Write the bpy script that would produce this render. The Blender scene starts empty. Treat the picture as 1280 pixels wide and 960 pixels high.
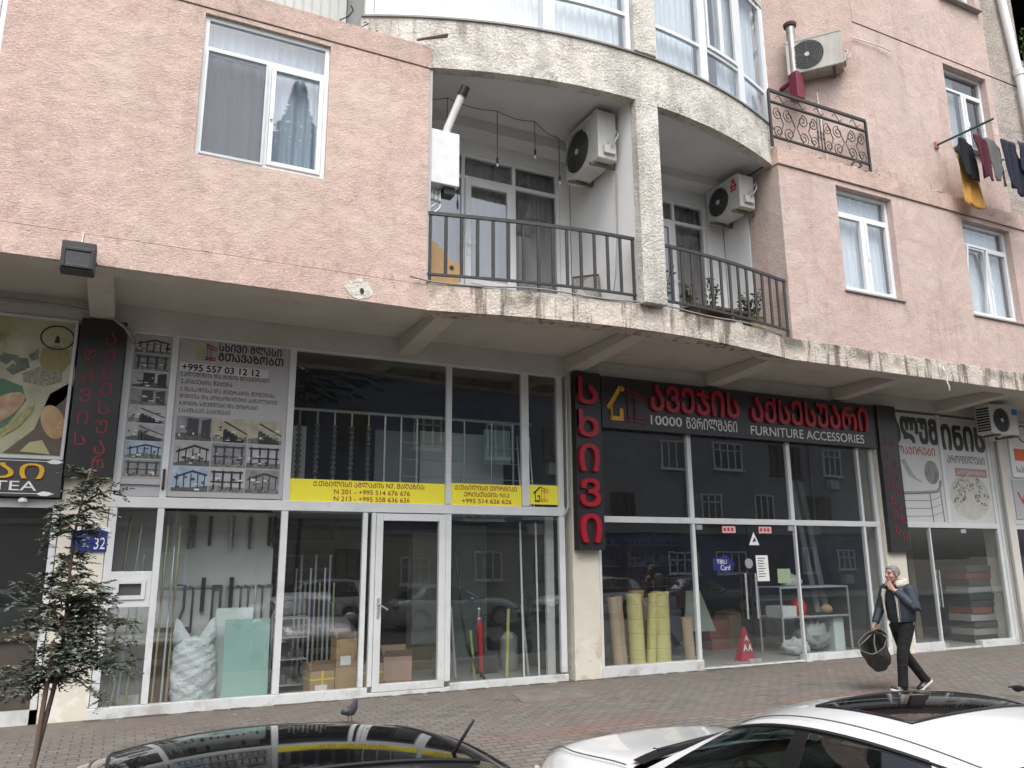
import bpy, bmesh, math, random
from mathutils import Vector, Matrix

rad = math.radians
rnd = random.Random(11)
sc = bpy.context.scene
col = sc.collection

# ------------------------------------------------------------------ camera
# world: X along the shop fronts, Y into the building (shop glass at Y = 0), Z up (shop floor at 0)
CAM = Vector((0.0, -11.15, 1.8))
yaw, pitch, roll = rad(25.848), rad(12.596), rad(-0.4007)
fwd = Vector((math.sin(yaw) * math.cos(pitch), math.cos(yaw) * math.cos(pitch), math.sin(pitch)))
rgt = Vector((math.cos(yaw), -math.sin(yaw), 0))
up = rgt.cross(fwd)
r2 = math.cos(roll) * rgt + math.sin(roll) * up
u2 = -math.sin(roll) * rgt + math.cos(roll) * up
cd = bpy.data.cameras.new('camera')
cam = bpy.data.objects.new('camera', cd)
col.objects.link(cam)
cam.matrix_world = Matrix(((r2.x, u2.x, -fwd.x, CAM.x), (r2.y, u2.y, -fwd.y, CAM.y), (r2.z, u2.z, -fwd.z, CAM.z), (0, 0, 0, 1)))
cd.sensor_width = 36
cd.lens = 36 * 987.28 / 1280
cd.clip_end = 3000
cd.clip_start = 0.05
sc.camera = cam

# ------------------------------------------------------------------ overcast daylight
SUN_EL, SUN_AZ = rad(58), rad(200)          # azimuth measured from +Y clockwise: behind the camera, a little to its left
w = bpy.data.worlds.new('World')
sc.world = w
w.use_nodes = True
wt = w.node_tree
bg = wt.nodes['Background']
sky = wt.nodes.new('ShaderNodeTexSky')
sky.sky_type = 'NISHITA'
sky.sun_disc = False
sky.sun_elevation = SUN_EL
sky.sun_rotation = SUN_AZ
sky.air_density = 1.0
sky.dust_density = 4.0
hs = wt.nodes.new('ShaderNodeHueSaturation')
hs.inputs['Saturation'].default_value = 0.38
wt.links.new(sky.outputs[0], hs.inputs['Color'])
wt.links.new(hs.outputs[0], bg.inputs['Color'])
bg.inputs['Strength'].default_value = 0.15
sl = bpy.data.lights.new('sun', 'SUN')
sl.energy = 0.6
sl.angle = rad(40)
sl.color = (1.0, 0.97, 0.92)
so = bpy.data.objects.new('sun', sl)
col.objects.link(so)
sd = Vector((math.sin(SUN_AZ) * math.cos(SUN_EL), math.cos(SUN_AZ) * math.cos(SUN_EL), math.sin(SUN_EL)))
so.rotation_euler = sd.to_track_quat('Z', 'Y').to_euler()
so.location = sd * 40
sc.view_settings.view_transform = 'Standard'
sc.view_settings.look = 'None'
sc.view_settings.gamma = 1
sc.view_settings.use_curve_mapping = False
sc.view_settings.exposure = 1.03
sc.cycles.use_denoising = True
sc.cycles.max_bounces = 10
sc.cycles.transparent_max_bounces = 24
sc.cycles.caustics_reflective = False
sc.cycles.caustics_refractive = False
sc.cycles.sample_clamp_indirect = 4

# ------------------------------------------------------------------ materials
MATS = {}


def new_mat(name):
    m = bpy.data.materials.new(name)
    m.use_nodes = True
    nt = m.node_tree
    return m, nt, nt.nodes['Principled BSDF']


def coords(nt, scale=(1, 1, 1), kind='Object'):
    tc = nt.nodes.new('ShaderNodeTexCoord')
    mp = nt.nodes.new('ShaderNodeMapping')
    mp.inputs['Scale'].default_value = scale
    nt.links.new(tc.outputs[kind], mp.inputs['Vector'])
    return mp.outputs[0]


def noise(nt, scale, stretch=(1, 1, 1), detail=4, rough=.55):
    n = nt.nodes.new('ShaderNodeTexNoise')
    n.inputs['Scale'].default_value = scale
    n.inputs['Detail'].default_value = detail
    n.inputs['Roughness'].default_value = rough
    nt.links.new(coords(nt, stretch), n.inputs['Vector'])
    return n.outputs['Fac']


def ramp(nt, fac, lo, hi, a=0., b=1.):
    r = nt.nodes.new('ShaderNodeMapRange')
    r.inputs['From Min'].default_value = lo
    r.inputs['From Max'].default_value = hi
    r.inputs['To Min'].default_value = a
    r.inputs['To Max'].default_value = b
    nt.links.new(fac, r.inputs['Value'])
    return r.outputs[0]


def mix(nt, fac, a, b):
    m = nt.nodes.new('ShaderNodeMix')
    m.data_type = 'RGBA'
    if isinstance(fac, (int, float)):
        m.inputs[0].default_value = fac
    else:
        nt.links.new(fac, m.inputs[0])
    for i, v in ((6, a), (7, b)):
        if isinstance(v, tuple):
            m.inputs[i].default_value = (*v, 1) if len(v) == 3 else v
        else:
            nt.links.new(v, m.inputs[i])
    return m.outputs[2]


def math_node(nt, op, a, b):
    m = nt.nodes.new('ShaderNodeMath')
    m.operation = op
    for i, v in ((0, a), (1, b)):
        if isinstance(v, (int, float)):
            m.inputs[i].default_value = v
        else:
            nt.links.new(v, m.inputs[i])
    return m.outputs[0]


def height_band(nt, z0, z1, soft):
    """1 inside the height range z0..z1 (metres, object space), fading over soft."""
    tc = nt.nodes.new('ShaderNodeTexCoord')
    sx = nt.nodes.new('ShaderNodeSeparateXYZ')
    nt.links.new(tc.outputs['Object'], sx.inputs[0])
    a = ramp(nt, sx.outputs['Z'], z0 - soft, z0 + soft)
    b = ramp(nt, sx.outputs['Z'], z1 + soft, z1 - soft)
    return math_node(nt, 'MULTIPLY', a, b)


def mat(name, c, rough=.6, metal=0., spec=.5, c2=None, vs=6., vst=(1, 1, 1), layers=(), bump=0., bs=40., bst=(1, 1, 1), bd=.01, coat=0., detail=4):
    """plain procedural surface: base colour mixed with c2 by a noise, then layers of (scale, stretch, lo, hi, colour, amount[, band])"""
    if name in MATS:
        return MATS[name]
    m, nt, b = new_mat(name)
    if c2 is None:
        c2 = tuple(x * .88 for x in c)
    cur = mix(nt, ramp(nt, noise(nt, vs, vst, detail), .3, .7), c, c2)
    for L in layers:
        f = ramp(nt, noise(nt, L[0], L[1], 5, .6), L[2], L[3], 0, L[5])
        if len(L) > 6:
            f = math_node(nt, 'MULTIPLY', f, height_band(nt, *L[6]))
        cur = mix(nt, f, cur, L[4])
    nt.links.new(cur, b.inputs['Base Color'])
    b.inputs['Roughness'].default_value = rough
    b.inputs['Metallic'].default_value = metal
    b.inputs['Specular IOR Level'].default_value = spec
    if coat:
        b.inputs['Coat Weight'].default_value = coat
        b.inputs['Coat Roughness'].default_value = .03
    if bump:
        bn = nt.nodes.new('ShaderNodeBump')
        bn.inputs['Strength'].default_value = bump
        bn.inputs['Distance'].default_value = bd
        h = math_node(nt, 'MULTIPLY', noise(nt, bs, bst, 5, .65), ramp(nt, noise(nt, bs * .09, (1, 1, 1), 4), .35, .65, .25, 1.1))
        nt.links.new(h, bn.inputs['Height'])
        nt.links.new(bn.outputs[0], b.inputs['Normal'])
    MATS[name] = m
    return m


def glass(name, tint, f0=.06, dirt=.0):
    """one sheet of window glass: clear with a Fresnel (Schlick) mirror on its outer face and a trace of dust"""
    if name in MATS:
        return MATS[name]
    m, nt, b = new_mat(name)
    nt.nodes.remove(b)
    out = nt.nodes['Material Output']
    tr = nt.nodes.new('ShaderNodeBsdfTransparent')
    tr.inputs[0].default_value = (*tint, 1)
    gl = nt.nodes.new('ShaderNodeBsdfGlossy')
    gl.inputs['Roughness'].default_value = 0.0
    gl.inputs[0].default_value = (.95, .97, 1, 1)
    lw = nt.nodes.new('ShaderNodeLayerWeight')
    p5 = math_node(nt, 'POWER', lw.outputs['Facing'], 5.0)
    f = math_node(nt, 'ADD', math_node(nt, 'MULTIPLY', p5, 1 - f0), f0)
    ge = nt.nodes.new('ShaderNodeNewGeometry')
    f = math_node(nt, 'MULTIPLY', f, math_node(nt, 'SUBTRACT', 1.0, ge.outputs['Backfacing']))
    ms = nt.nodes.new('ShaderNodeMixShader')
    nt.links.new(f, ms.inputs[0])
    nt.links.new(tr.outputs[0], ms.inputs[1])
    nt.links.new(gl.outputs[0], ms.inputs[2])
    last = ms
    if dirt:
        df = nt.nodes.new('ShaderNodeBsdfDiffuse')
        df.inputs[0].default_value = (.55, .56, .54, 1)
        m2 = nt.nodes.new('ShaderNodeMixShader')
        nt.links.new(ramp(nt, noise(nt, 1.6, (1, 1, .6), 6, .65), .3, .8, dirt * .25, dirt), m2.inputs[0])
        nt.links.new(ms.outputs[0], m2.inputs[1])
        nt.links.new(df.outputs[0], m2.inputs[2])
        last = m2
    bn = nt.nodes.new('ShaderNodeBump')      # slightly uneven panes
    bn.inputs['Strength'].default_value = .04
    bn.inputs['Distance'].default_value = .02
    nt.links.new(noise(nt, .9, (1, 1, 1), 2), bn.inputs['Height'])
    nt.links.new(bn.outputs[0], gl.inputs['Normal'])
    nt.links.new(last.outputs[0], out.inputs[0])
    MATS[name] = m
    return m


PINK = mat('pink_stucco', (.655, .488, .43), .92, spec=.2, c2=(.58, .41, .355), vs=1.3, bump=.75, bs=52, bst=(.55, .55, 1.3), bd=.03, detail=9,
           layers=((34, (.5, .5, 1.5), .53, .66, (.42, .29, .24), .5), (58, (.6, .6, 1.5), .54, .66, (.88, .73, .65), .75), (110, (1, 1, 1), .6, .7, (.33, .22, .18), .5),
                   (.8, (1, 1, 1), .46, .66, (.64, .545, .44), .6), (4, (1, 1, .6), .56, .72, (.44, .33, .28), .4), (3.4, (1, 1, .14), .55, .78, (.4, .32, .26), .35), (7, (1, 1, .8), .69, .77, (.17, .13, .1), .7), (11, (1, 1, .3), .48, .68, (.3, .24, .2), .5, (8.27, 8.5, .12)),
                   (13, (1, 1, .5), .5, .68, (.3, .23, .19), .5, (5.22, 5.42, .07)), (6, (1, 1, .22), .52, .72, (.42, .34, .27), .5, (5.9, 6.5, .25)), (13, (1, 1, .6), .52, .66, (.33, .25, .2), .5, (4.94, 5.06, .05))))
PINKDARK = mat('pink_stucco_band', (.64, .47, .41), .92, spec=.2, c2=(.53, .4, .34), vs=1.6, bump=.8, bs=52, bst=(.6, .6, 1.4), bd=.03, detail=9,
               layers=((46, (.6, .6, 1.4), .52, .66, (.36, .26, .21), .55), (58, (.6, .6, 1.5), .55, .66, (.82, .68, .6), .6), (2.2, (1, 1, .3), .52, .74, (.33, .26, .21), .6), (12, (1, 1, .6), .62, .72, (.1, .08, .06), .7)))
CREAM = mat('cream_roughcast', (.74, .705, .64), .95, spec=.2, c2=(.63, .59, .52), vs=3, bump=1.0, bs=26, bd=.06, detail=8,
            layers=((30, (1, 1, 1), .5, .6, (.86, .83, .77), .8), (27, (1, 1, 1), .57, .68, (.36, .32, .26), .6), (2.2, (1, 1, .2), .5, .7, (.33, .31, .28), .6), (5, (1, 1, .12), .55, .68, (.2, .18, .16), .55, (8.95, 9.3, .1)), (6, (1, 1, .5), .56, .68, (.16, .14, .12), .6, (8.45, 8.62, .05)),
                    (1.3, (1, 1, 1), .55, .75, (.66, .53, .46), .5)))
MOULD = mat('mouldy_concrete', (.66, .6, .52), .95, spec=.2, c2=(.55, .48, .41), vs=2, bump=1.0, bs=26, bd=.05, detail=8,
            layers=((28, (1, 1, 1), .5, .62, (.8, .75, .67), .7), (1.1, (1, 1, 1), .5, .66, (.66, .5, .43), .6), (1.5, (1, 1, .8), .47, .6, (.1, .09, .07), .8, (5.13, 5.4, .09)),
                    (7, (1, 1, .12), .53, .62, (.13, .1, .08), .75), (9, (1, 1, 1), .6, .7, (.06, .05, .045), .75, (5.25, 5.4, .05)), (30, (1, 1, 1), .6, .72, (.25, .22, .18), .3)))
GREYSTUC = mat('grey_roughcast', (.47, .42, .37), .95, spec=.2, c2=(.38, .33, .29), vs=2, bump=1, bs=20, bd=.06, layers=((22, (1, 1, 1), .53, .64, (.66, .6, .53), .7), (20, (1, 1, 1), .55, .66, (.22, .2, .17), .6)))
SOFFIT = mat('soffit_plaster', (.64, .6, .54), .9, c2=(.55, .515, .465), vs=1.2, layers=((2.2, (1, 1, 1), .6, .75, (.36, .33, .29), .5), (14, (1, 1, 1), .66, .76, (.22, .2, .18), .5)), bump=.25, bs=30)
BALWALL = mat('balcony_paint', (.82, .82, .81), .8, c2=(.74, .74, .73), vs=1.3, layers=((2, (1, 1, .3), .6, .8, (.45, .43, .4), .4),))
BALCEIL = mat('balcony_ceiling', (.72, .72, .71), .85, c2=(.64, .64, .63), vs=1.5)
PLASTER = mat('pillar_plaster', (.72, .68, .58), .85, c2=(.64, .6, .5), vs=1.6, bump=.35, bs=18, bd=.02,
              layers=((2.4, (1, 1, 1), .5, .56, (.5, .41, .29), .75, (-.2, .55, .25)), (5, (1, 1, 1), .54, .58, (.78, .76, .7), .9, (-.2, .55, .2)), (1.8, (1, 1, .3), .6, .8, (.5, .45, .37), .4)))
PVC = mat('white_pvc', (.8, .82, .83), .35, c2=(.72, .74, .75), vs=3, layers=((5, (1, 1, .3), .62, .8, (.5, .5, .47), .3),))
ALU = mat('white_aluminium', (.69, .71, .71), .4, c2=(.6, .62, .62), vs=2.5, layers=((6, (1, 1, .4), .6, .78, (.42, .42, .38), .4), (3, (1, 1, 1), .5, .66, (.34, .31, .25), .6, (-.1, .16, .08)), (14, (1, 1, .5), .6, .72, (.4, .37, .31), .5, (-.1, .9, .3))))
ALUG = mat('grey_aluminium', (.55, .58, .6), .35, metal=.2, c2=(.48, .51, .53))
STEEL = mat('brushed_steel', (.62, .62, .62), .3, metal=.6, c2=(.54, .54, .54), vs=20)
BRASS = mat('dull_brass', (.5, .43, .28), .4, metal=.8)
BLACKIRON = mat('black_painted_iron', (.028, .028, .03), .5, c2=(.045, .042, .04), vs=9, layers=((16, (1, 1, 1), .66, .76, (.16, .09, .05), .5),))
GUNIRON = mat('grey_painted_iron', (.03, .03, .032), .5, c2=(.05, .046, .044), vs=9)
BLACK = mat('black_plastic', (.02, .02, .022), .45)
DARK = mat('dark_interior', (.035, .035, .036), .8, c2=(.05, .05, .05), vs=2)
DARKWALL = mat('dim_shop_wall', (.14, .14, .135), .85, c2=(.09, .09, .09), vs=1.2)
WHITEWALL = mat('shop_wall', (.62, .63, .63), .85, c2=(.55, .56, .56), vs=1.5)
TILE = mat('shop_floor_tile', (.4, .4, .39), .35, c2=(.32, .32, .31), vs=1.4)
PINKGREY = mat('faded_pink_stucco', (.62, .48, .43), .92, spec=.2, c2=(.53, .395, .35), vs=1.3, bump=.8, bs=46, bst=(.7, .7, 1.1), bd=.03, detail=9,
               layers=((40, (.7, .7, 1.2), .52, .66, (.38, .28, .24), .55), (54, (.8, .8, 1.2), .54, .66, (.84, .73, .67), .75), (.9, (1, 1, .7), .5, .7, (.56, .48, .42), .6), (4, (1, 1, .13), .54, .74, (.36, .29, .25), .45), (6, (1, 1, .22), .5, .7, (.38, .31, .26), .5, (5.8, 6.4, .25)), (11, (1, 1, .4), .5, .66, (.26, .21, .18), .55, (8.75, 9.1, .15))))
SHOPGLASS = glass('shop_glass', (.95, .97, .965), .135, .018)
HOMEGLASS = glass('window_glass', (.93, .96, .97), .19, .02)
CURTAIN = mat('net_curtain', (.84, .86, .88), .9, c2=(.7, .71, .73), vs=3, vst=(4, 4, .3))
GREYCURT = mat('grey_curtain', (.5, .5, .52), .9, c2=(.42, .42, .44), vs=3, vst=(4, 4, .3))
BLUECURT = mat('blue_grey_curtain', (.5, .55, .62), .9, c2=(.38, .43, .5), vs=3, vst=(5, 5, .3))
BROWNCURT = mat('taupe_curtain', (.34, .31, .3), .9, c2=(.26, .24, .23), vs=3, vst=(5, 5, .3))
SIGNBLACK = mat('black_sign_panel', (.022, .021, .022), .35, c2=(.03, .028, .03), vs=4)
RED = mat('red_acrylic', (.42, .01, .028), .35, c2=(.35, .008, .022), vs=4)
DARKRED = mat('faded_red_vinyl', (.3, .02, .035), .5, c2=(.16, .02, .03), vs=1.3)
WHITE = mat('white_paint', (.8, .8, .79), .5, c2=(.73, .73, .72))
YELLOW = mat('yellow_vinyl', (.92, .84, .06), .45, c2=(.88, .78, .05), vs=2)
ORANGE = mat('orange_print', (.75, .33, .02), .5)
INK = mat('black_ink', (.025, .025, .027), .5)
INKGREY = mat('grey_ink', (.085, .08, .08), .5)
INKRED = mat('red_ink', (.5, .03, .03), .5)
INKMAROON = mat('maroon_ink', (.33, .03, .03), .5)
POSTER = mat('pale_poster', (.46, .46, .47), .5, c2=(.42, .42, .43), vs=1.5)
POSTERW = mat('white_poster', (.62, .63, .61), .5, c2=(.55, .56, .54), vs=1.2)
CARD = mat('cardboard', (.42, .28, .16), .8, c2=(.36, .235, .13), vs=3)
CARDIN = mat('cardboard_inner', (.3, .2, .12), .8)
ASPHALT = mat('asphalt', (.055, .055, .056), .85, c2=(.07, .069, .068), vs=4, layers=((60, (1, 1, 1), .55, .7, (.11, .11, .11), .5), (.6, (1, 1, 1), .55, .7, (.04, .04, .04), .5)), bump=.4, bs=90, bd=.01)
KERB = mat('kerb_concrete', (.36, .35, .33), .85, c2=(.28, .27, .25), vs=4, bump=.3, bs=30)


def paver_material():
    m, nt, b = new_mat('brick_pavers')
    br = nt.nodes.new('ShaderNodeTexBrick')
    br.inputs['Scale'].default_value = 1.0
    br.inputs['Brick Width'].default_value = .2
    br.inputs['Row Height'].default_value = .1
    br.inputs['Mortar Size'].default_value = .009
    br.inputs['Mortar Smooth'].default_value = .2
    br.inputs['Color1'].default_value = (.205, .185, .163, 1)
    br.inputs['Color2'].default_value = (.145, .131, .117, 1)
    br.inputs['Mortar'].default_value = (.045, .04, .035, 1)
    nt.links.new(coords(nt), br.inputs['Vector'])
    red = mix(nt, ramp(nt, noise(nt, .55, (.45, 1.6, 1), 3), .54, .64, 0, .5), br.outputs['Color'], (.23, .11, .09))
    # re-darken the joints of the red rows
    red = mix(nt, ramp(nt, br.outputs['Fac'], 0, 1, 0, .7), red, (.09, .075, .065))
    dirt = mix(nt, ramp(nt, noise(nt, 1.3, (1, 1, 1), 8, .65), .45, .75, 0, .75), red, (.165, .152, .136))
    # a worn, cement-smeared strip along the shop fronts
    tc = nt.nodes.new('ShaderNodeTexCoord')
    sx = nt.nodes.new('ShaderNodeSeparateXYZ')
    nt.links.new(tc.outputs['Object'], sx.inputs[0])
    wob = math_node(nt, 'ADD', sx.outputs['Y'], ramp(nt, noise(nt, 1.1, (1, 1, 1), 6), 0, 1, -1.1, 1.1))
    strip = ramp(nt, wob, -1.2, -.5, 0, .72)
    c = mix(nt, strip, dirt, mix(nt, ramp(nt, noise(nt, 3.2, (1, 1, 1), 8, .65), .35, .65), (.19, .165, .14), (.12, .11, .096)))
    c = mix(nt, ramp(nt, noise(nt, 26, (1, 1, 1), 4), .66, .74, 0, .6), c, (.42, .4, .37))
    c = mix(nt, ramp(nt, noise(nt, 2.3, (1, 1, 1), 6), .58, .7, 0, .7), c, (.085, .077, .068))
    nt.links.new(c, b.inputs['Base Color'])
    b.inputs['Roughness'].default_value = .82
    bn = nt.nodes.new('ShaderNodeBump')
    bn.inputs['Strength'].default_value = .6
    bn.inputs['Distance'].default_value = .012
    h = math_node(nt, 'SUBTRACT', noise(nt, 30, (1, 1, 1), 4), br.outputs['Fac'])
    nt.links.new(h, bn.inputs['Height'])
    nt.links.new(bn.outputs[0], b.inputs['Normal'])
    return m


PAVER = paver_material()


# ------------------------------------------------------------------ mesh helpers
class MB:
    def __init__(self):
        self.bm = bmesh.new()
        self.mi = 0

    def _tag(self, faces):
        for f in faces:
            f.material_index = self.mi

    def box(self, x0, x1, y0, y1, z0, z1, M=None):
        vs = [self.bm.verts.new(Vector((x, y, z)) if M is None else M @ Vector((x, y, z))) for x in (x0, x1) for y in (y0, y1) for z in (z0, z1)]
        idx = ((0, 1, 3, 2), (4, 6, 7, 5), (0, 4, 5, 1), (2, 3, 7, 6), (0, 2, 6, 4), (1, 5, 7, 3))
        self._tag([self.bm.faces.new([vs[i] for i in f]) for f in idx])
        return self

    def hull(self, lo, hi):
        """prism between two equal-length loops"""
        a = [self.bm.verts.new(p) for p in lo]
        b = [self.bm.verts.new(p) for p in hi]
        n = len(a)
        fs = [self.bm.faces.new((a[i], a[(i + 1) % n], b[(i + 1) % n], b[i])) for i in range(n)]
        fs.append(self.bm.faces.new(a[::-1]))
        fs.append(self.bm.faces.new(b))
        self._tag(fs)
        return self

    def slab_xz(self, pts, y0, y1):
        """outline given as (x, z) pulled from y0 to y1"""
        return self.hull([Vector((x, y0, z)) for x, z in pts], [Vector((x, y1, z)) for x, z in pts])

    def face(self, pts):
        self._tag([self.bm.faces.new([self.bm.verts.new(Vector(p)) for p in pts])])
        return self

    def tube(self, pts, r, n=8, closed=False):
        pts = [Vector(p) for p in pts]
        rs = r if isinstance(r, (list, tuple)) else [r] * len(pts)
        rings = []
        prev = None
        for i, p in enumerate(pts):
            if closed:
                t = pts[(i + 1) % len(pts)] - pts[i - 1]
            else:
                t = (pts[min(i + 1, len(pts) - 1)] - pts[max(i - 1, 0)])
            t.normalize()
            if prev is None:
                a = Vector((0, 0, 1)) if abs(t.z) < .9 else Vector((1, 0, 0))
                u = t.cross(a).normalized()
            else:
                u = (prev - t * prev.dot(t)).normalized()
            prev = u
            v = t.cross(u)
            rings.append([self.bm.verts.new(p + (u * math.cos(2 * math.pi * k / n) + v * math.sin(2 * math.pi * k / n)) * rs[i]) for k in range(n)])
        fs = []
        m = len(rings)
        for i in range(m if closed else m - 1):
            A, B = rings[i], rings[(i + 1) % m]
            for k in range(n):
                fs.append(self.bm.faces.new((A[k], A[(k + 1) % n], B[(k + 1) % n], B[k])))
        if not closed:
            fs.append(self.bm.faces.new(rings[0][::-1]))
            fs.append(self.bm.faces.new(rings[-1]))
        self._tag(fs)
        return self

    def bar(self, a, b, wx, wz):
        """square bar between two points"""
        a, b = Vector(a), Vector(b)
        t = (b - a).normalized()
        s = t.cross(Vector((0, 0, 1)) if abs(t.z) < .95 else Vector((0, 1, 0))).normalized()
        q = s.cross(t)
        off = ((-1, -1), (1, -1), (1, 1), (-1, 1))
        return self.hull([a + s * i * wx / 2 + q * j * wz / 2 for i, j in off], [b + s * i * wx / 2 + q * j * wz / 2 for i, j in off])

    def lathe(self, prof, n=24, M=None, caps=True):
        M = M or Matrix()
        rings = [[self.bm.verts.new(M @ Vector((r * math.cos(2 * math.pi * k / n), r * math.sin(2 * math.pi * k / n), z))) for k in range(n)] for r, z in prof]
        fs = []
        for A, B in zip(rings, rings[1:]):
            for k in range(n):
                fs.append(self.bm.faces.new((A[k], A[(k + 1) % n], B[(k + 1) % n], B[k])))
        if caps:
            fs.append(self.bm.faces.new(rings[0][::-1]))
            fs.append(self.bm.faces.new(rings[-1]))
        self._tag(fs)
        return self

    def grid(self, f, us, vs):
        V = [[self.bm.verts.new(Vector(f(u, v))) for v in vs] for u in us]
        fs = []
        for i in range(len(us) - 1):
            for j in range(len(vs) - 1):
                fs.append(self.bm.faces.new((V[i][j], V[i + 1][j], V[i + 1][j + 1], V[i][j + 1])))
        self._tag(fs)
        return self

    def ball(self, c, r, n=12, M=None):
        r = r if isinstance(r, (tuple, list)) else (r, r, r)
        T = Matrix.Translation(c) @ (M or Matrix()) @ Matrix.Diagonal((*r, 1))
        m = max(4, n * 2 // 3)
        top, bot = self.bm.verts.new(T @ Vector((0, 0, 1))), self.bm.verts.new(T @ Vector((0, 0, -1)))
        R_ = [[self.bm.verts.new(T @ Vector((math.sin(math.pi * j / m) * math.cos(6.283185 * k / n), math.sin(math.pi * j / m) * math.sin(6.283185 * k / n), math.cos(math.pi * j / m)))) for k in range(n)] for j in range(1, m)]
        fs = [self.bm.faces.new((top, R_[0][k], R_[0][(k + 1) % n])) for k in range(n)]
        for A, B in zip(R_, R_[1:]):
            fs += [self.bm.faces.new((A[k], B[k], B[(k + 1) % n], A[(k + 1) % n])) for k in range(n)]
        fs += [self.bm.faces.new((bot, R_[-1][(k + 1) % n], R_[-1][k])) for k in range(n)]
        self._tag(fs)
        return self

    def disc_xz(self, cx, cz, rx, rz, y0, y1, n=28):
        return self.slab_xz([(cx + rx * math.cos(2 * math.pi * k / n), cz + rz * math.sin(2 * math.pi * k / n)) for k in range(n)], y0, y1)

    def ring_xz(self, cx, cz, rx, rz, wd, y0, y1, a0=0., a1=360., n=32):
        for k in range(n):
            t0, t1 = rad(a0 + (a1 - a0) * k / n), rad(a0 + (a1 - a0) * (k + 1) / n)
            self.slab_xz([(cx + (rx - wd) * math.cos(t0), cz + (rz - wd) * math.sin(t0)), (cx + rx * math.cos(t0), cz + rz * math.sin(t0)),
                          (cx + rx * math.cos(t1), cz + rz * math.sin(t1)), (cx + (rx - wd) * math.cos(t1), cz + (rz - wd) * math.sin(t1))], y0, y1)
        return self

    def build(self, name, m, parent=None, smooth=False, bevel=0., weld=False, subsurf=0):
        if weld:
            bmesh.ops.remove_doubles(self.bm, verts=self.bm.verts, dist=1e-4)
        bmesh.ops.recalc_face_normals(self.bm, faces=self.bm.faces)
        me = bpy.data.meshes.new(name)
        self.bm.to_mesh(me)
        self.bm.free()
        return link(name, me, m, parent, smooth, bevel, subsurf)


def link(name, me, m, parent=None, smooth=False, bevel=0., subsurf=0):
    for x in (m if isinstance(m, (list, tuple)) else [m]):
        me.materials.append(x)
    o = bpy.data.objects.new(name, me)
    col.objects.link(o)
    if smooth:
        me.polygons.foreach_set('use_smooth', [True] * len(me.polygons))
        if smooth != 'all':
            me.set_sharp_from_angle(angle=rad(38))
    if bevel:
        md = o.modifiers.new('bevel', 'BEVEL')
        md.width = bevel
        md.segments = 2
        md.limit_method = 'ANGLE'
        md.angle_limit = rad(50)
    if subsurf:
        md = o.modifiers.new('subsurf', 'SUBSURF')
        md.levels = md.render_levels = subsurf
    if parent is not None:
        o.parent = parent
        if parent.get('_w'):
            o.matrix_parent_inverse = parent.matrix_basis.inverted()
    return o


def tag(o, label, cat, group=None):
    o['label'] = label
    o['category'] = cat
    if group:
        o['group'] = group
    return o


def thing(name, label, cat, loc=(0, 0, 0), rotz=0., group=None, world=False):
    """an Empty at the base of a thing; world=True: its parts are meshed in world coordinates"""
    o = bpy.data.objects.new(name, None)
    o.empty_display_size = .2
    col.objects.link(o)
    o.location = loc
    o.rotation_euler = (0, 0, rotz)
    if world:
        o['_w'] = 1
        o.matrix_basis = Matrix.Translation(loc)
    return tag(o, label, cat, group)


def structure(o):
    o['kind'] = 'structure'
    return o


def copy_tree(o, parent=None):
    c = o.copy()
    col.objects.link(c)
    if parent is not None:
        mpi = o.matrix_parent_inverse.copy()
        c.parent = parent
        c.matrix_parent_inverse = mpi
    for ch in list(o.children):
        copy_tree(ch, c)
    return c


def relabel(o, label, group=None):
    o['label'] = label
    if group:
        o['group'] = group
    return o


def caps(s):
    """Georgian letters in their headline (capital) form, as on the signs"""
    return ''.join(chr(ord(c) - 0x10D0 + 0x1C90) if 0x10D0 <= ord(c) <= 0x10F0 else c for c in s)


def lettering(name, s, x0, x1, z0, z1, y, m, parent, ext=.002, bold=0., mtavruli=True, right=None):
    """flat or raised lettering facing -Y, fitted to the rectangle x0..x1, z0..z1; ext = thickness"""
    cu = bpy.data.curves.new('t', 'FONT')
    cu.body = caps(s) if mtavruli else s
    cu.extrude = .5
    cu.resolution_u = 4
    to = bpy.data.objects.new('t', cu)
    me = bpy.data.meshes.new_from_object(to)
    bpy.data.objects.remove(to)
    bpy.data.curves.remove(cu)
    xs = [v.co.x for v in me.vertices]
    ys = [v.co.y for v in me.vertices]
    ax, bx, ay, by = min(xs), max(xs), min(ys), max(ys)
    sx = (x1 - x0) / (bx - ax)
    sy = (z1 - z0) / (by - ay)
    for v in me.vertices:
        c = v.co
        v.co = (x0 + (c.x - ax) * sx, y - (c.z + .5) * ext, z0 + (c.y - ay) * sy)
    me.materials.clear()
    if bold:      # heavier strokes: the same letters again, shifted a little each way
        bm = bmesh.new()
        k = bold * (z1 - z0) * 1.1
        for i, (dx, dz) in enumerate(((k, k), (-k, k), (k, -k), (-k, -k))):
            n0 = len(bm.verts)
            bm.from_mesh(me)
            bm.verts.ensure_lookup_table()
            for v in bm.verts[n0:]:
                v.co += Vector((dx, -.00035 * i, dz))
        bm.to_mesh(me)
        bm.free()
    return link(name, me, m, parent)


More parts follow.
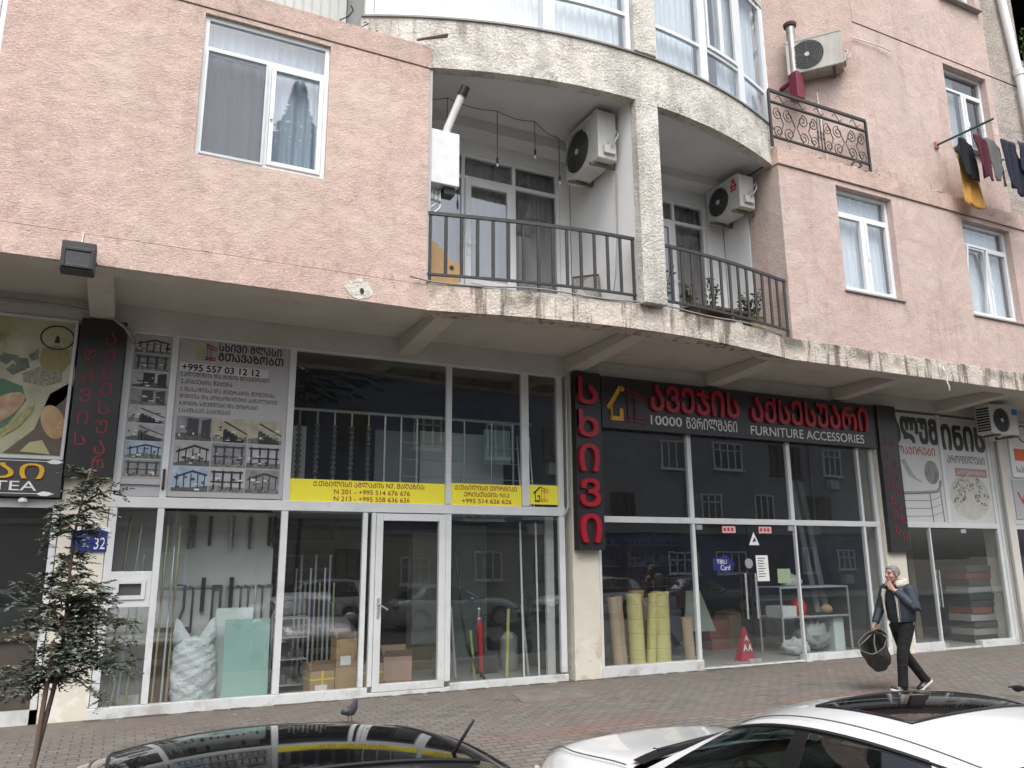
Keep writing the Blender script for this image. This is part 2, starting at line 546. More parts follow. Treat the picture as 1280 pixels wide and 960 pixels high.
def wall_xz(mb, x0, x1, z0, z1, ya, yb, holes=()):
    xs = sorted({x0, x1, *[h[0] for h in holes], *[h[1] for h in holes]})
    zs = sorted({z0, z1, *[h[2] for h in holes], *[h[3] for h in holes]})
    xs = [x for x in xs if x0 <= x <= x1]
    zs = [z for z in zs if z0 <= z <= z1]
    def solid(i, j):
        if i < 0 or j < 0 or i >= len(xs) - 1 or j >= len(zs) - 1:
            return False
        cx, cz = (xs[i] + xs[i + 1]) / 2, (zs[j] + zs[j + 1]) / 2
        return not any(h[0] < cx < h[1] and h[2] < cz < h[3] for h in holes)
    for i in range(len(xs) - 1):
        for j in range(len(zs) - 1):
            if not solid(i, j):
                continue
            a, b, c, d = xs[i], xs[i + 1], zs[j], zs[j + 1]
            mb.face(((a, ya, c), (b, ya, c), (b, ya, d), (a, ya, d)))
            mb.face(((a, yb, c), (a, yb, d), (b, yb, d), (b, yb, c)))
            if not solid(i - 1, j):
                mb.face(((a, ya, c), (a, ya, d), (a, yb, d), (a, yb, c)))
            if not solid(i + 1, j):
                mb.face(((b, ya, c), (b, yb, c), (b, yb, d), (b, ya, d)))
            if not solid(i, j - 1):
                mb.face(((a, ya, c), (a, yb, c), (b, yb, c), (b, ya, c)))
            if not solid(i, j + 1):
                mb.face(((a, ya, d), (b, ya, d), (b, yb, d), (a, yb, d)))
    return mb


def bow_strip(mb, fn, x0, x1, z0, z1, thick, n=40, ztop=None):
    """a strip of wall following the curve y = fn(x)"""
    xs = [x0 + (x1 - x0) * i / n for i in range(n + 1)]
    lo = [[Vector((x, fn(x), z0)), Vector((x, fn(x), z1)), Vector((x, fn(x) + thick, z1)), Vector((x, fn(x) + thick, z0))] for x in xs]
    V = [[mb.bm.verts.new(p) for p in L] for L in lo]
    fs = []
    for A, B in zip(V, V[1:]):
        for k in range(4):
            fs.append(mb.bm.faces.new((A[k], B[k], B[(k + 1) % 4], A[(k + 1) % 4])))
    fs.append(mb.bm.faces.new(V[0]))
    fs.append(mb.bm.faces.new(V[-1][::-1]))
    mb._tag(fs)
    return mb

# ------------------------------------------------------------------ the ground
YW = -1.9            # face of the overhanging upper floors


def ground_z(y):
    if y >= 0:
        return 0.
    if y >= -3:
        return .0133 * y
    return -.04 + (y + 3) * .075


mb = MB()
ys = [.12, 0, -.5, -1, -1.5, -2, -2.5, -3, -3.6, -4.2, -4.8, -5.2]
mb.grid(lambda x, y: (x, y, ground_z(y)), [-40 + 2 * i for i in range(61)], ys)
structure(mb.build('pavement', PAVER, smooth='all'))
mb = MB()
mb.box(-40, 80, -5.36, -5.2, -.5, ground_z(-5.2) + .004)
structure(mb.build('kerb', KERB, bevel=.015))
mb = MB()
mb.grid(lambda x, y: (x, y, -.36 + (y + 5.36) * .025 if y > -8 else -.426), [-40 + 4 * i for i in range(31)], [-5.36, -6.5, -8, -12, -20.5])
structure(mb.build('road', ASPHALT))
mb = MB()
mb.box(-40, 80, -25.5, -20.5, -.5, -.28)
structure(mb.build('opposite_pavement', KERB))
mb = MB()
mb.face(((-900, -900, -.52), (900, -900, -.52), (900, 900, -.52), (-900, 900, -.52)))
structure(mb.build('ground', mat('earth', (.16, .14, .11), .95)))

# ------------------------------------------------------------------ the apartment building
house = thing('apartment_building', 'pink rendered apartment building with curved cream balconies above the shops', 'building', (6, 3, 0), world=True)


def lower_bow(x):
    u = (x - 6.42) / 3.25
    return YW - (.44 * max(0., 1 - u * u) ** 1.15)


def upper_bow(x):
    u = (x - 6.3) / 3.95
    return -1.5 - .95 * (1 - u * u)


ZL, ZG, ZF, ZC, ZT = 4.96, 5.31, 5.36, 8.46, 8.80
# left wing, with two window openings
WL = [(-3.2, -1.68, 6.5, 8.4), (.34, 1.88, 6.5, 8.4)]
mb = MB()
wall_xz(mb, -12, 3.25, ZG, ZC, YW, YW + .3, WL)
mb.box(3.0, 3.25, YW + .3, -.45, ZG, ZC + .1)
mb.build('wall', PINK, house)
mb = MB()
mb.box(-12, 3.25, YW - .018, YW + .3, ZL, ZG - .012)
mb.box(-12, 3.25, YW + .012, YW + .3, ZG - .012, ZG)
mb.build('wall_band', PINK, house, bevel=.008)
mb = MB()
mb.box(-12, 3.27, YW - .016, YW + .35, ZC + .012, ZT)
mb.box(-12, 3.25, YW + .01, YW + .3, ZC, ZC + .012)
mb.build('cornice', PINKDARK, house, bevel=.01)
# white liner strip down the left edge of the balcony opening
mb = MB()
mb.box(3.252, 3.3, YW + .02, YW + .3, ZF, ZC)
mb.build('reveal', mat('grey_reveal', (.5, .5, .48), .8), house)

# right wing
WR = [(10.98, 12.42, 6.38, 8.37), (14.42, 15.92, 6.38, 8.37), (18.2, 19.7, 6.38, 8.37)]
mb = MB()
wall_xz(mb, 9.62, 26, ZG, ZC, YW, YW + .3, WR)
mb.box(9.62, 9.9, YW + .3, -1.12, ZG, ZC + .1)
mb.build('wall', PINKGREY, house)
mb = MB()
mb.box(9.62, 26, YW - .018, YW + .3, ZL, ZG + .02)
mb.build('wall_band', MOULD, house, bevel=.01)
mb = MB()
mb.box(9.6, 26, YW - .035, YW + .3, ZC + .012, ZT)
mb.box(9.62, 26, YW + .01, YW + .3, ZC, ZC + .012)
mb.build('cornice', PINKDARK, house, bevel=.012)
# crumbling cement along the top of that ledge
mb = MB()
for i in range(46):
    x = 9.7 + i * .19 + rnd.uniform(-.08, .08)
    mb.ball((x, YW - .0 + rnd.uniform(-.02, .05), ZT + .006), (rnd.uniform(.03, .12), rnd.uniform(.02, .05), rnd.uniform(.008, .03)), 8)
mb.build('crumbled_mortar', MOULD, house, smooth='all')['kind'] = 'stuff'

# upper right wall, set back a little, with the slanting return beside the small balcony
WU = [(14.68, 16.08, 10.05, 12.0), (14.85, 16.1, 13.66, 15.4)]
mb = MB()
wall_xz(mb, 12.03, 16.28, ZT, 12.12, YW + .1, YW + .4, WU[:1])
wall_xz(mb, 12.03, 16.28, 12.135, 16.5, YW + .085, YW + .4, WU[1:])
mb.slab_xz([(12.03, 12.12), (16.28, 12.12), (16.28, 12.135), (12.03, 12.135)], YW + .12, YW + .4)
mb.build('wall', PINKGREY, house)
mb = MB()
mb.hull([Vector((12.03, YW + .1, ZT)), Vector((12.25, YW + .3, ZT)), Vector((10.5, .2, ZT)), Vector((10.22, .0, ZT))],
        [Vector((12.03, YW + .1, 16.5)), Vector((12.25, YW + .3, 16.5)), Vector((10.5, .2, 16.5)), Vector((10.22, .0, 16.5))])
mb.build('return_wall', PINKGREY, house)
mb = MB()
wall_xz(mb, 16.28, 26, ZT, 12.12, YW + .102, YW + .4, [])
wall_xz(mb, 16.28, 26, 12.135, 16.5, YW + .087, YW + .4, [(17.5, 19.6, 12.9, 15.2)])
mb.build('wall', GREYSTUC, house)

# curved cream work of the middle bay
mb = MB()
bow_strip(mb, lower_bow, 3.25, 9.62, ZL, ZG + .015, .3)
mb.build('balcony_edge', MOULD, house)
mb = MB()
bow_strip(mb, upper_bow, 2.36, 9.78, 8.5, 9.27, .16, n=60)
mb.build('parapet', CREAM, house)
mb = MB()
bow_strip(mb, lambda x: upper_bow(x) - .03, 2.36, 9.8, 9.272, 9.3, .22, n=60)
mb.build('parapet_coping', mat('grey_coping', (.3, .29, .27), .7, vs=3), house)
mb = MB()
mb.hull([Vector((9.62, upper_bow(9.78) + .1, 8.5)), Vector((9.78, upper_bow(9.78) + .02, 8.5)), Vector((9.95, -.6, 8.5)), Vector((9.8, -.6, 8.5))],
        [Vector((9.62, upper_bow(9.78) + .1, 9.27)), Vector((9.78, upper_bow(9.78) + .02, 9.27)), Vector((9.95, -.6, 9.27)), Vector((9.8, -.6, 9.27))])
mb.build('parapet_return', CREAM, house)
mb = MB()
mb.hull([Vector(p) for p in ((6.3, -2.3, ZF - .04), (6.68, -2.3, ZF - .04), (6.68, -.45, ZF - .04), (6.3, -.45, ZF - .04))],
        [Vector(p) for p in ((6.3, -2.3, 8.6), (6.68, -2.3, 8.6), (6.68, -.45, 8.6), (6.3, -.45, 8.6))])
mb.build('partition_wall', BALWALL, house)
mb = MB()
mb.box(6.29, 6.69, -2.46, -2.302, ZG + .02, 8.497)
mb.box(6.29, 6.69, -2.5, -2.2, 9.302, 13)
mb.build('column', CREAM, house, bevel=.012)
# balcony floors and the ceiling above them
mb = MB()
mb.box(3.26, 9.61, -1.88, 2.2, 5.14, ZF - .02)
mb.build('balcony_floor', mat('balcony_screed', (.4, .39, .37), .85), house)
mb = MB()
xs = [2.5 + i * .3 for i in range(25)]
mb.grid(lambda x, k: (x, (upper_bow(x) + .155) if k == 0 else 2.2, 8.6), xs, [0, 1])
mb.grid(lambda x, k: (x, (upper_bow(x) + .155) if k == 0 else 2.2, 8.72), xs, [0, 1])
mb.build('balcony_ceiling', BALCEIL, house)
# lower ceiling beam at the back of the left balcony
mb = MB()
mb.box(3.26, 6.29, -.8, -.45, 8.42, 8.598)
mb.box(6.69, 9.6, -.8, -.45, 8.44, 8.598)
mb.build('ceiling_beam', BALCEIL, house)
# back walls of the two balconies with their door openings
mb = MB()
wall_xz(mb, 3.26, 6.29, ZF - .02, 8.6, -.45, -.25, [(3.3, 6.1, ZF + .02, 8.2)])
wall_xz(mb, 6.69, 9.6, ZF - .02, 8.6, -.45, -.25, [(7.3, 9.2, ZF + .02, 8.2)])
mb.box(9.61, 9.86, -1.1, -.45, ZF - .02, 8.598)
mb.build('balcony_wall', BALWALL, house)

# soffit over the pavement, its beams, and the closed shell behind
mb = MB()
mb.box(-12, 26, YW + .3, 7.2, 5.1, 5.138)
mb.grid(lambda x, k: (x, (lower_bow(x) + .295) if k == 0 else YW + .301, 5.102), [3.25 + .25 * i for i in range(26)], [0, 1])
mb.box(-12, 3.24, YW + .0, YW + .3, ZL - .006, ZL - .001)
mb.box(9.63, 26, YW + .0, YW + .3, ZL - .006, ZL - .001)
mb.build('soffit', SOFFIT, house)
for x in (-9.9, -6.8, -3.7, -.5, 3.62, 6.5, 9.4, 12.55, 15.7, 19, 22):
    mb = MB()
    ye = (lower_bow(x) + .3) if 3.25 < x < 9.62 else YW + .3
    mb.hull([Vector((x - .14, ye, 4.965)), Vector((x + .14, ye, 4.965)), Vector((x + .14, ye, 5.098)), Vector((x - .14, ye, 5.098))],
            [Vector((x - .14, .2, 4.84)), Vector((x + .14, .2, 4.84)), Vector((x + .14, .2, 5.098)), Vector((x - .14, .2, 5.098))])
    mb.build('beam', SOFFIT, house, bevel=.012)
mb = MB()
for x0, x1, zb in ((-12, -1.75, 4.82), (-1.75, -.7, 4.83), (-.7, 6.99, 4.78), (6.99, 13.5, 4.83), (13.5, 26, 4.84)):
    mb.box(x0, x1 - .004, -.05, .15, zb, 5.098)
mb.build('lintel', mat('lintel_plaster', (.6, .585, .55), .9, c2=(.5, .48, .45), vs=1.4, layers=((9, (1, 1, 1), .62, .74, (.34, .31, .28), .5),)), house)
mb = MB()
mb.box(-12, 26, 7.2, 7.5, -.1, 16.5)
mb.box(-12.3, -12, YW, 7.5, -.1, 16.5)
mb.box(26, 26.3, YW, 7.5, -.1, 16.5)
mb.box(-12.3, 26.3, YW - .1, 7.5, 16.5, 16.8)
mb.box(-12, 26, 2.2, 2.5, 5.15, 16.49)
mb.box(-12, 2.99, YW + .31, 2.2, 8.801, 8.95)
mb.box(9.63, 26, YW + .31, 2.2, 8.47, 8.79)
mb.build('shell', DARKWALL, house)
# upper left: clad wall of the set-back room over the terrace, and the room over the bow
mb = MB()
wall_xz(mb, -12, 2.3, ZT, 16.5, -.75, -.6, [])
for i in range(18):
    mb.box(.0 + i * .13, .1 + i * .13, -.77, -.752, 8.96, 12.5)
mb.build('upper_wall', mat('white_cladding', (.62, .63, .6), .7), house)
mb = MB()
mb.box(2.38, 10.2, -.5, -.3, 9.0, 16.5)
mb.build('upper_back_wall', WHITEWALL, house)
mb = MB()
bow_strip(mb, lambda x: upper_bow(x) + .02, 2.36, 9.78, 11.75, 13.4, .2, n=50)
mb.build('upper_fascia', CREAM, house)
mb = MB()
mb.grid(lambda x, k: (x, (upper_bow(x) + .15) if k == 0 else -.3, 11.8), xs, [0, 1])
mb.build('upper_ceiling', BALCEIL, house)

# pale pillars between the shops
for x0, x1, yb in ((-.72, -.2, -.02), (6.42, 6.9, -.06), (13.47, 14.02, -.1), (17.24, 17.66, -.04)):
    mb = MB()
    n = 9
    mb.grid(lambda a, z: (x0 + (x1 - x0) * max(0, min(1, a)) + rnd.uniform(-.004, .004), (yb if 0 <= a <= 1 else .4) + rnd.uniform(-.004, .004), z), [-.01, 0, .33, .66, 1, 1.01], [-.05 + i * 4.83 / 24 for i in range(25)])
    mb.build('pillar', PLASTER, house, smooth=True)

# a bare plaster patch where a fixing was torn off the left band
mb = MB()
pts = [(2.37 + (.17 + rnd.uniform(-.03, .03)) * math.cos(k * .393), 5.12 + (.13 + rnd.uniform(-.02, .02)) * math.sin(k * .393)) for k in range(16)]
mb.slab_xz(pts, YW - .024, YW - .017)
pc = mb.build('patch', CREAM, house)
mb = MB()
mb.disc_xz(2.4, 5.09, .025, .04, YW - .03, YW - .02, 10)
mb.build('hole', BLACK, pc)


# ------------------------------------------------------------------ residential windows
def curtain(parent, x0, x1, z0, z1, y, m, amp=.022, per=.11, fn=None):
    n = max(8, int((x1 - x0) / .018))
    ph = rnd.uniform(0, 6)
    xs_ = [x0 + (x1 - x0) * i / n for i in range(n + 1)]
    f = [amp * (math.sin(x * 6.283 / per + ph + 1.5 * math.sin(x * 9 + ph)) + .5 * math.sin(x * 6.283 / per * .43 + 1)) for x in xs_]
    mb = MB()
    mb.grid(lambda i, z: (xs_[i], (fn(xs_[i]) if fn else 0) + y + f[i] * (.6 + .4 * (z1 - z) / (z1 - z0)), z), range(n + 1), [z0 + (z1 - z0) * k / 6 for k in range(7)])
    return mb.build('curtain', m, parent, smooth='all')


def frame_rect(mb, x0, x1, z0, z1, wdt, y0, y1):
    mb.box(x0, x0 + wdt, y0, y1, z0, z1)
    mb.box(x1 - wdt, x1, y0, y1, z0, z1)
    mb.box(x0 + wdt, x1 - wdt, y0, y1, z0, z0 + wdt)
    mb.box(x0 + wdt, x1 - wdt, y0, y1, z1 - wdt, z1)


def window_unit(x0, x1, z0, z1, y, cm, left='sash', tilt=False, sill=True, cover=(0, 1), screen=False):
    """white plastic window: a top light across the full width over two lights"""
    mb = MB()
    frame_rect(mb, x0, x1, z0, z1, .06, y, y + .07)
    zt = z1 - (z1 - z0) * .235
    xm = (x0 + x1) / 2 + .02
    mb.box(x0 + .06, x1 - .06, y, y + .07, zt - .03, zt + .03)
    mb.box(xm - .035, xm + .035, y, y + .07, z0 + .06, zt - .03)
    fr = mb.build('window', PVC, house, bevel=.006)
    for a, b, k in ((x0 + .06, xm - .035, 0), (xm + .035, x1 - .06, 1)):
        if k == 0 and left == 'fixed':
            continue
        mb = MB()
        frame_rect(mb, a + .002, b - .002, z0 + .062, zt - .032, .055, y - .022, y + .045)
        s = mb.build('sash', PVC, fr, bevel=.006)
        if k == 1:
            mb = MB()
            mb.box(a + .012, a + .035, y - .05, y - .022, (z0 + zt) / 2 - .06, (z0 + zt) / 2 + .06)
            mb.build('handle', PVC, fr)
    if screen:
        mb = MB()
        frame_rect(mb, x0 + .04, xm - .01, z0 + .03, zt - .02, .03, y - .04, y - .024)
        mb.build('screen_frame', ALUG, fr)
        mb = MB()
        mb.box(x0 + .07, xm - .04, y - .034, y - .032, z0 + .06, zt - .05)
        mb.build('insect_screen', SCREEN, fr)
    mb = MB()
    mb.box(x0 + .055, x1 - .055, y + .03, y + .034, zt + .025, z1 - .055)
    mb.box(x0 + .1, xm - .08, y + .03, y + .034, z0 + .11, zt - .08) if left != 'fixed' else mb.box(x0 + .055, xm - .03, y + .03, y + .034, z0 + .055, zt - .025)
    mb.box(xm + .08, x1 - .1, y + .03, y + .034, z0 + .11, zt - .08)
    mb.build('glass', HOMEGLASS, fr)
    c0, c1 = cover
    curtain(fr, x0 + .03 + (x1 - x0 - .06) * c0, x0 + .03 + (x1 - x0 - .06) * c1, z0 + .02, z1 - .02, y + .17, cm)
    if sill:
        mb = MB()
        mb.box(x0 - .03, x1 + .05, YW - .04, y + .01, z0 - .035, z0 - .003)
        mb.build('sill', mat('window_sill', (.36, .33, .31), .6), fr, bevel=.004)
    return fr


def _screen():
    m, nt, b = new_mat('insect_screen')
    nt.nodes.remove(b)
    t = nt.nodes.new('ShaderNodeBsdfTransparent')
    d = nt.nodes.new('ShaderNodeBsdfDiffuse')
    d.inputs[0].default_value = (.2, .2, .21, 1)
    x = nt.nodes.new('ShaderNodeMixShader')
    x.inputs[0].default_value = .34
    nt.links.new(t.outputs[0], x.inputs[1])
    nt.links.new(d.outputs[0], x.inputs[2])
    nt.links.new(x.outputs[0], nt.nodes['Material Output'].inputs[0])
    return m


SCREEN = _screen()
window_unit(*WL[0], YW + .05, CURTAIN, sill=False)
window_unit(*WL[1], YW + .05, BLUECURT, sill=False, left='fixed', screen=True)
window_unit(*WR[0], YW + .12, CURTAIN)
window_unit(*WR[1], YW + .12, CURTAIN, cover=(.0, 1))
window_unit(*WR[2], YW + .12, CURTAIN)
window_unit(*WU[0], YW + .24, GREYCURT, cover=(0, .5), left='fixed')
window_unit(*WU[1], YW + .24, CURTAIN, cover=(.2, 1))

# the tilted-open sash of the second right-hand window
mb = MB()
x0, x1, z0, z1 = WR[1][0] + .07, WR[1][0] + .71, WR[1][2] + .07, 7.86
M = Matrix.Translation((0, YW + .1, z0)) @ Matrix.Rotation(rad(7), 4, 'X') @ Matrix.Translation((0, -(YW + .1), -z0))
for b in ((x0, x0 + .05, z0, z1), (x1 - .05, x1, z0, z1), (x0 + .05, x1 - .05, z0, z0 + .05), (x0 + .05, x1 - .05, z1 - .05, z1)):
    mb.box(b[0], b[1], YW + .17, YW + .22, b[2], b[3], M)
mb.build('open_sash', PVC, house, bevel=.005)

# glazed-in balcony over the parapet
gl = lambda x: upper_bow(x) + .05
mb = MB()
bow_strip(mb, gl, 2.42, 6.28, 9.3, 9.36, .06, 30)
bow_strip(mb, gl, 6.7, 9.72, 9.3, 9.36, .06, 26)
bow_strip(mb, gl, 2.42, 6.28, 9.93, 9.99, .06, 30)
bow_strip(mb, gl, 6.7, 9.72, 9.93, 9.99, .06, 26)
bow_strip(mb, gl, 2.42, 6.28, 11.66, 11.75, .06, 30)
bow_strip(mb, gl, 6.7, 9.72, 11.66, 11.75, .06, 26)
for xa, xb in ((2.42, 2.52), (3.46, 3.66), (4.84, 5.02), (6.2, 6.28), (6.7, 6.77), (7.72, 7.9), (8.74, 8.92), (9.62, 9.74)):
    bow_strip(mb, lambda x: gl(x) - .012, xa, xb, 9.31, 11.74, .085, 4)
gz = mb.build('balcony_glazing', PVC, house)
mb = MB()
bow_strip(mb, lambda x: gl(x) + .03, 2.44, 6.27, 9.35, 11.7, .004, 30)
bow_strip(mb, lambda x: gl(x) + .03, 6.72, 9.7, 9.35, 11.7, .004, 26)
mb.build('glass', HOMEGLASS, gz)
curtain(gz, 2.5, 6.2, 9.32, 11.7, .17, CURTAIN, fn=gl)
curtain(gz, 6.75, 7.75, 9.32, 11.7, .17, CURTAIN, fn=gl)
curtain(gz, 8.3, 9.6, 9.32, 11.7, .17, CURTAIN, fn=gl)
mb = MB()
for xa, xb, dd in ((7.92, 8.3, 0), (8.3, 8.72, 0)):
    bow_strip(mb, lambda x: gl(x) - .03, xa, xa + .05, 10.0, 11.64, .05, 3)
    bow_strip(mb, lambda x: gl(x) - .03, xb - .05, xb, 10.0, 11.64, .05, 3)
    bow_strip(mb, lambda x: gl(x) - .03, xa + .05, xb - .05, 10.0, 10.06, .05, 4)
mb.build('sash', PVC, gz)
# side light that turns the corner, with its own frame
mb = MB()
a0, a1 = Vector((9.74, gl(9.74), 0)), Vector((9.98, -.75, 0))
for k0, k1, z0, z1 in ((0, 1, 9.3, 9.37), (0, 1, 11.66, 11.75), (0, 1, 10.95, 11.01), (.0, .08, 9.37, 11.66), (.42, .5, 9.37, 11.66), (.88, 1, 9.37, 11.66)):
    p, q = a0.lerp(a1, k0), a0.lerp(a1, k1)
    mb.bar((p.x, p.y, (z0 + z1) / 2), (q.x, q.y, (z0 + z1) / 2), .06, z1 - z0)
sg = mb.build('side_glazing', PVC, house)
mb = MB()
mb.bar((9.75, gl(9.74), 10.5), (9.98, -.76, 10.5), .004, 2.3)
mb.build('glass', HOMEGLASS, sg)
mb = MB()
mb.box(9.9, 10.24, -.85, -.4, 9.0, 16.4)
mb.build('corner_post', PVC, house)


# balcony doors
def balcony_door(x0, xd0, xd1, x1, mirrored, name):
    z0, zt, z1, y = ZF + .02, 7.78, 8.2, -.42
    mb = MB()
    for a, b, c, d in ((x0, x0 + .05, z0, z1), (xd0 - .03, xd0 + .03, z0, z1), (xd1 - .03, xd1 + .03, z0, z1), (x1 - .06, x1, z0, z1)):
        mb.box(a, b, y, y + .07, c, d)
    e = ((x0 + .05, xd0 - .03), (xd0 + .03, xd1 - .03), (xd1 + .03, x1 - .06))
    for a, b in e:
        mb.box(a, b, y, y + .07, z1 - .06, z1)
        mb.box(a, b, y, y + .07, zt - .03, zt + .03)
        mb.box(a, b, y, y + .07, z0, z0 + .08)
    for a, b in (e[0], e[2]):
        mb.box(a, b, y, y + .07, z0 + .55, z0 + .62)
        mb.box(a, b, y + .02, y + .05, z0 + .08, z0 + .55)
    fr = mb.build('balcony_window', PVC, house, bevel=.006)
    mb = MB()
    for a, b in e:
        mb.box(a, b, y + .03, y + .034, zt + .02, z1 - .05)
    for a, b in (e[0], e[2]):
        mb.box(a, b, y + .03, y + .034, z0 + .61, zt - .02)
    mb.build('glass', HOMEGLASS, fr)
    a, b = e[1]
    mb = MB()
    frame_rect(mb, a + .003, b - .003, z0 + .083, zt - .033, .1, y - .02, y + .05)
    mb.box(a + .103, b - .103, y - .012, y + .042, z0 + .62, z0 + .7)
    mb.box(a + .103, b - .103, y, y + .03, z0 + .18, z0 + .62)
    dr = mb.build('balcony_door', PVC, house, bevel=.006)
    mb = MB()
    mb.box(a + .09, b - .09, y + .012, y + .016, z0 + .69, zt - .12)
    mb.build('glass', HOMEGLASS, dr)
    mb = MB()
    hx = a + .05 if not mirrored else b - .05
    mb.box(hx - .018, hx + .018, y - .032, y - .02, 6.45, 6.72)
    mb.tube(((hx, y - .03, 6.62), (hx, y - .06, 6.62), (hx + .1, y - .065, 6.62)), .009)
    mb.build('handle', PVC, dr, smooth=True)
    curtain(fr, x0 + .04, x1 - .04, z0 + .3, z1 - .02, y + .2, BROWNCURT)


balcony_door(3.3, 4.36, 5.26, 6.1, False, 'left')
balcony_door(7.2, 7.5, 8.48, 9.2, True, 'right')

# ------------------------------------------------------------------ shop rooms (floors, party walls, ceilings)
mb = MB()
mb.box(-12, 26, .15, 7.2, -.1, .03)
mb.build('shop_floor', TILE, house)
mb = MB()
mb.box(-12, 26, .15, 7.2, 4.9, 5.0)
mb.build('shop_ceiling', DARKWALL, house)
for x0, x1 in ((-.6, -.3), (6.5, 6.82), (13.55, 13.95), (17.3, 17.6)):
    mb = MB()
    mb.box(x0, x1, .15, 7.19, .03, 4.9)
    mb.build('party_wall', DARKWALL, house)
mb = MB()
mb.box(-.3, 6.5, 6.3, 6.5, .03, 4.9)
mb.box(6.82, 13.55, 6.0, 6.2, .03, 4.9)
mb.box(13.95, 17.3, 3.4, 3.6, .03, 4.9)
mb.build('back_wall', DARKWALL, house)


# ------------------------------------------------------------------ shop front of the glass workshop
def panes(rects, y, parent, m=None):
    for a, b, c, d in rects:
        mb = MB()
        mb.box(a, b, y - .003, y + .003, c, d)
        o = mb.build('pane', m or SHOPGLASS, parent)
        kx, kz = rnd.uniform(-.004, .004), rnd.uniform(-.004, .004)      # no pane sits quite true
        for v in o.data.vertices:
            v.co.y += (v.co.x - (a + b) / 2) * kx + (v.co.z - (c + d) / 2) * kz


s1 = thing('shopfront', 'white aluminium shop front with a framed glass door under yellow banners', 'shopfront', (3, 0, 0), world=True)
Ya, Yb = -.035, .035
for a, b, c, d in ((-.19, -.1, .13, 4.77), (.36, .44, .13, 4.77), (1.9, 1.99, .13, 4.77), (4.27, 4.36, 2.63, 4.77), (5.55, 5.68, 2.63, 4.77), (6.2, 6.3, .13, 4.77),
                   (3.16, 3.22, .13, 2.48), (3.03, 3.1, .13, 2.48), (4.28, 4.37, .13, 2.48)):
    MB().box(a, b, Ya, Yb, c, d).build('mullion', ALU, s1, bevel=.004)
mb = MB()
mb.box(-.2, 6.31, -.045, .05, 2.485, 2.62)
mb.build('transom', ALU, s1, bevel=.005)
mb = MB()
mb.box(-.2, 6.31, -.03, .03, 4.745, 4.78)
mb.build('head', ALU, s1)
mb = MB()
mb.box(-.2, 3.16, -.05, .06, -.02, .125)
mb.box(4.37, 6.31, -.05, .06, -.02, .1)
mb.box(3.16, 4.37, -.05, .06, -.02, .05)
mb.build('sill', ALU, s1, bevel=.006)
panes(((-.1, .36, 1.7, 2.48), (-.1, .36, .125, 1.27), (.44, 1.9, .125, 2.48), (1.99, 3.03, .125, 2.48), (4.37, 6.2, .1, 2.48), (3.1, 3.16, .1, 2.48),
       (1.99, 4.27, 2.63, 4.74), (4.36, 5.55, 2.63, 4.74), (5.68, 6.2, 2.63, 4.74)), 0, s1)
# letter box panel in the narrow left light
mb = MB()
mb.box(-.1, .36, -.04, .04, 1.27, 1.36)
mb.box(-.1, .36, -.04, .04, 1.6, 1.7)
mb.box(-.1, -.05, -.04, .04, 1.36, 1.6)
mb.box(.3, .36, -.04, .04, 1.36, 1.6)
frame_rect(mb, -.05, .3, 1.36, 1.6, .05, -.06, .03)
pn = mb.build('hatch_panel', ALU, s1, bevel=.005)
mb = MB()
mb.box(-.0, .25, -.02, -.01, 1.41, 1.55)
mb.build('slot', mat('slot_glass', (.1, .1, .1), .2), pn)
# the door: framed leaf
mb = MB()
frame_rect(mb, 3.225, 4.275, .055, 2.47, .1, -.05, .03)
dr = mb.build('door', ALU, s1, bevel=.006)
panes(((3.32, 4.18, .15, 2.37),), 0, dr)
mb = MB()
mb.box(3.262, 3.292, -.07, -.05, 1.04, 1.3)
mb.tube(((3.277, -.06, 1.22), (3.277, -.11, 1.22), (3.40, -.115, 1.14)), .012)
mb.build('handle', STEEL, dr, smooth=True)
# friction stay of the upper left light
mb = MB()
mb.box(.38, .41, -.06, -.035, 2.72, 2.98)
mb.tube(((.395, -.06, 2.9), (.395, -.1, 2.9), (.395, -.1, 2.75)), .012)
mb.build('window_catch', BLACK, s1, smooth=True)
mb = MB()
mb.tube(((6.33, -.1, 2.62), (6.33, -.1, 3.4), (6.34, -.1, 4.7)), .014)
mb.tube(((6.33, -.1, 2.62), (6.28, -.06, 2.5)), .014)
mb.build('cable_duct', ALUG, s1, smooth=True)

# yellow banners inside the glass line
for x0, x1, z0, z1, lab, lines in (
        (1.99, 4.265, 2.6, 2.925, 'long yellow banner with a shop address and two phone numbers', (('ქ.თბილისი აგლაძის N7. მაღაზია:', .14, .86, .71, .93), ('N 201 - +995 514 676 676', .27, .76, .4, .6), ('N 213 - +995 558 636 636', .27, .76, .1, .3))),
        (4.365, 5.545, 2.62, 2.945, 'shorter yellow banner with an address and one phone number', (('ქ.თბილისი თორნიკე', .05, .93, .7, .92), ('ერისთავის N1ა', .18, .82, .4, .62), ('+995 514 626 626', .15, .85, .1, .3)))):
    b = thing('banner', lab, 'banner', ((x0 + x1) / 2, -.01, z0), group='yellow banners on the workshop glass', world=True)
    mb = MB()
    mb.box(x0, x1, -.014, -.008, z0, z1)
    mb.build('banner_sheet', YELLOW, b)
    for s, a, c, d, e in lines:
        lettering('lettering', s, x0 + (x1 - x0) * a, x0 + (x1 - x0) * c, z0 + (z1 - z0) * d, z0 + (z1 - z0) * e, -.0145, INKMAROON, b, .0015, .012)
b = thing('banner', 'small square yellow banner with a black and orange house emblem', 'banner', (5.94, -.01, 2.68), group='yellow banners on the workshop glass', world=True)
mb = MB()
mb.box(5.685, 6.195, -.014, -.008, 2.66, 2.965)
mb.build('banner_sheet', YELLOW, b)


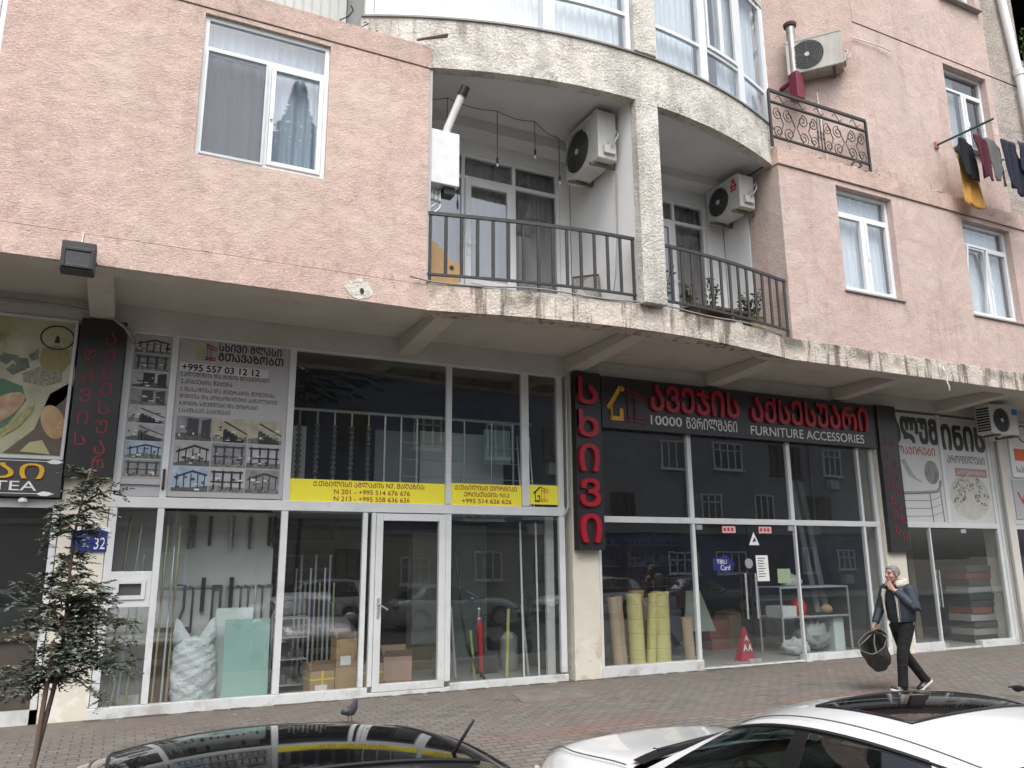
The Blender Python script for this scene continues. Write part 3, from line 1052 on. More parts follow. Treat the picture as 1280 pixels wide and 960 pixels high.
def emblem(parent, x, z, s, y, ma, mb_):
    """house-shaped emblem: a bent roofed G on the left, two columns with cross bars on the right"""
    m = MB()
    for a, c in (((0, .55), (.5, .98)), ((.12, .0), (.12, .7)), ((.08, .05), (.44, .05)), ((.42, 0), (.42, .4)), ((.3, .38), (.46, .38))):
        m.bar((x + a[0] * s, y, z + a[1] * s), (x + c[0] * s, y, z + c[1] * s), .004, .1 * s)
    m.build('emblem_house', ma, parent)
    m = MB()
    for a, c in (((.58, .0), (.58, 1.05)), ((.78, .0), (.78, .95)), ((.5, .06), (1.05, .06)), ((.5, .18), (1.05, .18)), ((.55, .78), (1.1, .62)), ((.5, .96), (1.1, .76))):
        m.bar((x + a[0] * s, y - .003, z + a[1] * s), (x + c[0] * s, y - .003, z + c[1] * s), .004, .05 * s)
    m.build('emblem_columns', mb_, parent)


emblem(b, 5.76, 2.7, .24, -.018, INK, ORANGE)


# ------------------------------------------------------------------ photo posters
def photo_tile(parent, x0, x1, z0, z1, y, seed, kind, st):
    """one printed photograph of a glazed structure: sky, ground and bars, flat print"""
    r = random.Random(seed)
    g = r.uniform(.38, .62)
    tints = {'sky': (.42, .54, .68), 'grey': (g, g, g * 1.02), 'beige': (.52, .48, .36), 'dark': (.3, .32, .33)}
    a = mat('print_' + kind + str(seed % 3), tints[kind], .5, c2=tuple(t * .55 for t in tints[kind]), vs=7, detail=8)
    w_, h_ = x1 - x0, z1 - z0
    m = MB()
    m.box(x0, x1, y - .001, y, z0, z1)
    m.mi = 1
    m.slab_xz([(x0, z0), (x1, z0), (x1, z0 + h_ * r.uniform(.12, .3)), (x0 + w_ * .5, z0 + h_ * r.uniform(.15, .35)), (x0, z0 + h_ * r.uniform(.1, .3))], y - .002, y - .001)
    m.mi = 2
    if st == 0:      # pergola
        zt = z0 + h_ * .72
        m.slab_xz([(x0 + w_ * .06, zt - h_ * .12), (x0 + w_ * .55, zt + h_ * .16), (x1 - w_ * .04, zt), (x1 - w_ * .04, zt - h_ * .08), (x0 + w_ * .55, zt + h_ * .06), (x0 + w_ * .06, zt - h_ * .2)], y - .003, y - .002)
        for k in range(5):
            xx = x0 + w_ * (.12 + .19 * k)
            m.box(xx, xx + w_ * .035, y - .003, y - .002, z0 + h_ * .15, zt)
    elif st == 1:    # framed hall
        for k in range(4):
            xx = x0 + w_ * (.1 + .25 * k)
            m.box(xx, xx + w_ * .06, y - .003, y - .002, z0 + h_ * .1, z1 - h_ * .1)
        m.box(x0 + w_ * .05, x1 - w_ * .05, y - .004, y - .003, z1 - h_ * .2, z1 - h_ * .12)
        m.box(x0 + w_ * .05, x1 - w_ * .05, y - .004, y - .003, z0 + h_ * .4, z0 + h_ * .46)
    elif st == 2:    # stair
        for k in range(6):
            m.box(x0 + w_ * (.3 + .1 * k), x0 + w_ * (.42 + .1 * k), y - .003, y - .002, z0, z0 + h_ * (.55 - .08 * k))
        m.slab_xz([(x0 + w_ * .3, z0 + h_ * .85), (x0 + w_ * .34, z0 + h_ * .9), (x1, z0 + h_ * .4), (x1, z0 + h_ * .34)], y - .004, y - .003)
    else:            # room with dark cabinet and a lit glass leaf
        m.box(x0 + w_ * .3, x0 + w_ * .62, y - .003, y - .002, z0 + h_ * .2, z1 - h_ * .08)
        m.slab_xz([(x0 + w_ * .7, z0 + h_ * .15), (x1 - w_ * .05, z0 + h_ * .05), (x1 - w_ * .05, z1 - h_ * .05), (x0 + w_ * .7, z1 - h_ * .15)], y - .004, y - .003)
    for k in range(10):
        xx, zz = x0 + w_ * r.uniform(.02, .85), z0 + h_ * r.uniform(.05, .6)
        m.mi = 1 + k % 3
        m.box(xx, xx + w_ * r.uniform(.04, .15), y - .0055 - .0003 * k, y - .005, zz, zz + h_ * r.uniform(.02, .12))
    fg = mat('print_ground' + str(seed % 3), ((.24, .25, .22), (.34, .31, .27), (.12, .14, .11))[seed % 3], .5, c2=(.06, .065, .06), vs=26, detail=8)
    dk = mat('print_bars' + str(seed % 2), ((.022, .026, .03), (.05, .05, .055))[seed % 2], .5)
    lt = mat('print_light', (.68, .69, .69), .5)
    return m.build('photo_print', [a, fg, dk, lt], parent)


p = thing('poster', 'tall narrow poster of eight stacked grey photographs', 'poster', (.12, .0, 2.85), group='photo posters of the glass workshop', world=True)
mb = MB()
mb.box(-.098, .358, -.01, .004, 2.86, 4.74)
mb.build('backing', POSTER, p)
kinds8 = ('grey', 'dark', 'grey', 'dark', 'grey', 'grey', 'sky', 'dark')
for k in range(8):
    photo_tile(p, -.085, .345, 4.5 - k * .232, 4.715 - k * .232, -.0105, 30 + k * 7, kinds8[k], (0, 1, 3, 3, 2, 2, 0, 1)[k])
mb = MB()
mb.box(-.098, .358, -.02, .02, 2.78, 2.855)
mb.box(-.098, .358, .02, .025, 2.63, 2.78)
mb.build('lower_board', POSTER, p)
p = thing('poster', 'large pale poster with Georgian headings, a phone number and nine photographs', 'poster', (1.17, 0, 2.64), group='photo posters of the glass workshop', world=True)
mb = MB()
mb.box(.442, 1.898, -.01, .004, 2.635, 4.74)
mb.build('backing', POSTER, p)
kinds9 = ('dark', 'beige', 'beige', 'grey', 'dark', 'grey', 'sky', 'grey', 'dark')
for k in range(9):
    i, j = k % 3, k // 3
    photo_tile(p, .49 + i * .455, .935 + i * .455, 3.375 - j * .335, 3.695 - j * .335, -.0105, 101 + k * 5, kinds9[k], (3, 2, 2, 0, 1, 1, 0, 1, 0)[k])
mb = MB()
mb.box(.47, 1.62, -.0135, -.0105, 4.3, 4.42)
mb.build('phone_strip', mat('pale_strip', (.62, .62, .61), .5), p)
lettering('heading', 'სხივი გლასი', .95, 1.78, 4.625, 4.73, -.0115, INK, p, .002, .02)
lettering('heading', 'გთავაზობთ', .95, 1.81, 4.49, 4.6, -.0115, INK, p, .002, .02)
lettering('phone_number', '+995 557 03 12 12', .5, 1.5, 4.315, 4.405, -.0145, INK, p, .002, .02)
for s, x1, z, m in (('1.ალუმინის და მინის მოაჯირები', 1.63, 4.235, INKGREY), ('2.კიბეების შეძენა', 1.15, 4.135, INKGREY), ('3.ფასადისა და ვიტრაჟის შეფუთვა', 1.72, 4.03, mat('brown_ink', (.17, .075, .07), .5)),
                    ('მინითა და კომპოზიტური პანელებით', 1.76, 3.935, mat('brown_ink', (.17, .075, .07), .5)), ('4.მინის სტენდები და ტიხრები', 1.5, 3.84, INKGREY), ('5.საშხაპე კაბინები', 1.15, 3.745, INKGREY)):
    lettering('list_line', s, .5, x1, z, z + .058, -.0115, m, p, .001, .005)
emblem(p, .66, 4.47, .24, -.014, mat('emblem_yellow', (.6, .58, .1), .5), INKMAROON)

# ------------------------------------------------------------------ shop front of the furniture fittings shop
s2 = thing('shopfront', 'shop front with frameless double glass doors below the black furniture sign', 'shopfront', (10, 0, 0), world=True)
for a, b, c, d in ((6.92, 6.97, .16, 3.95), (8.8, 8.89, 2.5, 3.95), (8.82, 8.89, .0, 2.4), (11.13, 11.22, 2.5, 3.95), (11.19, 11.23, .13, 2.4), (12.99, 13.05, .13, 3.95), (13.36, 13.46, .0, 3.95)):
    MB().box(a, b, Ya, Yb, c, d).build('mullion', ALU, s2, bevel=.004)
mb = MB()
mb.box(6.92, 13.46, -.045, .05, 2.4, 2.5)
mb.build('transom', ALU, s2, bevel=.005)
mb = MB()
mb.box(6.91, 8.9, -.06, .1, -.03, .16)
mb.box(11.19, 13.4, -.06, .1, -.03, .125)
mb.box(8.9, 11.19, -.03, .08, -.03, .025)
mb.build('sill', ALU, s2, bevel=.006)
panes(((6.97, 8.82, .16, 2.4), (6.97, 8.8, 2.5, 3.95), (8.89, 11.13, 2.5, 3.95), (11.22, 12.99, 2.5, 3.95), (11.23, 12.99, .125, 2.4), (13.05, 13.36, .1, 2.4), (13.05, 13.36, 2.5, 3.95)), 0, s2)
for a, b, hx in ((8.93, 10.045, 9.96), (10.06, 11.17, 10.19)):
    mb = MB()
    mb.box(a, b, -.005, .005, .035, 2.385)
    d = mb.build('door', SHOPGLASS, s2)
    mb = MB()
    for yy in (-.06, .06):
        mb.tube(((hx - .05 if yy < 0 else hx + .05, yy, .78), (hx - .05 if yy < 0 else hx + .05, yy, 1.55)), .018, 10)
    for zz in (.95, 1.42):
        mb.tube(((hx - .05, -.06, zz), (hx - .03, -.006, zz)), .012)
        mb.tube(((hx + .05, .06, zz), (hx + .03, .006, zz)), .012)
    mb.build('pull_handle', STEEL, d, smooth=True)
    mb = MB()
    xx = a if hx < 10 else b - .12
    mb.box(xx, xx + .12, -.018, .018, 2.3, 2.39)
    mb.box((b - .13) if hx < 10 else a, b if hx < 10 else a + .13, -.016, .016, .03, .11)
    mb.build('hinge_fitting', STEEL, d)

# stickers and notices on those doors
st = thing('door_sticker', 'dark blue cloud-shaped sticker with white script on the left glass door', 'sticker', (9.47, -.008, 1.6), world=True)
mb = MB()
mb.slab_xz([(9.47 + (.24 + .025 * math.cos(5 * k * .224)) * math.cos(k * .224), 1.71 + (.14 + .02 * math.cos(5 * k * .224)) * math.sin(k * .224)) for k in range(28)], -.009, -.0055)
mb.build('sticker_sheet', mat('navy_vinyl', (.025, .03, .17), .4), st)
lettering('lettering', 'TBILI', 9.33, 9.55, 1.72, 1.79, -.0095, WHITE, st, .001, .0, False)
lettering('lettering', 'Card', 9.41, 9.62, 1.61, 1.7, -.0095, WHITE, st, .001, .0, False)
st = thing('door_notice', 'white printed sheet taped above the right pull handle', 'notice', (10.36, -.008, 1.5), world=True)
mb = MB()
mb.slab_xz([(10.22, 1.86), (10.5, 1.86), (10.51, 1.41), (10.23, 1.41)], -.009, -.0055)
mb.build('paper', WHITE, st)
mb = MB()
for k in range(8):
    mb.box(10.26, 10.3 + rnd.uniform(.08, .17), -.0105, -.0092, 1.8 - k * .045, 1.815 - k * .045)
mb.build('printed_lines', INKGREY, st)
st = tag(MB().slab_xz([(10.72, 1.62), (11.03, 1.62), (11.03, 1.37), (10.72, 1.37)], .006, .009).build('door_card', mat('lime_paper', (.5, .6, .36), .6)), 'blank pale green card behind the right glass door', 'card')
st = thing('warning_sticker', 'small white triangle warning sticker high on the glass doors', 'sticker', (10.2, -.008, 2.04), world=True)
mb = MB()
mb.slab_xz([(10.09, 2.04), (10.33, 2.04), (10.21, 2.27)], -.009, -.0055)
mb.build('sticker_sheet', WHITE, st)
mb = MB()
mb.slab_xz([(10.17, 2.09), (10.26, 2.11), (10.22, 2.18)], -.0105, -.0093)
mb.build('pictogram', INK, st)
for x, lab in ((9.66, 'pink and white paper label at the top of the left glass door'), (10.5, 'pink and white paper label at the top of the right glass door')):
    st = thing('paper_label', lab, 'label', (x, -.008, 2.27), group='paper labels on the glass doors', world=True)
    mb = MB()
    mb.box(x - .16, x + .14, -.009, -.0055, 2.25, 2.37)
    mb.build('paper', mat('pink_paper', (.72, .45, .45), .6), st)
    mb = MB()
    for k in range(3):
        mb.box(x - .13 + k * .085, x - .08 + k * .085, -.0105, -.0093, 2.28, 2.34)
    mb.build('printed_marks', INKRED, st)
st = tag(MB().disc_xz(10.05, 1.72, .085, .085, -.02, -.0062, 20).build('door_lock', STEEL), 'round steel lock plate where the two glass doors meet', 'lock')

# black fascia sign of that shop
fs = thing('shop_sign', 'long black fascia sign with raised red Georgian letters and FURNITURE ACCESSORIES', 'sign', (10.2, -.1, 3.96), world=True)
mb = MB()
mb.box(6.985, 13.46, -.16, -.06, 3.955, 4.82)
mb.build('sign_box', SIGNBLACK, fs, bevel=.006)
mb = MB()
frame_rect(mb, 6.98, 13.47, 3.95, 4.825, .02, -.17, -.05)
mb.build('sign_frame', mat('dark_trim', (.05, .05, .05), .4), fs)
lettering('lettering', 'ავეჯის', 7.95, 9.9, 4.3, 4.75, -.16, RED, fs, .05, .02)
lettering('lettering', 'აქსესუარი', 10.2, 13.22, 4.27, 4.73, -.16, RED, fs, .05, .02)
lettering('lettering', '10000', 7.96, 8.62, 4.06, 4.22, -.16, WHITE, fs, .008, .01)
lettering('lettering', 'წვრილმანი', 8.72, 9.86, 4.04, 4.24, -.16, WHITE, fs, .008, .0)
lettering('lettering', 'FURNITURE ACCESSORIES', 10.18, 13.1, 4.02, 4.19, -.16, WHITE, fs, .008, -.003, False)
mb = MB()
for a, c in (((7.1, 4.28), (7.36, 4.66)), ((7.36, 4.66), (7.42, 4.6)), ((7.16, 4.1), (7.16, 4.36))):
    mb.bar((a[0], -.168, a[1]), (c[0], -.168, c[1]), .016, .07)
mb.slab_xz([(7.14, 4.08), (7.4, 4.08), (7.4, 4.28), (7.33, 4.3), (7.33, 4.15), (7.14, 4.15)], -.176, -.16)
mb.build('emblem_house', mat('amber_acrylic', (.72, .4, .03), .4), fs)
mb = MB()
for a, c in (((7.5, 4.06), (7.5, 4.7)), ((7.64, 4.06), (7.64, 4.66)), ((7.4, 4.1), (7.86, 4.06)), ((7.4, 4.17), (7.86, 4.13)), ((7.44, 4.66), (7.86, 4.5)), ((7.44, 4.56), (7.86, 4.42))):
    mb.bar((a[0], -.168, a[1]), (c[0], -.168, c[1]), .016, .025)
mb.build('emblem_columns', DARKRED, fs)

# tall sign on the pillar between the two shops
vs_ = thing('shop_sign', 'tall black pillar sign with four big raised red letters', 'sign', (6.68, -.15, 1.95), world=True)
mb = MB()
mb.box(6.44, 6.93, -.22, -.075, 1.95, 4.84)
mb.build('sign_box', SIGNBLACK, vs_, bevel=.006)
for s, z in (('ს', 4.3), ('ხ', 3.76), ('ი', 3.2), ('ვ', 2.64), ('ი', 2.08)):
    lettering('letter', s, 6.475, 6.83, z, z + .43, -.22, RED, vs_, .06, .02)
# the narrow black panels with two columns of small faded letters
for x0, x1, ya, yb, lab, A, B in (
        (-.72, -.2, -.16, -.035, 'tall black panel with two columns of faded red letters beside the food poster', ((.26, 'დ', 4.27), (.26, 'კ', 4.02), (.25, 'ვ', 3.76), (.25, 'ი', 3.48), (.24, 'ს', 3.22)),
         ((.68, 'ა', 4.52), (.68, 'ქ', 4.3), (.68, 'ს', 4.07), (.68, 'ე', 3.86), (.68, 'ს', 3.62), (.67, 'უ', 3.38), (.67, 'ა', 3.12), (.67, 'რ', 2.94 + .0), (.67, 'ი', 2.74 + .15 - .13 + .0))),
        (13.5, 14.05, -.2, -.105, 'tall black panel with two columns of faded red letters beside the aluminium posters', ((.25, 'კ', 4.0), (.25, 'ა', 3.72), (.3, 'ბ', 3.42), (.3, 'ი', 3.12), (.36, 'ნ', 2.84), (.4, 'ი', 2.56), (.44, 'ს', 2.26)),
         ((.62, 'ქ', 4.0), (.64, 'ა', 3.58), (.66, 'ს', 3.28), (.68, 'უ', 3.02), (.7, 'ა', 2.74), (.74, 'რ', 2.46), (.78, 'ი', 2.14)))):
    zt = 4.84
    z0 = 2.83 if x0 < 0 else 1.91
    q = thing('shop_sign', lab, 'sign', ((x0 + x1) / 2, ya, z0), group='narrow black letter panels', world=True)
    mb = MB()
    mb.box(x0, x1, ya, yb, z0, zt)
    mb.build('sign_box', SIGNBLACK, q, bevel=.006)
    for c in (A, B):
        for fx, s, z in c:
            if z < z0 + .02:
                continue
            xx = x0 + (x1 - x0) * fx
            lettering('letter', s, xx - .065, xx + .065, z, z + .17, ya, DARKRED, q, .006, .0)

# ------------------------------------------------------------------ shop front with the aluminium posters
s3 = thing('shopfront', 'shop front with poster-covered upper lights and a glass door beside the long box stack', 'shopfront', (15.6, 0, 0), world=True)
for a, b, c, d in ((14.03, 14.09, .0, 4.8), (15.52, 15.62, 2.5, 4.8), (17.08, 17.18, .0, 4.8), (14.88, 14.92, .1, 2.4)):
    MB().box(a, b, Ya, Yb, c, d).build('mullion', ALU, s3, bevel=.004)
MB().box(17.18, 17.25, -.06, .03, .0, 4.8).build('mullion', ALU, s3)
mb = MB()
mb.box(14.09, 17.08, -.045, .05, 2.4, 2.5)
mb.build('transom', ALU, s3, bevel=.005)
mb = MB()
mb.box(14.03, 14.92, -.06, .1, -.03, .16)
mb.box(16.06, 17.2, -.06, .1, -.03, .13)
mb.box(14.92, 16.06, -.03, .08, -.03, .03)
mb.build('sill', ALU, s3, bevel=.006)
panes(((14.09, 14.88, .16, 2.4), (16.06, 17.08, .13, 2.4)), 0, s3)
mb = MB()
mb.box(14.93, 16.05, -.005, .005, .035, 2.385)
d = mb.build('door', SHOPGLASS, s3)
mb = MB()
for yy, xx in ((-.06, 14.99), (.06, 15.06)):
    mb.tube(((xx, yy, .82), (xx + .0, yy, 1.55)), .014, 10)
for zz in (.98, 1.42):
    mb.tube(((14.99, -.06, zz), (15.02, 0, zz), (15.06, .06, zz)), .01)
mb.build('pull_handle', STEEL, d, smooth=True)
mb = MB()
mb.box(14.93, 15.1, -.016, .016, .03, .12)
mb.box(15.9, 16.05, -.016, .016, 2.3, 2.38)
mb.build('hinge_fitting', STEEL, d)

p = thing('poster', 'pale poster of a tubular handrail with red Georgian heading under the soffit', 'poster', (14.8, 0, 2.5), group='aluminium posters', world=True)
mb = MB()
mb.box(14.092, 15.518, -.012, .004, 2.5, 4.78)
mb.build('backing', POSTERW, p)
lettering('heading', 'ალუმ', 14.11, 15.515, 4.16, 4.68, -.013, mat('slate_ink', (.04, .05, .045), .5), p, .002, .045)
lettering('subheading', 'მოაჯირები', 14.12, 15.38, 3.9, 4.07, -.013, INKRED, p, .002, .004)
mb = MB()
mb.tube([(14.1 + 1.2 * t, -.014, 3.1 + .0 * t + .06 * t * t) for t in [i / 10 for i in range(11)]] + [(15.4, -.014, 3.25), (15.44, -.014, 3.38)], .03)
for x in (14.2, 15.08, 15.42):
    mb.tube(((x, -.013, 2.52), (x - .02, -.013, 3.1 + (.1 if x > 15.3 else 0))), .014)
for z in (2.62, 2.78, 2.94):
    mb.tube(((14.1, -.013, z), (15.08, -.013, z + .02), (15.42, -.013, z + .12)), .007)
mb.build('printed_handrail', mat('print_rail', (.3, .31, .31), .5), p)
mb = MB()
mb.disc_xz(15.2, 3.55, .22, .25, -.016, -.0125, 24)
mb.build('printed_disc', mat('print_disc', (.33, .33, .31), .5, c2=(.13, .13, .12), vs=9, vst=(2, 1, .5)), p)
mb = MB()
mb.slab_xz([(14.3, 3.78), (14.42, 3.8), (14.62, 3.5), (14.72, 3.42), (14.5, 3.44)], -.016, -.0125)
mb.bar((14.5, -.015, 3.46), (14.85, -.015, 3.34), .003, .03)
mb.build('printed_profile', mat('print_profile', (.38, .39, .37), .5), p)

p = thing('poster', 'pale poster with a fan of metal profile samples beside the outdoor unit', 'poster', (16.3, 0, 2.5), group='aluminium posters', world=True)
mb = MB()
mb.box(15.622, 17.078, -.012, .004, 2.5, 4.78)
mb.build('backing', POSTERW, p)
lettering('heading', 'ინის', 15.66, 17.05, 4.08, 4.6, -.013, mat('slate_ink', (.04, .05, .045), .5), p, .002, .045)
lettering('subheading', 'პროფილები', 15.74, 16.98, 3.78, 3.95, -.013, INKGREY, p, .002, .002)
mb = MB()
mb.box(15.96, 17.0, -.016, -.0125, 3.5, 3.68)
fr_ = mb.build('printed_plate', mat('print_plate', (.4, .24, .22), .5), p)
lettering('plate_text', 'ალუმინის', 16.02, 16.94, 3.55, 3.63, -.0165, POSTERW, fr_, .001, .0)
r = random.Random(5)
dk = MB()
lt = MB()
mb = MB()
mb.disc_xz(16.35, 2.5 + .58, .64, .5, -.0145, -.0125, 40)
mb.build('printed_fan', mat('print_fan', (.56, .55, .5), .5, c2=(.46, .45, .4), vs=8), p)
for k in range(95):
    a, q = r.uniform(-.6, 3.7), r.uniform(.12, 1) ** .6
    x, z = 16.35 + .6 * q * math.cos(a), 3.08 + .46 * q * math.sin(a)
    if z < 2.55:
        continue
    t = r.choice((dk, lt, dk))
    th = r.uniform(0, 3)
    l, ww = r.uniform(.03, .09), r.uniform(.015, .04)
    c, s = math.cos(th), math.sin(th)
    t.slab_xz([(x + c * i * l / 2 - s * j * ww / 2, z + s * i * l / 2 + c * j * ww / 2) for i, j in ((-1, -1), (1, -1), (1, 1), (-1, 1))], -.0175 - k * .00005, -.0147)
dk.build('printed_samples', mat('print_sample_dark', (.1, .1, .1), .5, c2=(.25, .24, .2), vs=9), p)
lt.build('printed_samples', mat('print_sample_mid', (.32, .3, .24), .5, c2=(.5, .49, .44), vs=9), p)

# ------------------------------------------------------------------ last shop at the right edge
s4 = thing('shopfront', 'white panelled shop front with a glass lower light at the right edge of the frame', 'shopfront', (19.5, 0, 0), world=True)
mb = MB()
mb.box(17.66, 24, -.03, .03, 2.5, 4.84)
mb.build('upper_panel', POSTERW, s4)
mb = MB()
for a, b, c, d in ((17.66, 17.74, 0, 2.5), (19.6, 19.7, .1, 2.4), (23.9, 24, 0, 2.5), (17.74, 23.9, 2.4, 2.49), (17.66, 24, -.02, .1)):
    MB().box(a, b, -.04, .04, c, d).build('mullion', ALU, s4)
panes(((17.74, 19.6, .1, 2.4), (19.7, 23.9, .1, 2.4)), 0, s4)
q = thing('shop_sign', 'white sign with an orange block and a shield outline at the right edge', 'sign', (19, -.05, 3.55), world=True)
mb = MB()
mb.box(17.85, 20.2, -.07, -.032, 3.55, 4.8)
mb.build('sign_sheet', WHITE, q)
mb = MB()
mb.box(17.99, 18.5, -.078, -.07, 3.93, 4.2)
mb.build('orange_block', mat('orange_vinyl', (.75, .12, .02), .5), q)
lettering('lettering', 'სან', 18.0, 18.36, 3.66, 3.8, -.07, INK, q, .003, .0)
mb = MB()
mb.ring_xz(18.4, 4.56, .2, .2, .03, -.078, -.07)
mb.build('shield_outline', INKGREY, q)
q = thing('shop_sign', 'pale panel sign with red capitals below the orange block', 'sign', (18.6, -.05, 2.7), world=True)
mb = MB()
mb.box(17.8, 20, -.05, -.032, 2.62, 3.5)
mb.build('sign_sheet', POSTER, q)
lettering('lettering', 'VIT', 17.92, 18.7, 2.95, 3.22, -.05, INKRED, q, .003, .005, False)

# ------------------------------------------------------------------ the tea shop at the left edge
s0 = thing('shopfront', 'dark glazed shop front under the food poster at the left edge', 'shopfront', (-3, 0, 0), world=True)
mb = MB()
for a, b, c, d in ((-.8, -.73, 0, 2.5), (-4, -3.92, 0, 2.5), (-8, -7.9, 0, 2.5), (-8, -.73, -.02, .16), (-8, -.73, 2.46, 2.56)):
    MB().box(a, b, -.03, .03, c, d).build('mullion', ALU, s0)
panes(((-3.92, -.8, .16, 2.46), (-7.9, -4, .16, 2.46)), 0, s0)
q = thing('food_poster', 'big green food poster with a teapot, rolls and a cup above the tea sign', 'poster', (-2.2, -.05, 3.05), world=True)
mb = MB()
mb.box(-4.2, -.79, -.06, -.03, 3.07, 4.79)
mb.build('poster_sheet', mat('print_green', (.3, .3, .1), .5, c2=(.52, .5, .36), vs=1.3, detail=8, layers=((1.6, (1, 1, 1), .55, .7, (.09, .13, .06), .8),)), q)
mb = MB()
frame_rect(mb, -4.23, -.755, 3.04, 4.82, .035, -.075, -.025)
mb.build('poster_frame', ALU, q)
Yp = -.0605
def motif(name, m, f, k=0):
    b_ = MB()
    f(b_, Yp - .0016 * k - .0016, Yp - .0016 * k)
    return b_.build(name, m, q)
motif('printed_steam', mat('print_cream', (.5, .47, .35), .5, c2=(.3, .31, .2), vs=2.5), lambda b, a, c: b.disc_xz(-1.15, 4.1, .42, .5, a, c), 0)
motif('printed_leaf', mat('print_darkleaf', (.05, .07, .04), .5, c2=(.16, .18, .14), vs=7, detail=8), lambda b, a, c: [b.slab_xz([(x + l * math.cos(t + q) * (.5 if abs(q) > .2 else 1), z_ + l * math.sin(t + q) * (.5 if abs(q) > .2 else 1)) for q in (0, .5, 1.6, 3.14, 4.7, 5.8)], a - .0001 * i, c) for i, (x, z_, l, t) in enumerate([(-1.5, 4.25, .16, .3), (-1.3, 4.2, .17, 2.6), (-1.4, 4.12, .15, .1), (-1.2, 4.3, .12, 1.2), (-1.62, 4.12, .14, 2.9), (-1.18, 4.1, .1, .6)])], 1)
motif('printed_seeds', mat('print_seeds', (.12, .12, .08), .5, c2=(.35, .33, .24), vs=30), lambda b, a, c: b.slab_xz([(-1.3, 4.08), (-1.1, 4.2), (-.88, 4.14), (-.86, 4.02), (-1.05, 3.93), (-1.28, 3.98)], a, c), 2)
motif('printed_teapot', mat('print_teapot', (.3, .26, .11), .5, c2=(.2, .17, .06), vs=14, vst=(6, 1, .2)), lambda b, a, c: b.slab_xz([(-1.12, 4.42), (-1.14, 4.26), (-1.08, 4.14), (-.86, 4.14), (-.8, 4.28), (-.82, 4.42), (-.96, 4.47)], a, c), 3)
motif('printed_handle', INK, lambda b, a, c: b.ring_xz(-.97, 4.57, .19, .16, .018, a, c), 4)
motif('printed_knob', INK, lambda b, a, c: b.slab_xz([(-1.0, 4.5), (-.94, 4.5), (-.95, 4.58), (-.98, 4.6)], a, c), 5)
motif('printed_cup', mat('print_cup', (.04, .11, .06), .5, c2=(.09, .2, .12), vs=3), lambda b, a, c: b.slab_xz([(-1.75, 3.95), (-1.5, 4.0), (-1.28, 3.92), (-1.22, 3.75), (-1.4, 3.4), (-1.75, 3.3)], a, c), 1)
motif('printed_shade', mat('print_brown', (.12, .095, .07), .5), lambda b, a, c: b.slab_xz([(-.79, 4.0), (-.98, 3.85), (-1.1, 3.4), (-1.4, 3.09), (-.795, 3.09)], a, c), 0)
motif('printed_bread', mat('print_crust', (.34, .17, .09), .5, c2=(.52, .36, .23), vs=9, layers=((40, (1, 1, 1), .56, .66, (.66, .5, .34), .6),)), lambda b, a, c: b.slab_xz([(-1.5 + .26 * math.cos(t) + .05 * math.sin(t), 3.6 + .2 * math.sin(t) + .14 * math.cos(t)) for t in [k * .2618 for k in range(24)]], a, c), 6)
motif('printed_filling', mat('print_filling', (.48, .42, .2), .5, c2=(.2, .23, .07), vs=16, detail=8), lambda b, a, c: b.slab_xz([(-1.5, 3.34), (-1.36, 3.45), (-1.2, 3.66), (-1.13, 3.76), (-1.14, 3.62), (-1.26, 3.42), (-1.42, 3.29)], a, c), 8)
motif('printed_bun', mat('print_bun', (.36, .2, .09), .5, c2=(.52, .36, .2), vs=6, layers=((40, (1, 1, 1), .56, .66, (.62, .46, .3), .5),)), lambda b, a, c: b.slab_xz([(-.91 + .13 * math.cos(t) - .05 * math.sin(t), 3.5 + .21 * math.sin(t)) for t in [k * .2618 for k in range(24)]], a, c), 6)
motif('printed_cheese', mat('print_cheese', (.5, .45, .24), .5), lambda b, a, c: b.slab_xz([(-1.22, 3.12), (-1.13, 3.24), (-1.0, 3.27), (-.9, 3.1)], a, c), 7)

q = thing('shop_sign', 'dark tea shop sign with orange Georgian letters and a white leaf drawing', 'sign', (-2.2, -.1, 2.58), world=True)
mb = MB()
mb.box(-4.2, -.74, -.16, -.02, 2.58, 3.03)
mb.build('sign_box', mat('charcoal_panel', (.055, .052, .055), .45), q, bevel=.006)
lettering('lettering', 'ჩაი', -1.78, -.93, 2.79, 2.97, -.16, mat('amber_acrylic', (.72, .4, .03), .4), q, .02, .01)
lettering('lettering', 'TEA', -1.44, -.99, 2.65, 2.76, -.16, WHITE, q, .004, -.003, False)
mb = MB()
mb.box(-4.1, -.8, -.164, -.16, 3.0, 3.007)
mb.box(-4.1, -.8, -.164, -.16, 2.612, 2.619)
for x, z in ((-.83, 3.0), (-.9, 2.615)):
    mb.slab_xz([(x - .09, z), (x - .02, z + .03), (x + .05, z + .02), (x + .09, z), (x + .03, z - .025), (x - .04, z - .025)], -.165, -.1605)
mb.build('leaf_drawing', WHITE, q)
q2 = tag(MB().lathe([(.05, 0), (.05, .03), (.02, .06)], 16, Matrix.Translation((-1.12, -.1, 2.52))).build('downlight', WHITE, smooth=True), 'small white downlight under the tea sign', 'light')
mb.bm.free()
# open shutter box and counter in the tea shop
mb = MB()
mb.box(-3.9, -.82, .3, .8, .9, 1.0)
mb.box(-3.9, -.82, .35, .75, .03, .9)
tag(mb.build('shop_counter', mat('brown_counter', (.1, .06, .04), .5, c2=(.07, .045, .03))), 'brown counter inside the tea shop', 'counter')

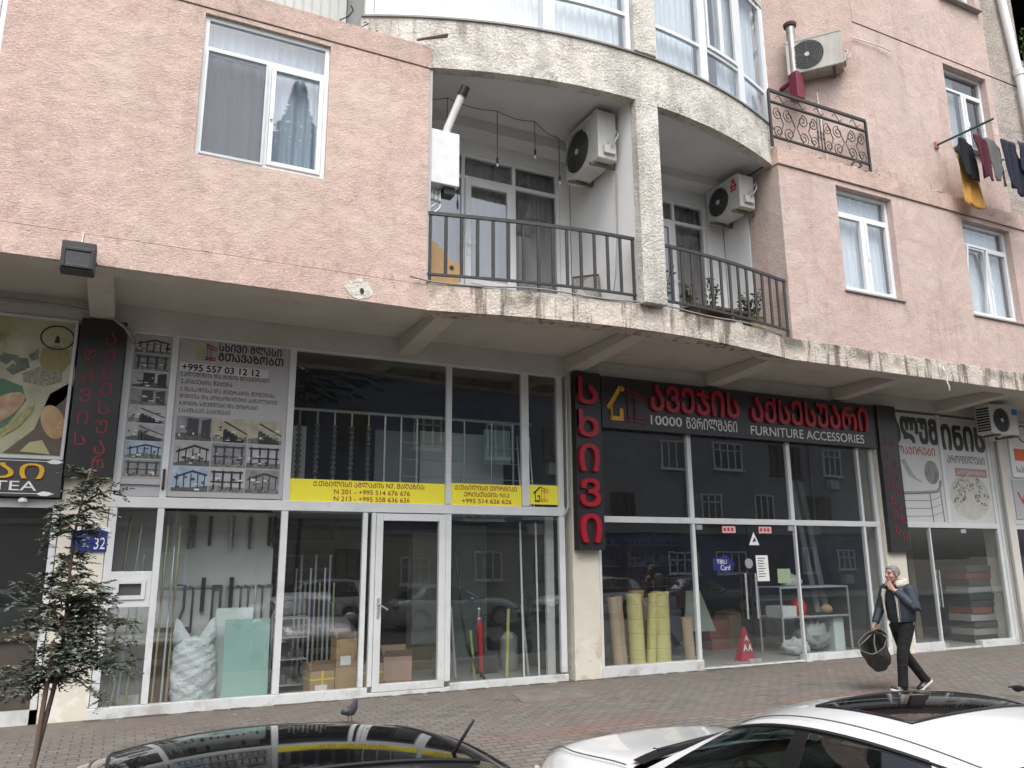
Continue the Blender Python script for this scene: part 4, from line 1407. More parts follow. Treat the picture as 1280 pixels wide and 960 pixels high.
# street number plate on the left pillar
q = thing('number_plate', 'blue house number plate 32 with a white roof shape on the pillar', 'sign', (-.37, -.05, 1.95), world=True)
mb = MB()
mb.box(-.57, -.18, -.045, -.026, 1.94, 2.2)
mb.build('plate', mat('blue_enamel', (.02, .035, .2), .35), q)
mb = MB()
mb.slab_xz([(-.6, 2.2), (-.375, 2.29), (-.34, 2.285), (-.34, 2.31), (-.29, 2.31), (-.29, 2.275), (-.15, 2.215), (-.15, 2.17), (-.375, 2.25), (-.6, 2.15)], -.052, -.046)
mb.build('roof_outline', WHITE, q)
lettering('number', '32', -.32, -.2, 1.97, 2.11, -.045, WHITE, q, .002, .0, False)

# ------------------------------------------------------------------ balcony railings
def railing(x0, x1, z0, z1, n, lab):
    g = lambda x: lower_bow(x) + .05
    t = thing('balcony_railing', lab, 'railing', ((x0 + x1) / 2, g((x0 + x1) / 2), z0 - .06), group='plain iron balcony railings', world=True)
    N = 14
    P = [x0 + (x1 - x0) * i / N for i in range(N + 1)]
    for z, nm, h in ((z1, 'top_rail', .045), (z0, 'bottom_rail', .03)):
        mb = MB()
        for a, b in zip(P, P[1:]):
            mb.bar((a, g(a), z), (b, g(b), z), .04, h)
        mb.build(nm, GUNIRON, t)
    for i in range(n):
        x = x0 + .03 + (x1 - x0 - .06) * i / (n - 1)
        mb = MB()
        mb.bar((x, g(x), z0 + .01 if i not in (0, n // 2, n - 1) else z0 - .11), (x, g(x), z1 - .01), .044, .02)
        mb.build('baluster', GUNIRON, t)
    return t


railing(3.27, 6.27, 5.47, 6.33, 15, 'left iron railing with flat bars in front of the glazed balcony door')
railing(6.7, 9.58, 5.47, 6.33, 15, 'curved iron railing in front of the potted plants')

# ornate wrought railing of the small upper balcony
orn = thing('ornate_railing', 'black wrought iron railing with scrollwork on the small upper balcony', 'railing', (10.7, -1.88, 8.83), world=True)
xa, xb, yo = 9.56, 11.98, -1.88
for nm, z, hh in (('top_rail', 9.9, .05), ('middle_rail', 9.68, .028), ('bottom_rail', 9.0, .03)):
    mb = MB()
    mb.box(xa, xb, yo - .022, yo + .022, z - hh / 2, z + hh / 2)
    mb.build(nm, BLACKIRON, orn)
for x in (xa, xb):
    mb = MB()
    mb.box(x - .02, x + .02, yo - .02, yo + .02, 8.81, 9.87)
    mb.build('post', BLACKIRON, orn)


def spiral(cx, cz, r, turns, a0, s=1):
    return [(cx + s * r * (1 - .82 * k / 26) * math.cos(a0 + turns * 6.283 * k / 26), yo, cz + r * (1 - .82 * k / 26) * math.sin(a0 + turns * 6.283 * k / 26)) for k in range(27)]


L = xb - xa
for i in range(2):
    c = xa + L * (.25 + .5 * i)
    for s in (-1, 1):
        for zz, vv in ((9.13, 1), (9.47, -1)):
            for dx, r_ in ((.17, .13), (.42, .12)):
                mb = MB()
                pts = [(p[0], p[1], zz + (p[2] - zz) * vv) for p in spiral(c + s * dx, zz, r_, 1.6, -1.57, s)]
                mb.tube([(c + s * .02, yo, 9.3)] + pts if dx < .2 else [(c + s * .3, yo, 9.3)] + pts, .009, 6)
                mb.build('scroll', BLACKIRON, orn, smooth='all')
for x in (xa + L * .47, xa + L * .5, xa + L * .53):
    mb = MB()
    mb.tube(((x, yo, 8.98), (x, yo, 9.2), (x, yo, 9.24), (x, yo, 9.3), (x, yo, 9.36), (x, yo, 9.4), (x, yo, 9.62)), [.009, .009, .02, .012, .02, .009, .009], 8)
    mb.build('twisted_bar', BLACKIRON, orn, smooth='all')
for k in range(5):
    x = xa + L * (.12 + .19 * k)
    mb = MB()
    mb.tube([(x - .12 + .24 * i / 12, yo, 9.78 + .06 * math.sin(i * .52)) for i in range(13)], .008, 6)
    mb.build('wave_bar', BLACKIRON, orn, smooth='all')


# ------------------------------------------------------------------ air conditioner outdoor units
def ac_unit(lab, loc, rz, w_=.84, h_=.62, d_=.32, body=None, side=1, tilt=0.):
    body = body or mat('ac_cream_paint', (.62, .62, .59), .45, c2=(.54, .54, .5), vs=3, layers=((4, (1, 1, .3), .55, .75, (.34, .3, .25), .5),))
    t = thing('air_conditioner', lab, 'air conditioner', loc, rz, 'air conditioner outdoor units')
    mb = MB()
    mb.box(-w_ / 2, w_ / 2, -d_, 0, 0, h_)
    mb.build('casing', body, t, bevel=.018)
    mb = MB()
    mb.box(-w_ / 2 + .004, w_ / 2 - .004, -d_ - .008, -d_ + .01, h_ - .05, h_ + .006)
    mb.box(w_ * .24, w_ * .246, -d_ - .003, -d_, .03, h_ - .06)
    mb.build('top_cover', body, t, bevel=.006)
    cx, cz, r_ = -w_ * .12, h_ * .48, h_ * .41
    mb = MB()
    mb.disc_xz(cx, cz, r_, r_, -d_ - .006, -d_ + .001, 36)
    g = mb.build('fan_recess', mat('ac_dark', (.03, .03, .032), .6), t)
    mb = MB()
    for k in range(1, 9):
        rr = r_ * k / 8
        mb.tube([(cx + rr * math.cos(a * .2618), -d_ - .02, cz + rr * math.sin(a * .2618)) for a in range(24)], .0045, 5, True)
    for a in range(8):
        mb.tube(((cx, -d_ - .018, cz), (cx + r_ * math.cos(a * .785), -d_ - .018, cz + r_ * math.sin(a * .785))), .0045, 5)
    mb.build('fan_grille', mat('ac_grille', (.12, .12, .12), .5), g)
    mb = MB()
    mb.disc_xz(cx, cz, .045, .045, -d_ - .026, -d_ - .006, 16)
    mb.build('grille_hub', body, g)
    mb = MB()
    xx = w_ / 2 * side
    mb.box(min(xx, xx + .05 * side), max(xx, xx + .05 * side), -d_ * .75, -d_ * .15, .08, .22)
    vc = mb.build('valve_cover', body, t, bevel=.01)
    mb = MB()
    mb.tube(((xx + .03 * side, -d_ * .4, .18), (xx + .1 * side, -d_ * .4, .2), (xx + .13 * side, -d_ * .2, .33), (xx + .06 * side, .0, .46)), .012, 8)
    mb.tube(((xx + .03 * side, -d_ * .6, .2), (xx + .08 * side, -d_ * .55, .27), (xx + .1 * side, -d_ * .2, .42), (xx + .02 * side, .0, .5)), .009, 8)
    mb.build('pipe', mat('ac_pipe', (.5, .48, .44), .7), t, smooth='all')
    for s in (-1, 1):
        mb = MB()
        mb.box(s * w_ * .33 - .02, s * w_ * .33 + .02, -d_ - .06, .08, -.05, -.015)
        mb.box(s * w_ * .33 - .02, s * w_ * .33 + .02, .06, .1, -.05, .3)
        mb.box(s * w_ * .33 - .03, s * w_ * .33 + .03, -d_ * .8, -d_ * .2, -.016, 0)
        mb.build('bracket', mat('rusty_bracket', (.13, .12, .11), .7, c2=(.2, .13, .09), vs=9), t)
    return t


PARTX = 6.29
a = ac_unit('big dusty outdoor unit high on the left balcony partition', (PARTX - .05, -1.5, 7.7), rad(-90), .98, .8, .33)
mb = MB()
mb.box(.4, .46, -.1, -.04, .5, .52)
mb.box(-.02, .06, -.35, -.33, .66, .69)
mb.build('badge', INK, a)
a = ac_unit('outdoor unit with a red triangular logo in the plant balcony', (9.5, -.98, 7.8), rad(-90), .88, .62, .34)
mb = MB()
for dx, dz in ((0, .09), (-.045, 0), (.045, 0)):
    mb.slab_xz([(.3 + dx, .42 + dz + .07), (.3 + dx - .04, .42 + dz), (.3 + dx, .42 + dz - .03), (.3 + dx + .04, .42 + dz)], -.35, -.339)
mb.box(.22, .38, -.35, -.339, .35, .375)
mb.build('logo', INKRED, a)
ac_unit('old outdoor unit on the slanting pink wall above the scroll railing', (11.5, -1.28, 11.02), rad(-50), 1.02, .74, .36, mat('ac_aged_paint', (.5, .49, .45), .5, c2=(.42, .41, .37), vs=3, layers=((3, (1, 1, .3), .5, .72, (.27, .23, .19), .6),)))
a = ac_unit('white outdoor unit with a blue energy label under the soffit', (16.8, -.36, 4.36), 0, .92, .62, .34, mat('ac_white_paint', (.66, .67, .65), .42))
mb = MB()
mb.box(.28, .45, -.347, -.339, .44, .58)
mb.build('energy_label', mat('label_blue', (.05, .2, .55), .5), a)
mb = MB()
for k in range(9):
    mb.box(-.466, -.459, -.32, -.03, .06 + k * .058, .095 + k * .058)
mb.build('side_louvre', BLACK, a)

# plastic drain pipes down the column beside it
for i, (x, r_, lab) in enumerate(((17.3, .035, 'thin grey pipe running down the column under the white outdoor unit'),)):
    mb = MB()
    mb.tube(((x, -.12, 4.32), (x, -.12, 2.4), (x + .03, -.12, .05)), r_, 10)
    t = tag(mb.build('drain_pipe', mat('pipe_grey', (.3, .31, .31), .5), smooth=True), lab, 'pipe')

# roof downpipe at the right edge
dp = thing('downpipe', 'white rainwater downpipe on the grey wall at the right edge', 'downpipe', (17.05, -2.0, 8.8), world=True)
mb = MB()
mb.tube(((16.72, -1.93, 16), (17.1, -1.95, 12.4), (17.15, -1.95, 11.6), (17.25, -1.95, 8.85)), .085, 14)
mb.build('pipe', PVC, dp, smooth=True)
mb = MB()
mb.tube(((17.08, -1.95, 12.45), (17.11, -1.95, 12.3)), .105, 14)
mb.build('collar', PVC, dp, smooth=True)

# loggia planter at the top right corner
pl = thing('hanging_planter', 'green trailing plant on the loggia sill at the top right corner', 'plant', (18.1, -1.95, 12.9), world=True)
mb = MB()
mb.box(17.62, 18.6, -2.0, -1.82, 12.9, 13.1)
mb.build('trough', mat('terracotta', (.35, .17, .1), .8), pl)
mb = MB()
for k in range(500):
    c = Vector((rnd.uniform(17.5, 18.7), rnd.uniform(-2.15, -1.8), 13.1 + rnd.random() ** 1.5 * .6))
    a = Vector((rnd.gauss(0, 1), rnd.gauss(0, 1), rnd.gauss(0, 1))).normalized() * .05
    b = a.cross(Vector((rnd.gauss(0, 1), rnd.gauss(0, 1), 1))).normalized() * .025
    mb.face((c - a, c + b, c + a, c - b))
mb.build('foliage', mat('planter_leaves', (.09, .15, .03), .7, c2=(.05, .09, .02), vs=6), pl)

# ------------------------------------------------------------------ things on the left balcony
bo = thing('gas_boiler', 'white wall-hung gas boiler with a flue pipe on the left balcony', 'boiler', (3.55, -1.75, 6.78), world=True)
mb = MB()
mb.box(3.305, 3.72, -1.86, -1.5, 6.8, 7.6)
mb.build('casing', mat('boiler_white', (.76, .77, .78), .35), bo, bevel=.012)
mb = MB()
mb.tube(((3.58, -1.66, 7.6), (3.6, -1.68, 7.75), (3.76, -1.86, 8.26)), .055, 16)
fl = mb.build('flue', WHITE, bo, smooth=True)
mb = MB()
mb.tube(((3.745, -1.845, 8.21), (3.79, -1.89, 8.34)), .066, 16)
mb.build('flue_cap', BLACK, fl, smooth=True)
mb = MB()
for k, x in enumerate((3.38, 3.44, 3.5)):
    mb.tube(((x, -1.7, 6.81), (x, -1.7, 6.62 - .05 * k), (x - .07, -1.68, 6.55 - .05 * k)), .014, 8)
mb.tube(((3.36, -1.72, 6.62), (3.5, -1.72, 6.6)), .02, 8)
mb.build('pipework', STEEL, bo, smooth=True)
mb = MB()
mb.box(3.52, 3.68, -1.8, -1.62, 6.7, 6.8)
mb.build('pump_unit', BLACK, bo)

lc = thing('pendant_lights', 'black wire strung under the balcony ceiling with bare hanging bulb holders', 'lights', (4.6, -1.2, 8.55), world=True)
S = [(3.3, -1.3, 8.44), (3.72, -1.35, 8.46), (4.6, -1.2, 8.56), (5.25, -1.2, 8.55), (5.68, -1.2, 8.36)]
mb = MB()
for a, b in zip(S, S[1:]):
    a, b = Vector(a), Vector(b)
    mb.tube([a.lerp(b, k / 6) - Vector((0, 0, .05 * math.sin(math.pi * k / 6))) for k in range(7)], .006, 5)
mb.build('wire', BLACK, lc)
for i, l in ((1, .62), (2, .8), (3, .5), (4, .66)):
    p = Vector(S[i])
    mb = MB()
    mb.tube((p, p - Vector((0, 0, l))), .006, 5)
    cb = mb.build('cord', BLACK, lc)
    mb = MB()
    mb.tube((p - Vector((0, 0, l - .01)), p - Vector((0, 0, l + .08))), .018, 8)
    mb.build('lamp_holder', BLACK, cb, smooth=True)
    mb = MB()
    mb.ball(p - Vector((0, 0, l + .11)), (.02, .02, .032), 8)
    mb.build('bulb', WHITE, cb, smooth='all')

sb = thing('wooden_board', 'tan wooden panel with a curved top leaning behind the left railing', 'panel', (3.55, -1.55, ZF - .02), world=True)
mb = MB()
pts = [(3.34, ZF - .02), (3.84, ZF - .02), (3.84, 5.8)] + [(3.8 - .4 * k / 8, 5.8 + .28 * (1 - math.cos(math.pi * k / 8)) / 2) for k in range(9)] + [(3.34, 6.1)]
mb.slab_xz(pts, -1.6, -1.57)
mb.build('board', mat('tan_board', (.55, .36, .17), .6, c2=(.47, .3, .14)), sb)
mb = MB()
mb.disc_xz(3.72, 5.72, .035, .035, -1.604, -1.601, 10)
mb.build('finger_hole', DARK, sb)
rk = thing('wicker_rack', 'grey wicker lattice rack leaning beside the partition on the left balcony', 'rack', (5.95, -1.5, ZF - .02), world=True)
mb = MB()
c0, c1, c2_, c3 = Vector((5.72, -1.5, ZF - .02)), Vector((6.2, -1.5, ZF - .02)), Vector((6.24, -1.35, 6.1)), Vector((5.78, -1.35, 5.98))
for a, b in ((c0, c1), (c1, c2_), (c2_, c3), (c3, c0)):
    mb.tube((a, b), .016, 6)
mb.build('rack_frame', GUNIRON, rk)
mb = MB()
for k in range(1, 14):
    t = k / 14
    mb.tube((c0.lerp(c1, t), c1.lerp(c2_, t)), .005, 4)
    mb.tube((c0.lerp(c3, t), c3.lerp(c2_, t)), .005, 4)
    mb.tube((c1.lerp(c0, t), c0.lerp(c3, t)), .005, 4)
    mb.tube((c1.lerp(c2_, t), c2_.lerp(c3, 1 - t) if t < 0 else c3.lerp(c2_, t)), .005, 4)
mb.build('lattice', mat('wicker', (.2, .19, .17), .8), rk)
mb = MB()
mb.tube(((6.27, -1.9, 7.55), (6.27, -1.86, 6.5), (6.22, -1.86, 5.9), (6.18, -1.84, 5.62)), .01, 6)
tag(mb.build('hanging_hose', mat('hose_grey', (.3, .3, .3), .6), smooth=True), 'thin grey drain hose hanging down the balcony partition', 'hose')

# ------------------------------------------------------------------ things on the right balcony
LEAF = mat('pot_leaves', (.07, .12, .035), .6, c2=(.035, .07, .02), vs=8)


def pot_plant(x, y, lab, r_, h_, pot, n=90, spread=.22, lanky=False):
    t = thing('potted_plant', lab, 'plant', (x, y, ZF - .02), 0, 'potted plants behind the curved railing')
    mb = MB()
    mb.lathe([(r_ * .72, 0), (r_, h_ * .95), (r_ * 1.08, h_ * .95), (r_ * 1.08, h_), (r_ * .92, h_), (r_ * .9, h_ * .9)], 20)
    mb.build('pot', pot, t, smooth=True)
    st, lf = MB(), MB()
    for k in range(6):
        a = rnd.uniform(0, 6.28)
        hh = rnd.uniform(.25, .5) * (1.7 if lanky else 1)
        tip = Vector((spread * math.cos(a) * rnd.uniform(.4, 1), spread * math.sin(a) * rnd.uniform(.4, 1), h_ + hh))
        base = Vector((0, 0, h_ * .9))
        st.tube((base, base.lerp(tip, .5) + Vector((0, 0, .06)), tip), .006, 5)
        for q in range(n // 6):
            s = rnd.uniform(.25, 1.05)
            p = base.lerp(tip, s) + Vector((rnd.gauss(0, .05), rnd.gauss(0, .05), rnd.gauss(0, .04)))
            u = Vector((rnd.gauss(0, 1), rnd.gauss(0, 1), rnd.gauss(0, .6))).normalized() * .055
            v = u.cross(Vector((rnd.gauss(0, .5), rnd.gauss(0, .5), 1))).normalized() * .02
            lf.face((p - u, p + v, p + u, p - v))
    st.build('stem', mat('stem_brown', (.12, .09, .05), .8), t)
    lf.build('foliage', LEAF, t)


TERRA = mat('terracotta', (.35, .17, .1), .8)
pot_plant(6.98, -2.0, 'small potted plant next to the column behind the curved railing', .12, .2, WHITE)
pot_plant(7.55, -1.9, 'low dark-leaved pot in front of the white door panel', .12, .22, BLACK, 70)
pot_plant(8.3, -1.55, 'tall thin plant in a red pot near the middle of the curved railing', .14, .26, mat('red_pot', (.4, .05, .05), .5), 110, .16, True)
pot_plant(8.92, -1.75, 'broad green bushy plant at the right end of the curved railing', .17, .28, mat('olive_pot', (.28, .26, .12), .6), 160, .26)
tb = thing('balcony_table', 'low brown table among the balcony plants', 'table', (8.1, -1.75, ZF - .02), world=True)
mb = MB()
mb.box(7.6, 8.75, -1.98, -1.4, 5.6, 5.64)
mb.build('top', mat('brown_top', (.1, .045, .035), .5), tb)
for x in (7.66, 8.69):
    for y in (-1.94, -1.44):
        mb = MB()
        mb.box(x - .02, x + .02, y - .02, y + .02, ZF - .02, 5.6)
        mb.build('leg', mat('brown_top', (.1, .045, .035), .5), tb)

# galvanised flue and maroon screen at the small upper balcony
fp = thing('flue_pipe', 'galvanised flue with a rusty cowl beside the old outdoor unit', 'flue', (10.55, -.85, 9.8), world=True)
mb = MB()
mb.tube(((11.02, -1.18, 11.04), (11.02, -1.18, 12.1)), .085, 16)
mb.build('pipe', mat('galvanised', (.42, .42, .4), .4, metal=.7, c2=(.33, .32, .3), vs=6), fp, smooth=True)
mb = MB()
mb.lathe([(.075, 0), (.12, .02), (.13, .08), (.1, .1), (.02, .14)], 18, Matrix.Translation((11.02, -1.18, 12.08)))
mb.build('cowl', mat('rust', (.14, .07, .045), .8, c2=(.08, .05, .04), vs=9), fp, smooth=True)
mb = MB()
mb.box(10.93, 11.12, -1.3, -1.1, 10.48, 11.05)
mb.box(10.98, 11.06, -1.1, -.8, 10.9, 10.96)
mb.build('maroon_box', mat('maroon_sheet', (.2, .03, .06), .5), fp, bevel=.01)
mb = MB()
mb.tube([(11.4, -1.95, 8.83), (11.5, -1.93, 8.93), (11.62, -1.92, 8.96), (11.7, -1.93, 8.88), (11.6, -1.94, 8.83)], .018, 6)
tag(mb.build('rag', mat('dark_rag', (.07, .08, .07), .9), smooth='all'), 'dark rag bundle on the ledge below the scroll railing', 'rag')
mb = MB()
mb.tube(((11.9, -1.83, 11.72), (12.7, -1.86, 11.75), (13.0, -1.86, 11.72)), .014, 6)
mb.tube(((11.45, -1.3, 10.7), (11.46, -1.33, 9.9), (11.5, -1.35, 9.1)), .012, 6)
tag(mb.build('conduit', WHITE), 'white conduit on the wall beside the old outdoor unit', 'conduit')

# ------------------------------------------------------------------ laundry
lr = thing('laundry_rack', 'green clothes line arm with lines sticking out below the upper window', 'laundry rack', (15.2, -2.4, 9.9), world=True)
for x in (14.09, 16.9):
    mb = MB()
    mb.tube(((x, YW + .08, 9.93), (x, -3.0, 9.88)), .022, 10)
    mb.build('arm', mat('green_paint', (.03, .085, .07), .5), lr, smooth=True)
    mb = MB()
    mb.box(x - .05, x + .05, YW + .06, YW + .09, 9.86, 10.0)
    mb.build('wall_plate', mat('pink_plate', (.45, .17, .2), .6), lr)
LY = (-2.15, -2.4, -2.65, -2.9)
for y in LY:
    mb = MB()
    mb.tube([(14.09 + 2.81 * k / 10, y, 9.9 - .06 * math.sin(math.pi * k / 10)) for k in range(11)], .004, 5)
    mb.build('line', WHITE, lr)


def garment(name, lab, outline, y, c, c2=None, fold=.03):
    """cloth hung from the line: outline in (x, z), built as a rippled double sheet"""
    xs_ = [p[0] for p in outline]
    zs_ = [p[1] for p in outline]
    bm = bmesh.new()
    ph = rnd.uniform(0, 6)
    vs = [bm.verts.new((p[0], 0, p[1])) for p in outline]
    f = bm.faces.new(vs)
    bmesh.ops.triangulate(bm, faces=[f])
    for k in range(4):
        long = [e for e in bm.edges if e.calc_length() > .07]
        if not long:
            break
        bmesh.ops.subdivide_edges(bm, edges=long, cuts=1)
        bmesh.ops.triangulate(bm, faces=bm.faces)
    zt = max(zs_)
    for v in bm.verts:
        d = (zt - v.co.z)
        v.co.y = y + fold * min(1, d * 2.5 + .2) * (math.sin(v.co.x * 26 + ph + d * 2) + .5 * math.sin(v.co.x * 47 + d * 5)) - .03 * d
    me = bpy.data.meshes.new(name)
    bm.to_mesh(me)
    bm.free()
    m = mat('cloth_' + name + '_' + str(int(c[0] * 1000)), c, .95, c2=c2 or tuple(t * .75 for t in c), vs=9, vst=(1, 1, .4), bump=.3, bs=60)
    o = link(name, me, m, None, 'all')
    s = o.modifiers.new('solidify', 'SOLIDIFY')
    s.thickness = .012
    return tag(o, lab, 'laundry', 'laundry on the line')


z = 9.87
garment('shirt', 'black shirt hung nearest the pink end of the clothes line', [(13.9, z - .35), (14.04, z - .02), (14.2, z - .0), (14.42, z - .12), (14.46, z - .5), (14.46, z - .92), (14.12, z - .84), (14.1, z - .5), (14.0, z - .62)], -2.3, (.014, .016, .02))
garment('towel', 'mustard yellow towel hanging lowest on the line', [(14.12, z - .3), (14.66, z - .3), (14.68, z - .9), (14.74, z - 1.36), (14.55, z - 1.42), (14.3, z - 1.36), (14.13, z - 1.34)], -2.18, (.6, .3, .06), (.48, .25, .05), .012)
garment('jumper', 'maroon jumper next to the black shirt', [(14.22, z - .02), (14.44, z + .02), (14.6, z - .14), (14.66, z - .9), (14.52, z - .98), (14.46, z - .88), (14.32, z - .95), (14.26, z - .4)], -2.5, (.085, .012, .028))
garment('sweatshirt', 'grey sweatshirt beside the maroon jumper', [(14.58, z), (14.86, z), (14.98, z - .3), (15.04, z - .95), (14.92, z - 1.0), (14.87, z - .7), (14.82, z - .9), (14.64, z - .86), (14.58, z - .3)], -2.5, (.13, .14, .135))
garment('trousers', 'navy tracksuit trousers next to the grey sweatshirt', [(14.9, z), (15.36, z), (15.44, z - .5), (15.36, z - 1.16), (15.16, z - 1.2), (15.2, z - .6), (15.12, z - 1.05), (14.94, z - 1.02)], -2.6, (.014, .018, .035))
garment('tracksuit_jacket', 'dark navy tracksuit jacket furthest out along the line', [(15.3, z), (15.95, z), (16.0, z - .9), (15.85, z - 1.25), (15.5, z - 1.2), (15.36, z - .6)], -2.68, (.018, .022, .045))
garment('cloth', 'small white cloth pegged behind the grey sweatshirt', [(14.86, z), (15.1, z), (15.12, z - .3), (14.9, z - .34)], -2.35, (.72, .73, .74), None, .015)

# ------------------------------------------------------------------ lamp, cable and odd fixings on the band
fl = thing('floodlight', 'weathered black floodlight box on the pink band above the left pillar', 'floodlight', (-.68, -2.0, 4.8), world=True)
mb = MB()
mb.box(-.85, -.53, -2.2, -1.99, 4.78, 5.1)
mb.build('housing', mat('weathered_black', (.045, .042, .04), .7, c2=(.09, .085, .08), vs=5), fl, bevel=.015)
mb = MB()
frame_rect(mb, -.84, -.54, 4.8, 5.02, .035, -2.225, -2.2)
mb.build('bezel', BLACK, fl, bevel=.006)
mb = MB()
mb.box(-.805, -.575, -2.208, -2.204, 4.835, 4.985)
mb.build('lens', glass('lamp_glass', (.5, .5, .48), .05, .03), fl)
mb = MB()
mb.lathe([(.02, 0), (.055, .05), (.055, .09)], 16, Matrix.Translation((-.69, -2.203, 4.91)) @ Matrix.Rotation(rad(-90), 4, 'X'))
mb.build('reflector', mat('dull_reflector', (.16, .155, .14), .6), fl, smooth=True)
mb = MB()
mb.tube(((-.69, -1.96, 5.1), (-.69, -1.93, 5.2), (-.685, -1.925, 5.32)), .007, 6)
mb.build('lead', WHITE, fl, smooth=True)
mb = MB()
mb.bar((-.86, -1.97, 4.95), (-.52, -1.97, 4.95), .05, .03)
mb.build('mount', BLACK, fl)

mb = MB()
P = [(-4, -.08, 5.02), (-2.6, -.08, 5.0), (-1.64, -.09, 4.99), (-1.3, -.1, 4.985), (-.94, -.17, 4.965), (-.58, -.2, 4.92), (-.36, -.2, 4.86), (-.22, -.19, 4.76), (-.12, -.1, 4.63), (-.1, -.045, 4.6)]
mb.tube(P, .022, 8)
tag(mb.build('cable', mat('grey_sleeve', (.33, .32, .3), .6), smooth='all'), 'grey sheathed cable looping under the soffit to the narrow poster', 'cable')
mb = MB()
mb.tube([(13.22, -1.95, 5.2), (13.16, -2.0, 5.12), (13.24, -2.0, 5.05), (13.2, -2.0, 4.93), (13.25, -2.0, 4.82), (13.24, -2.0, 4.74)], .012, 6)
tag(mb.build('wire_stub', WHITE, smooth='all'), 'white wire stub dangling from the right band', 'wire')
mb = MB()
mb.tube(((3.05, -1.9, 8.86), (3.42, -2.14, 8.9)), .018, 8)
mb.tube(((3.05, -1.9, 8.86), (3.42, -2.13, 8.87)), .012, 8)
tag(mb.build('bracket', mat('rusty_bracket', (.13, .12, .11), .7)), 'short rusty iron bracket at the left end of the parapet', 'bracket')
mb = MB()
mb.tube([(3.0, -1.98, 5.36)] + [(3.3 + .3 * k, lower_bow(3.3 + .3 * k) - .012 if 3.3 + .3 * k < 9.6 else YW - .03, 5.35 - .02 * math.sin(k)) for k in range(21)], .011, 6)
tag(mb.build('cable', mat('dirty_cable', (.28, .27, .25), .7), smooth='all'), 'thin dirty cable along the foot of both balcony railings', 'cable')
dg = thing('antenna_tangle', 'tangle of dark wires on the terrace above the pink cornice', 'wires', (2.3, -1.3, ZT), world=True)
mb = MB()
for k in range(7):
    p = Vector((2.3 + rnd.uniform(-.1, .3), -1.5, ZT))
    pts = [p]
    for q in range(7):
        p = p + Vector((rnd.uniform(-.12, .15), rnd.uniform(-.05, .05), rnd.uniform(-.02, .12)))
        pts.append(p)
    mb.tube(pts, .01, 5)
mb.build('wire', BLACK, dg)

# ------------------------------------------------------------------ inside the glass workshop
# pale display board with hung pull handles
mb = MB()
mb.box(-.28, 1.97, .9, .96, .03, 2.5)
tag(mb.build('display_wall', mat('display_board', (.74, .75, .74), .8, c2=(.66, .67, .66), vs=1.2)), 'pale display board hung with sample handles in the workshop window', 'board')
mb = MB()
mb.box(.5, 1.95, .87, .895, 1.46, 1.49)
tag(mb.build('hanging_rail', STEEL), 'thin steel rail carrying the row of sample handles', 'rail')
hx = .82
hk = [(.0, .62, 1, 'c'), (.2, .62, 1, 's'), (.36, .45, 2, 'b'), (.55, .62, 1, 'f'), (.66, .66, 0, 'b'), (.76, .62, 2, 'b'), (.88, .6, 1, 's'), (.99, .62, 1, 's'), (1.1, .6, 0, 's'), (1.2, .6, 1, 's'), (1.34, .6, 1, 's'), (1.45, .5, 2, 'b')]
hm = (STEEL, mat('dark_steel', (.16, .16, .16), .4, metal=.8), BLACK)
for k, (dx, l, mi, sh) in enumerate(hk):
    x, zt = .72 + dx * .92, 1.5 + (.1 if mi == 2 else 0)
    t = MB()
    if sh == 'c':
        t.tube(((x, 0.88, zt), (x + .1, 0.86, zt), (x + .1, 0.85, zt - .3), (x + .03, 0.85, zt - .55), (x + .1, 0.85, zt - l)), .018, 8)
    elif sh == 's':
        t.tube(((x - .03, 0.88, zt - .02), (x + .02, 0.84, zt - .03), (x + .02, 0.84, zt - l), (x - .03, 0.88, zt - l - .02)), .015, 8)
    elif sh == 'f':
        frame_rect(t, x - .06, x + .07, zt - l, zt, .03, 0.82, 0.86)
    else:
        t.box(x - .025, x + .025, 0.82, 0.88, zt - l, zt)
    tag(t.build('sample_pull', hm[mi], smooth=True), 'metal pull handle hung in the row behind the workshop glass', 'handle', 'sample handles in the workshop window')
for k in range(6):
    x = .55 + k * .27
    t = MB()
    t.box(x - .02, x + .02, 0.84, 0.895, 1.95 + .04 * (k % 3), 2.44)
    if k % 2:
        t.box(x + .05, x + .08, 0.84, 0.895, 2.0, 2.44)
        t.box(x + .02, x + .05, 0.85, 0.895, 2.1, 2.13)
    tag(t.build('sample_profile', hm[k % 3]), 'metal profile sample hung high behind the workshop glass', 'sample', 'profile samples high in the workshop window')
# metal tubes leaning in the left lights
for x0, x1, h_, lab in ((-.02, .06, 2.4, 0), (.1, .2, 2.4, 1), (.2, .26, 1.9, 2), (.02, .17, 1.2, 3), (.5, .53, 2.3, 4), (.6, .63, 2.0, 5), (.66, .68, 2.35, 6)):
    t = MB()
    t.tube(((x0, .3, .04), (x1, .55, h_)), .016, 8)
    tag(t.build('metal_tube', STEEL if lab % 2 else BRASS, smooth=True), 'slim metal tube leaning behind the left lights of the workshop', 'tube', 'metal tubes in the workshop window')
t = MB()
t.box(-.02, .3, .35, .4, .03, .3, Matrix.Translation((.05, .05, .0)) @ Matrix.Rotation(rad(-18), 4, 'X'))
tag(t.build('stone_slab', mat('pale_slab', (.45, .43, .38), .8)), 'small pale slab on the floor behind the narrow left light', 'slab')
t = MB()
t.box(.46, .9, .6, .88, .03, .95)
tag(t.build('brown_crate', mat('brown_crate', (.16, .11, .075), .8)), 'brown crate behind the white sack', 'crate')

# the white plastic sack
sk = thing('plastic_sack', 'full white plastic sack with two ears standing behind the workshop glass', 'sack', (.98, .36, .03), world=True)
mb = MB()


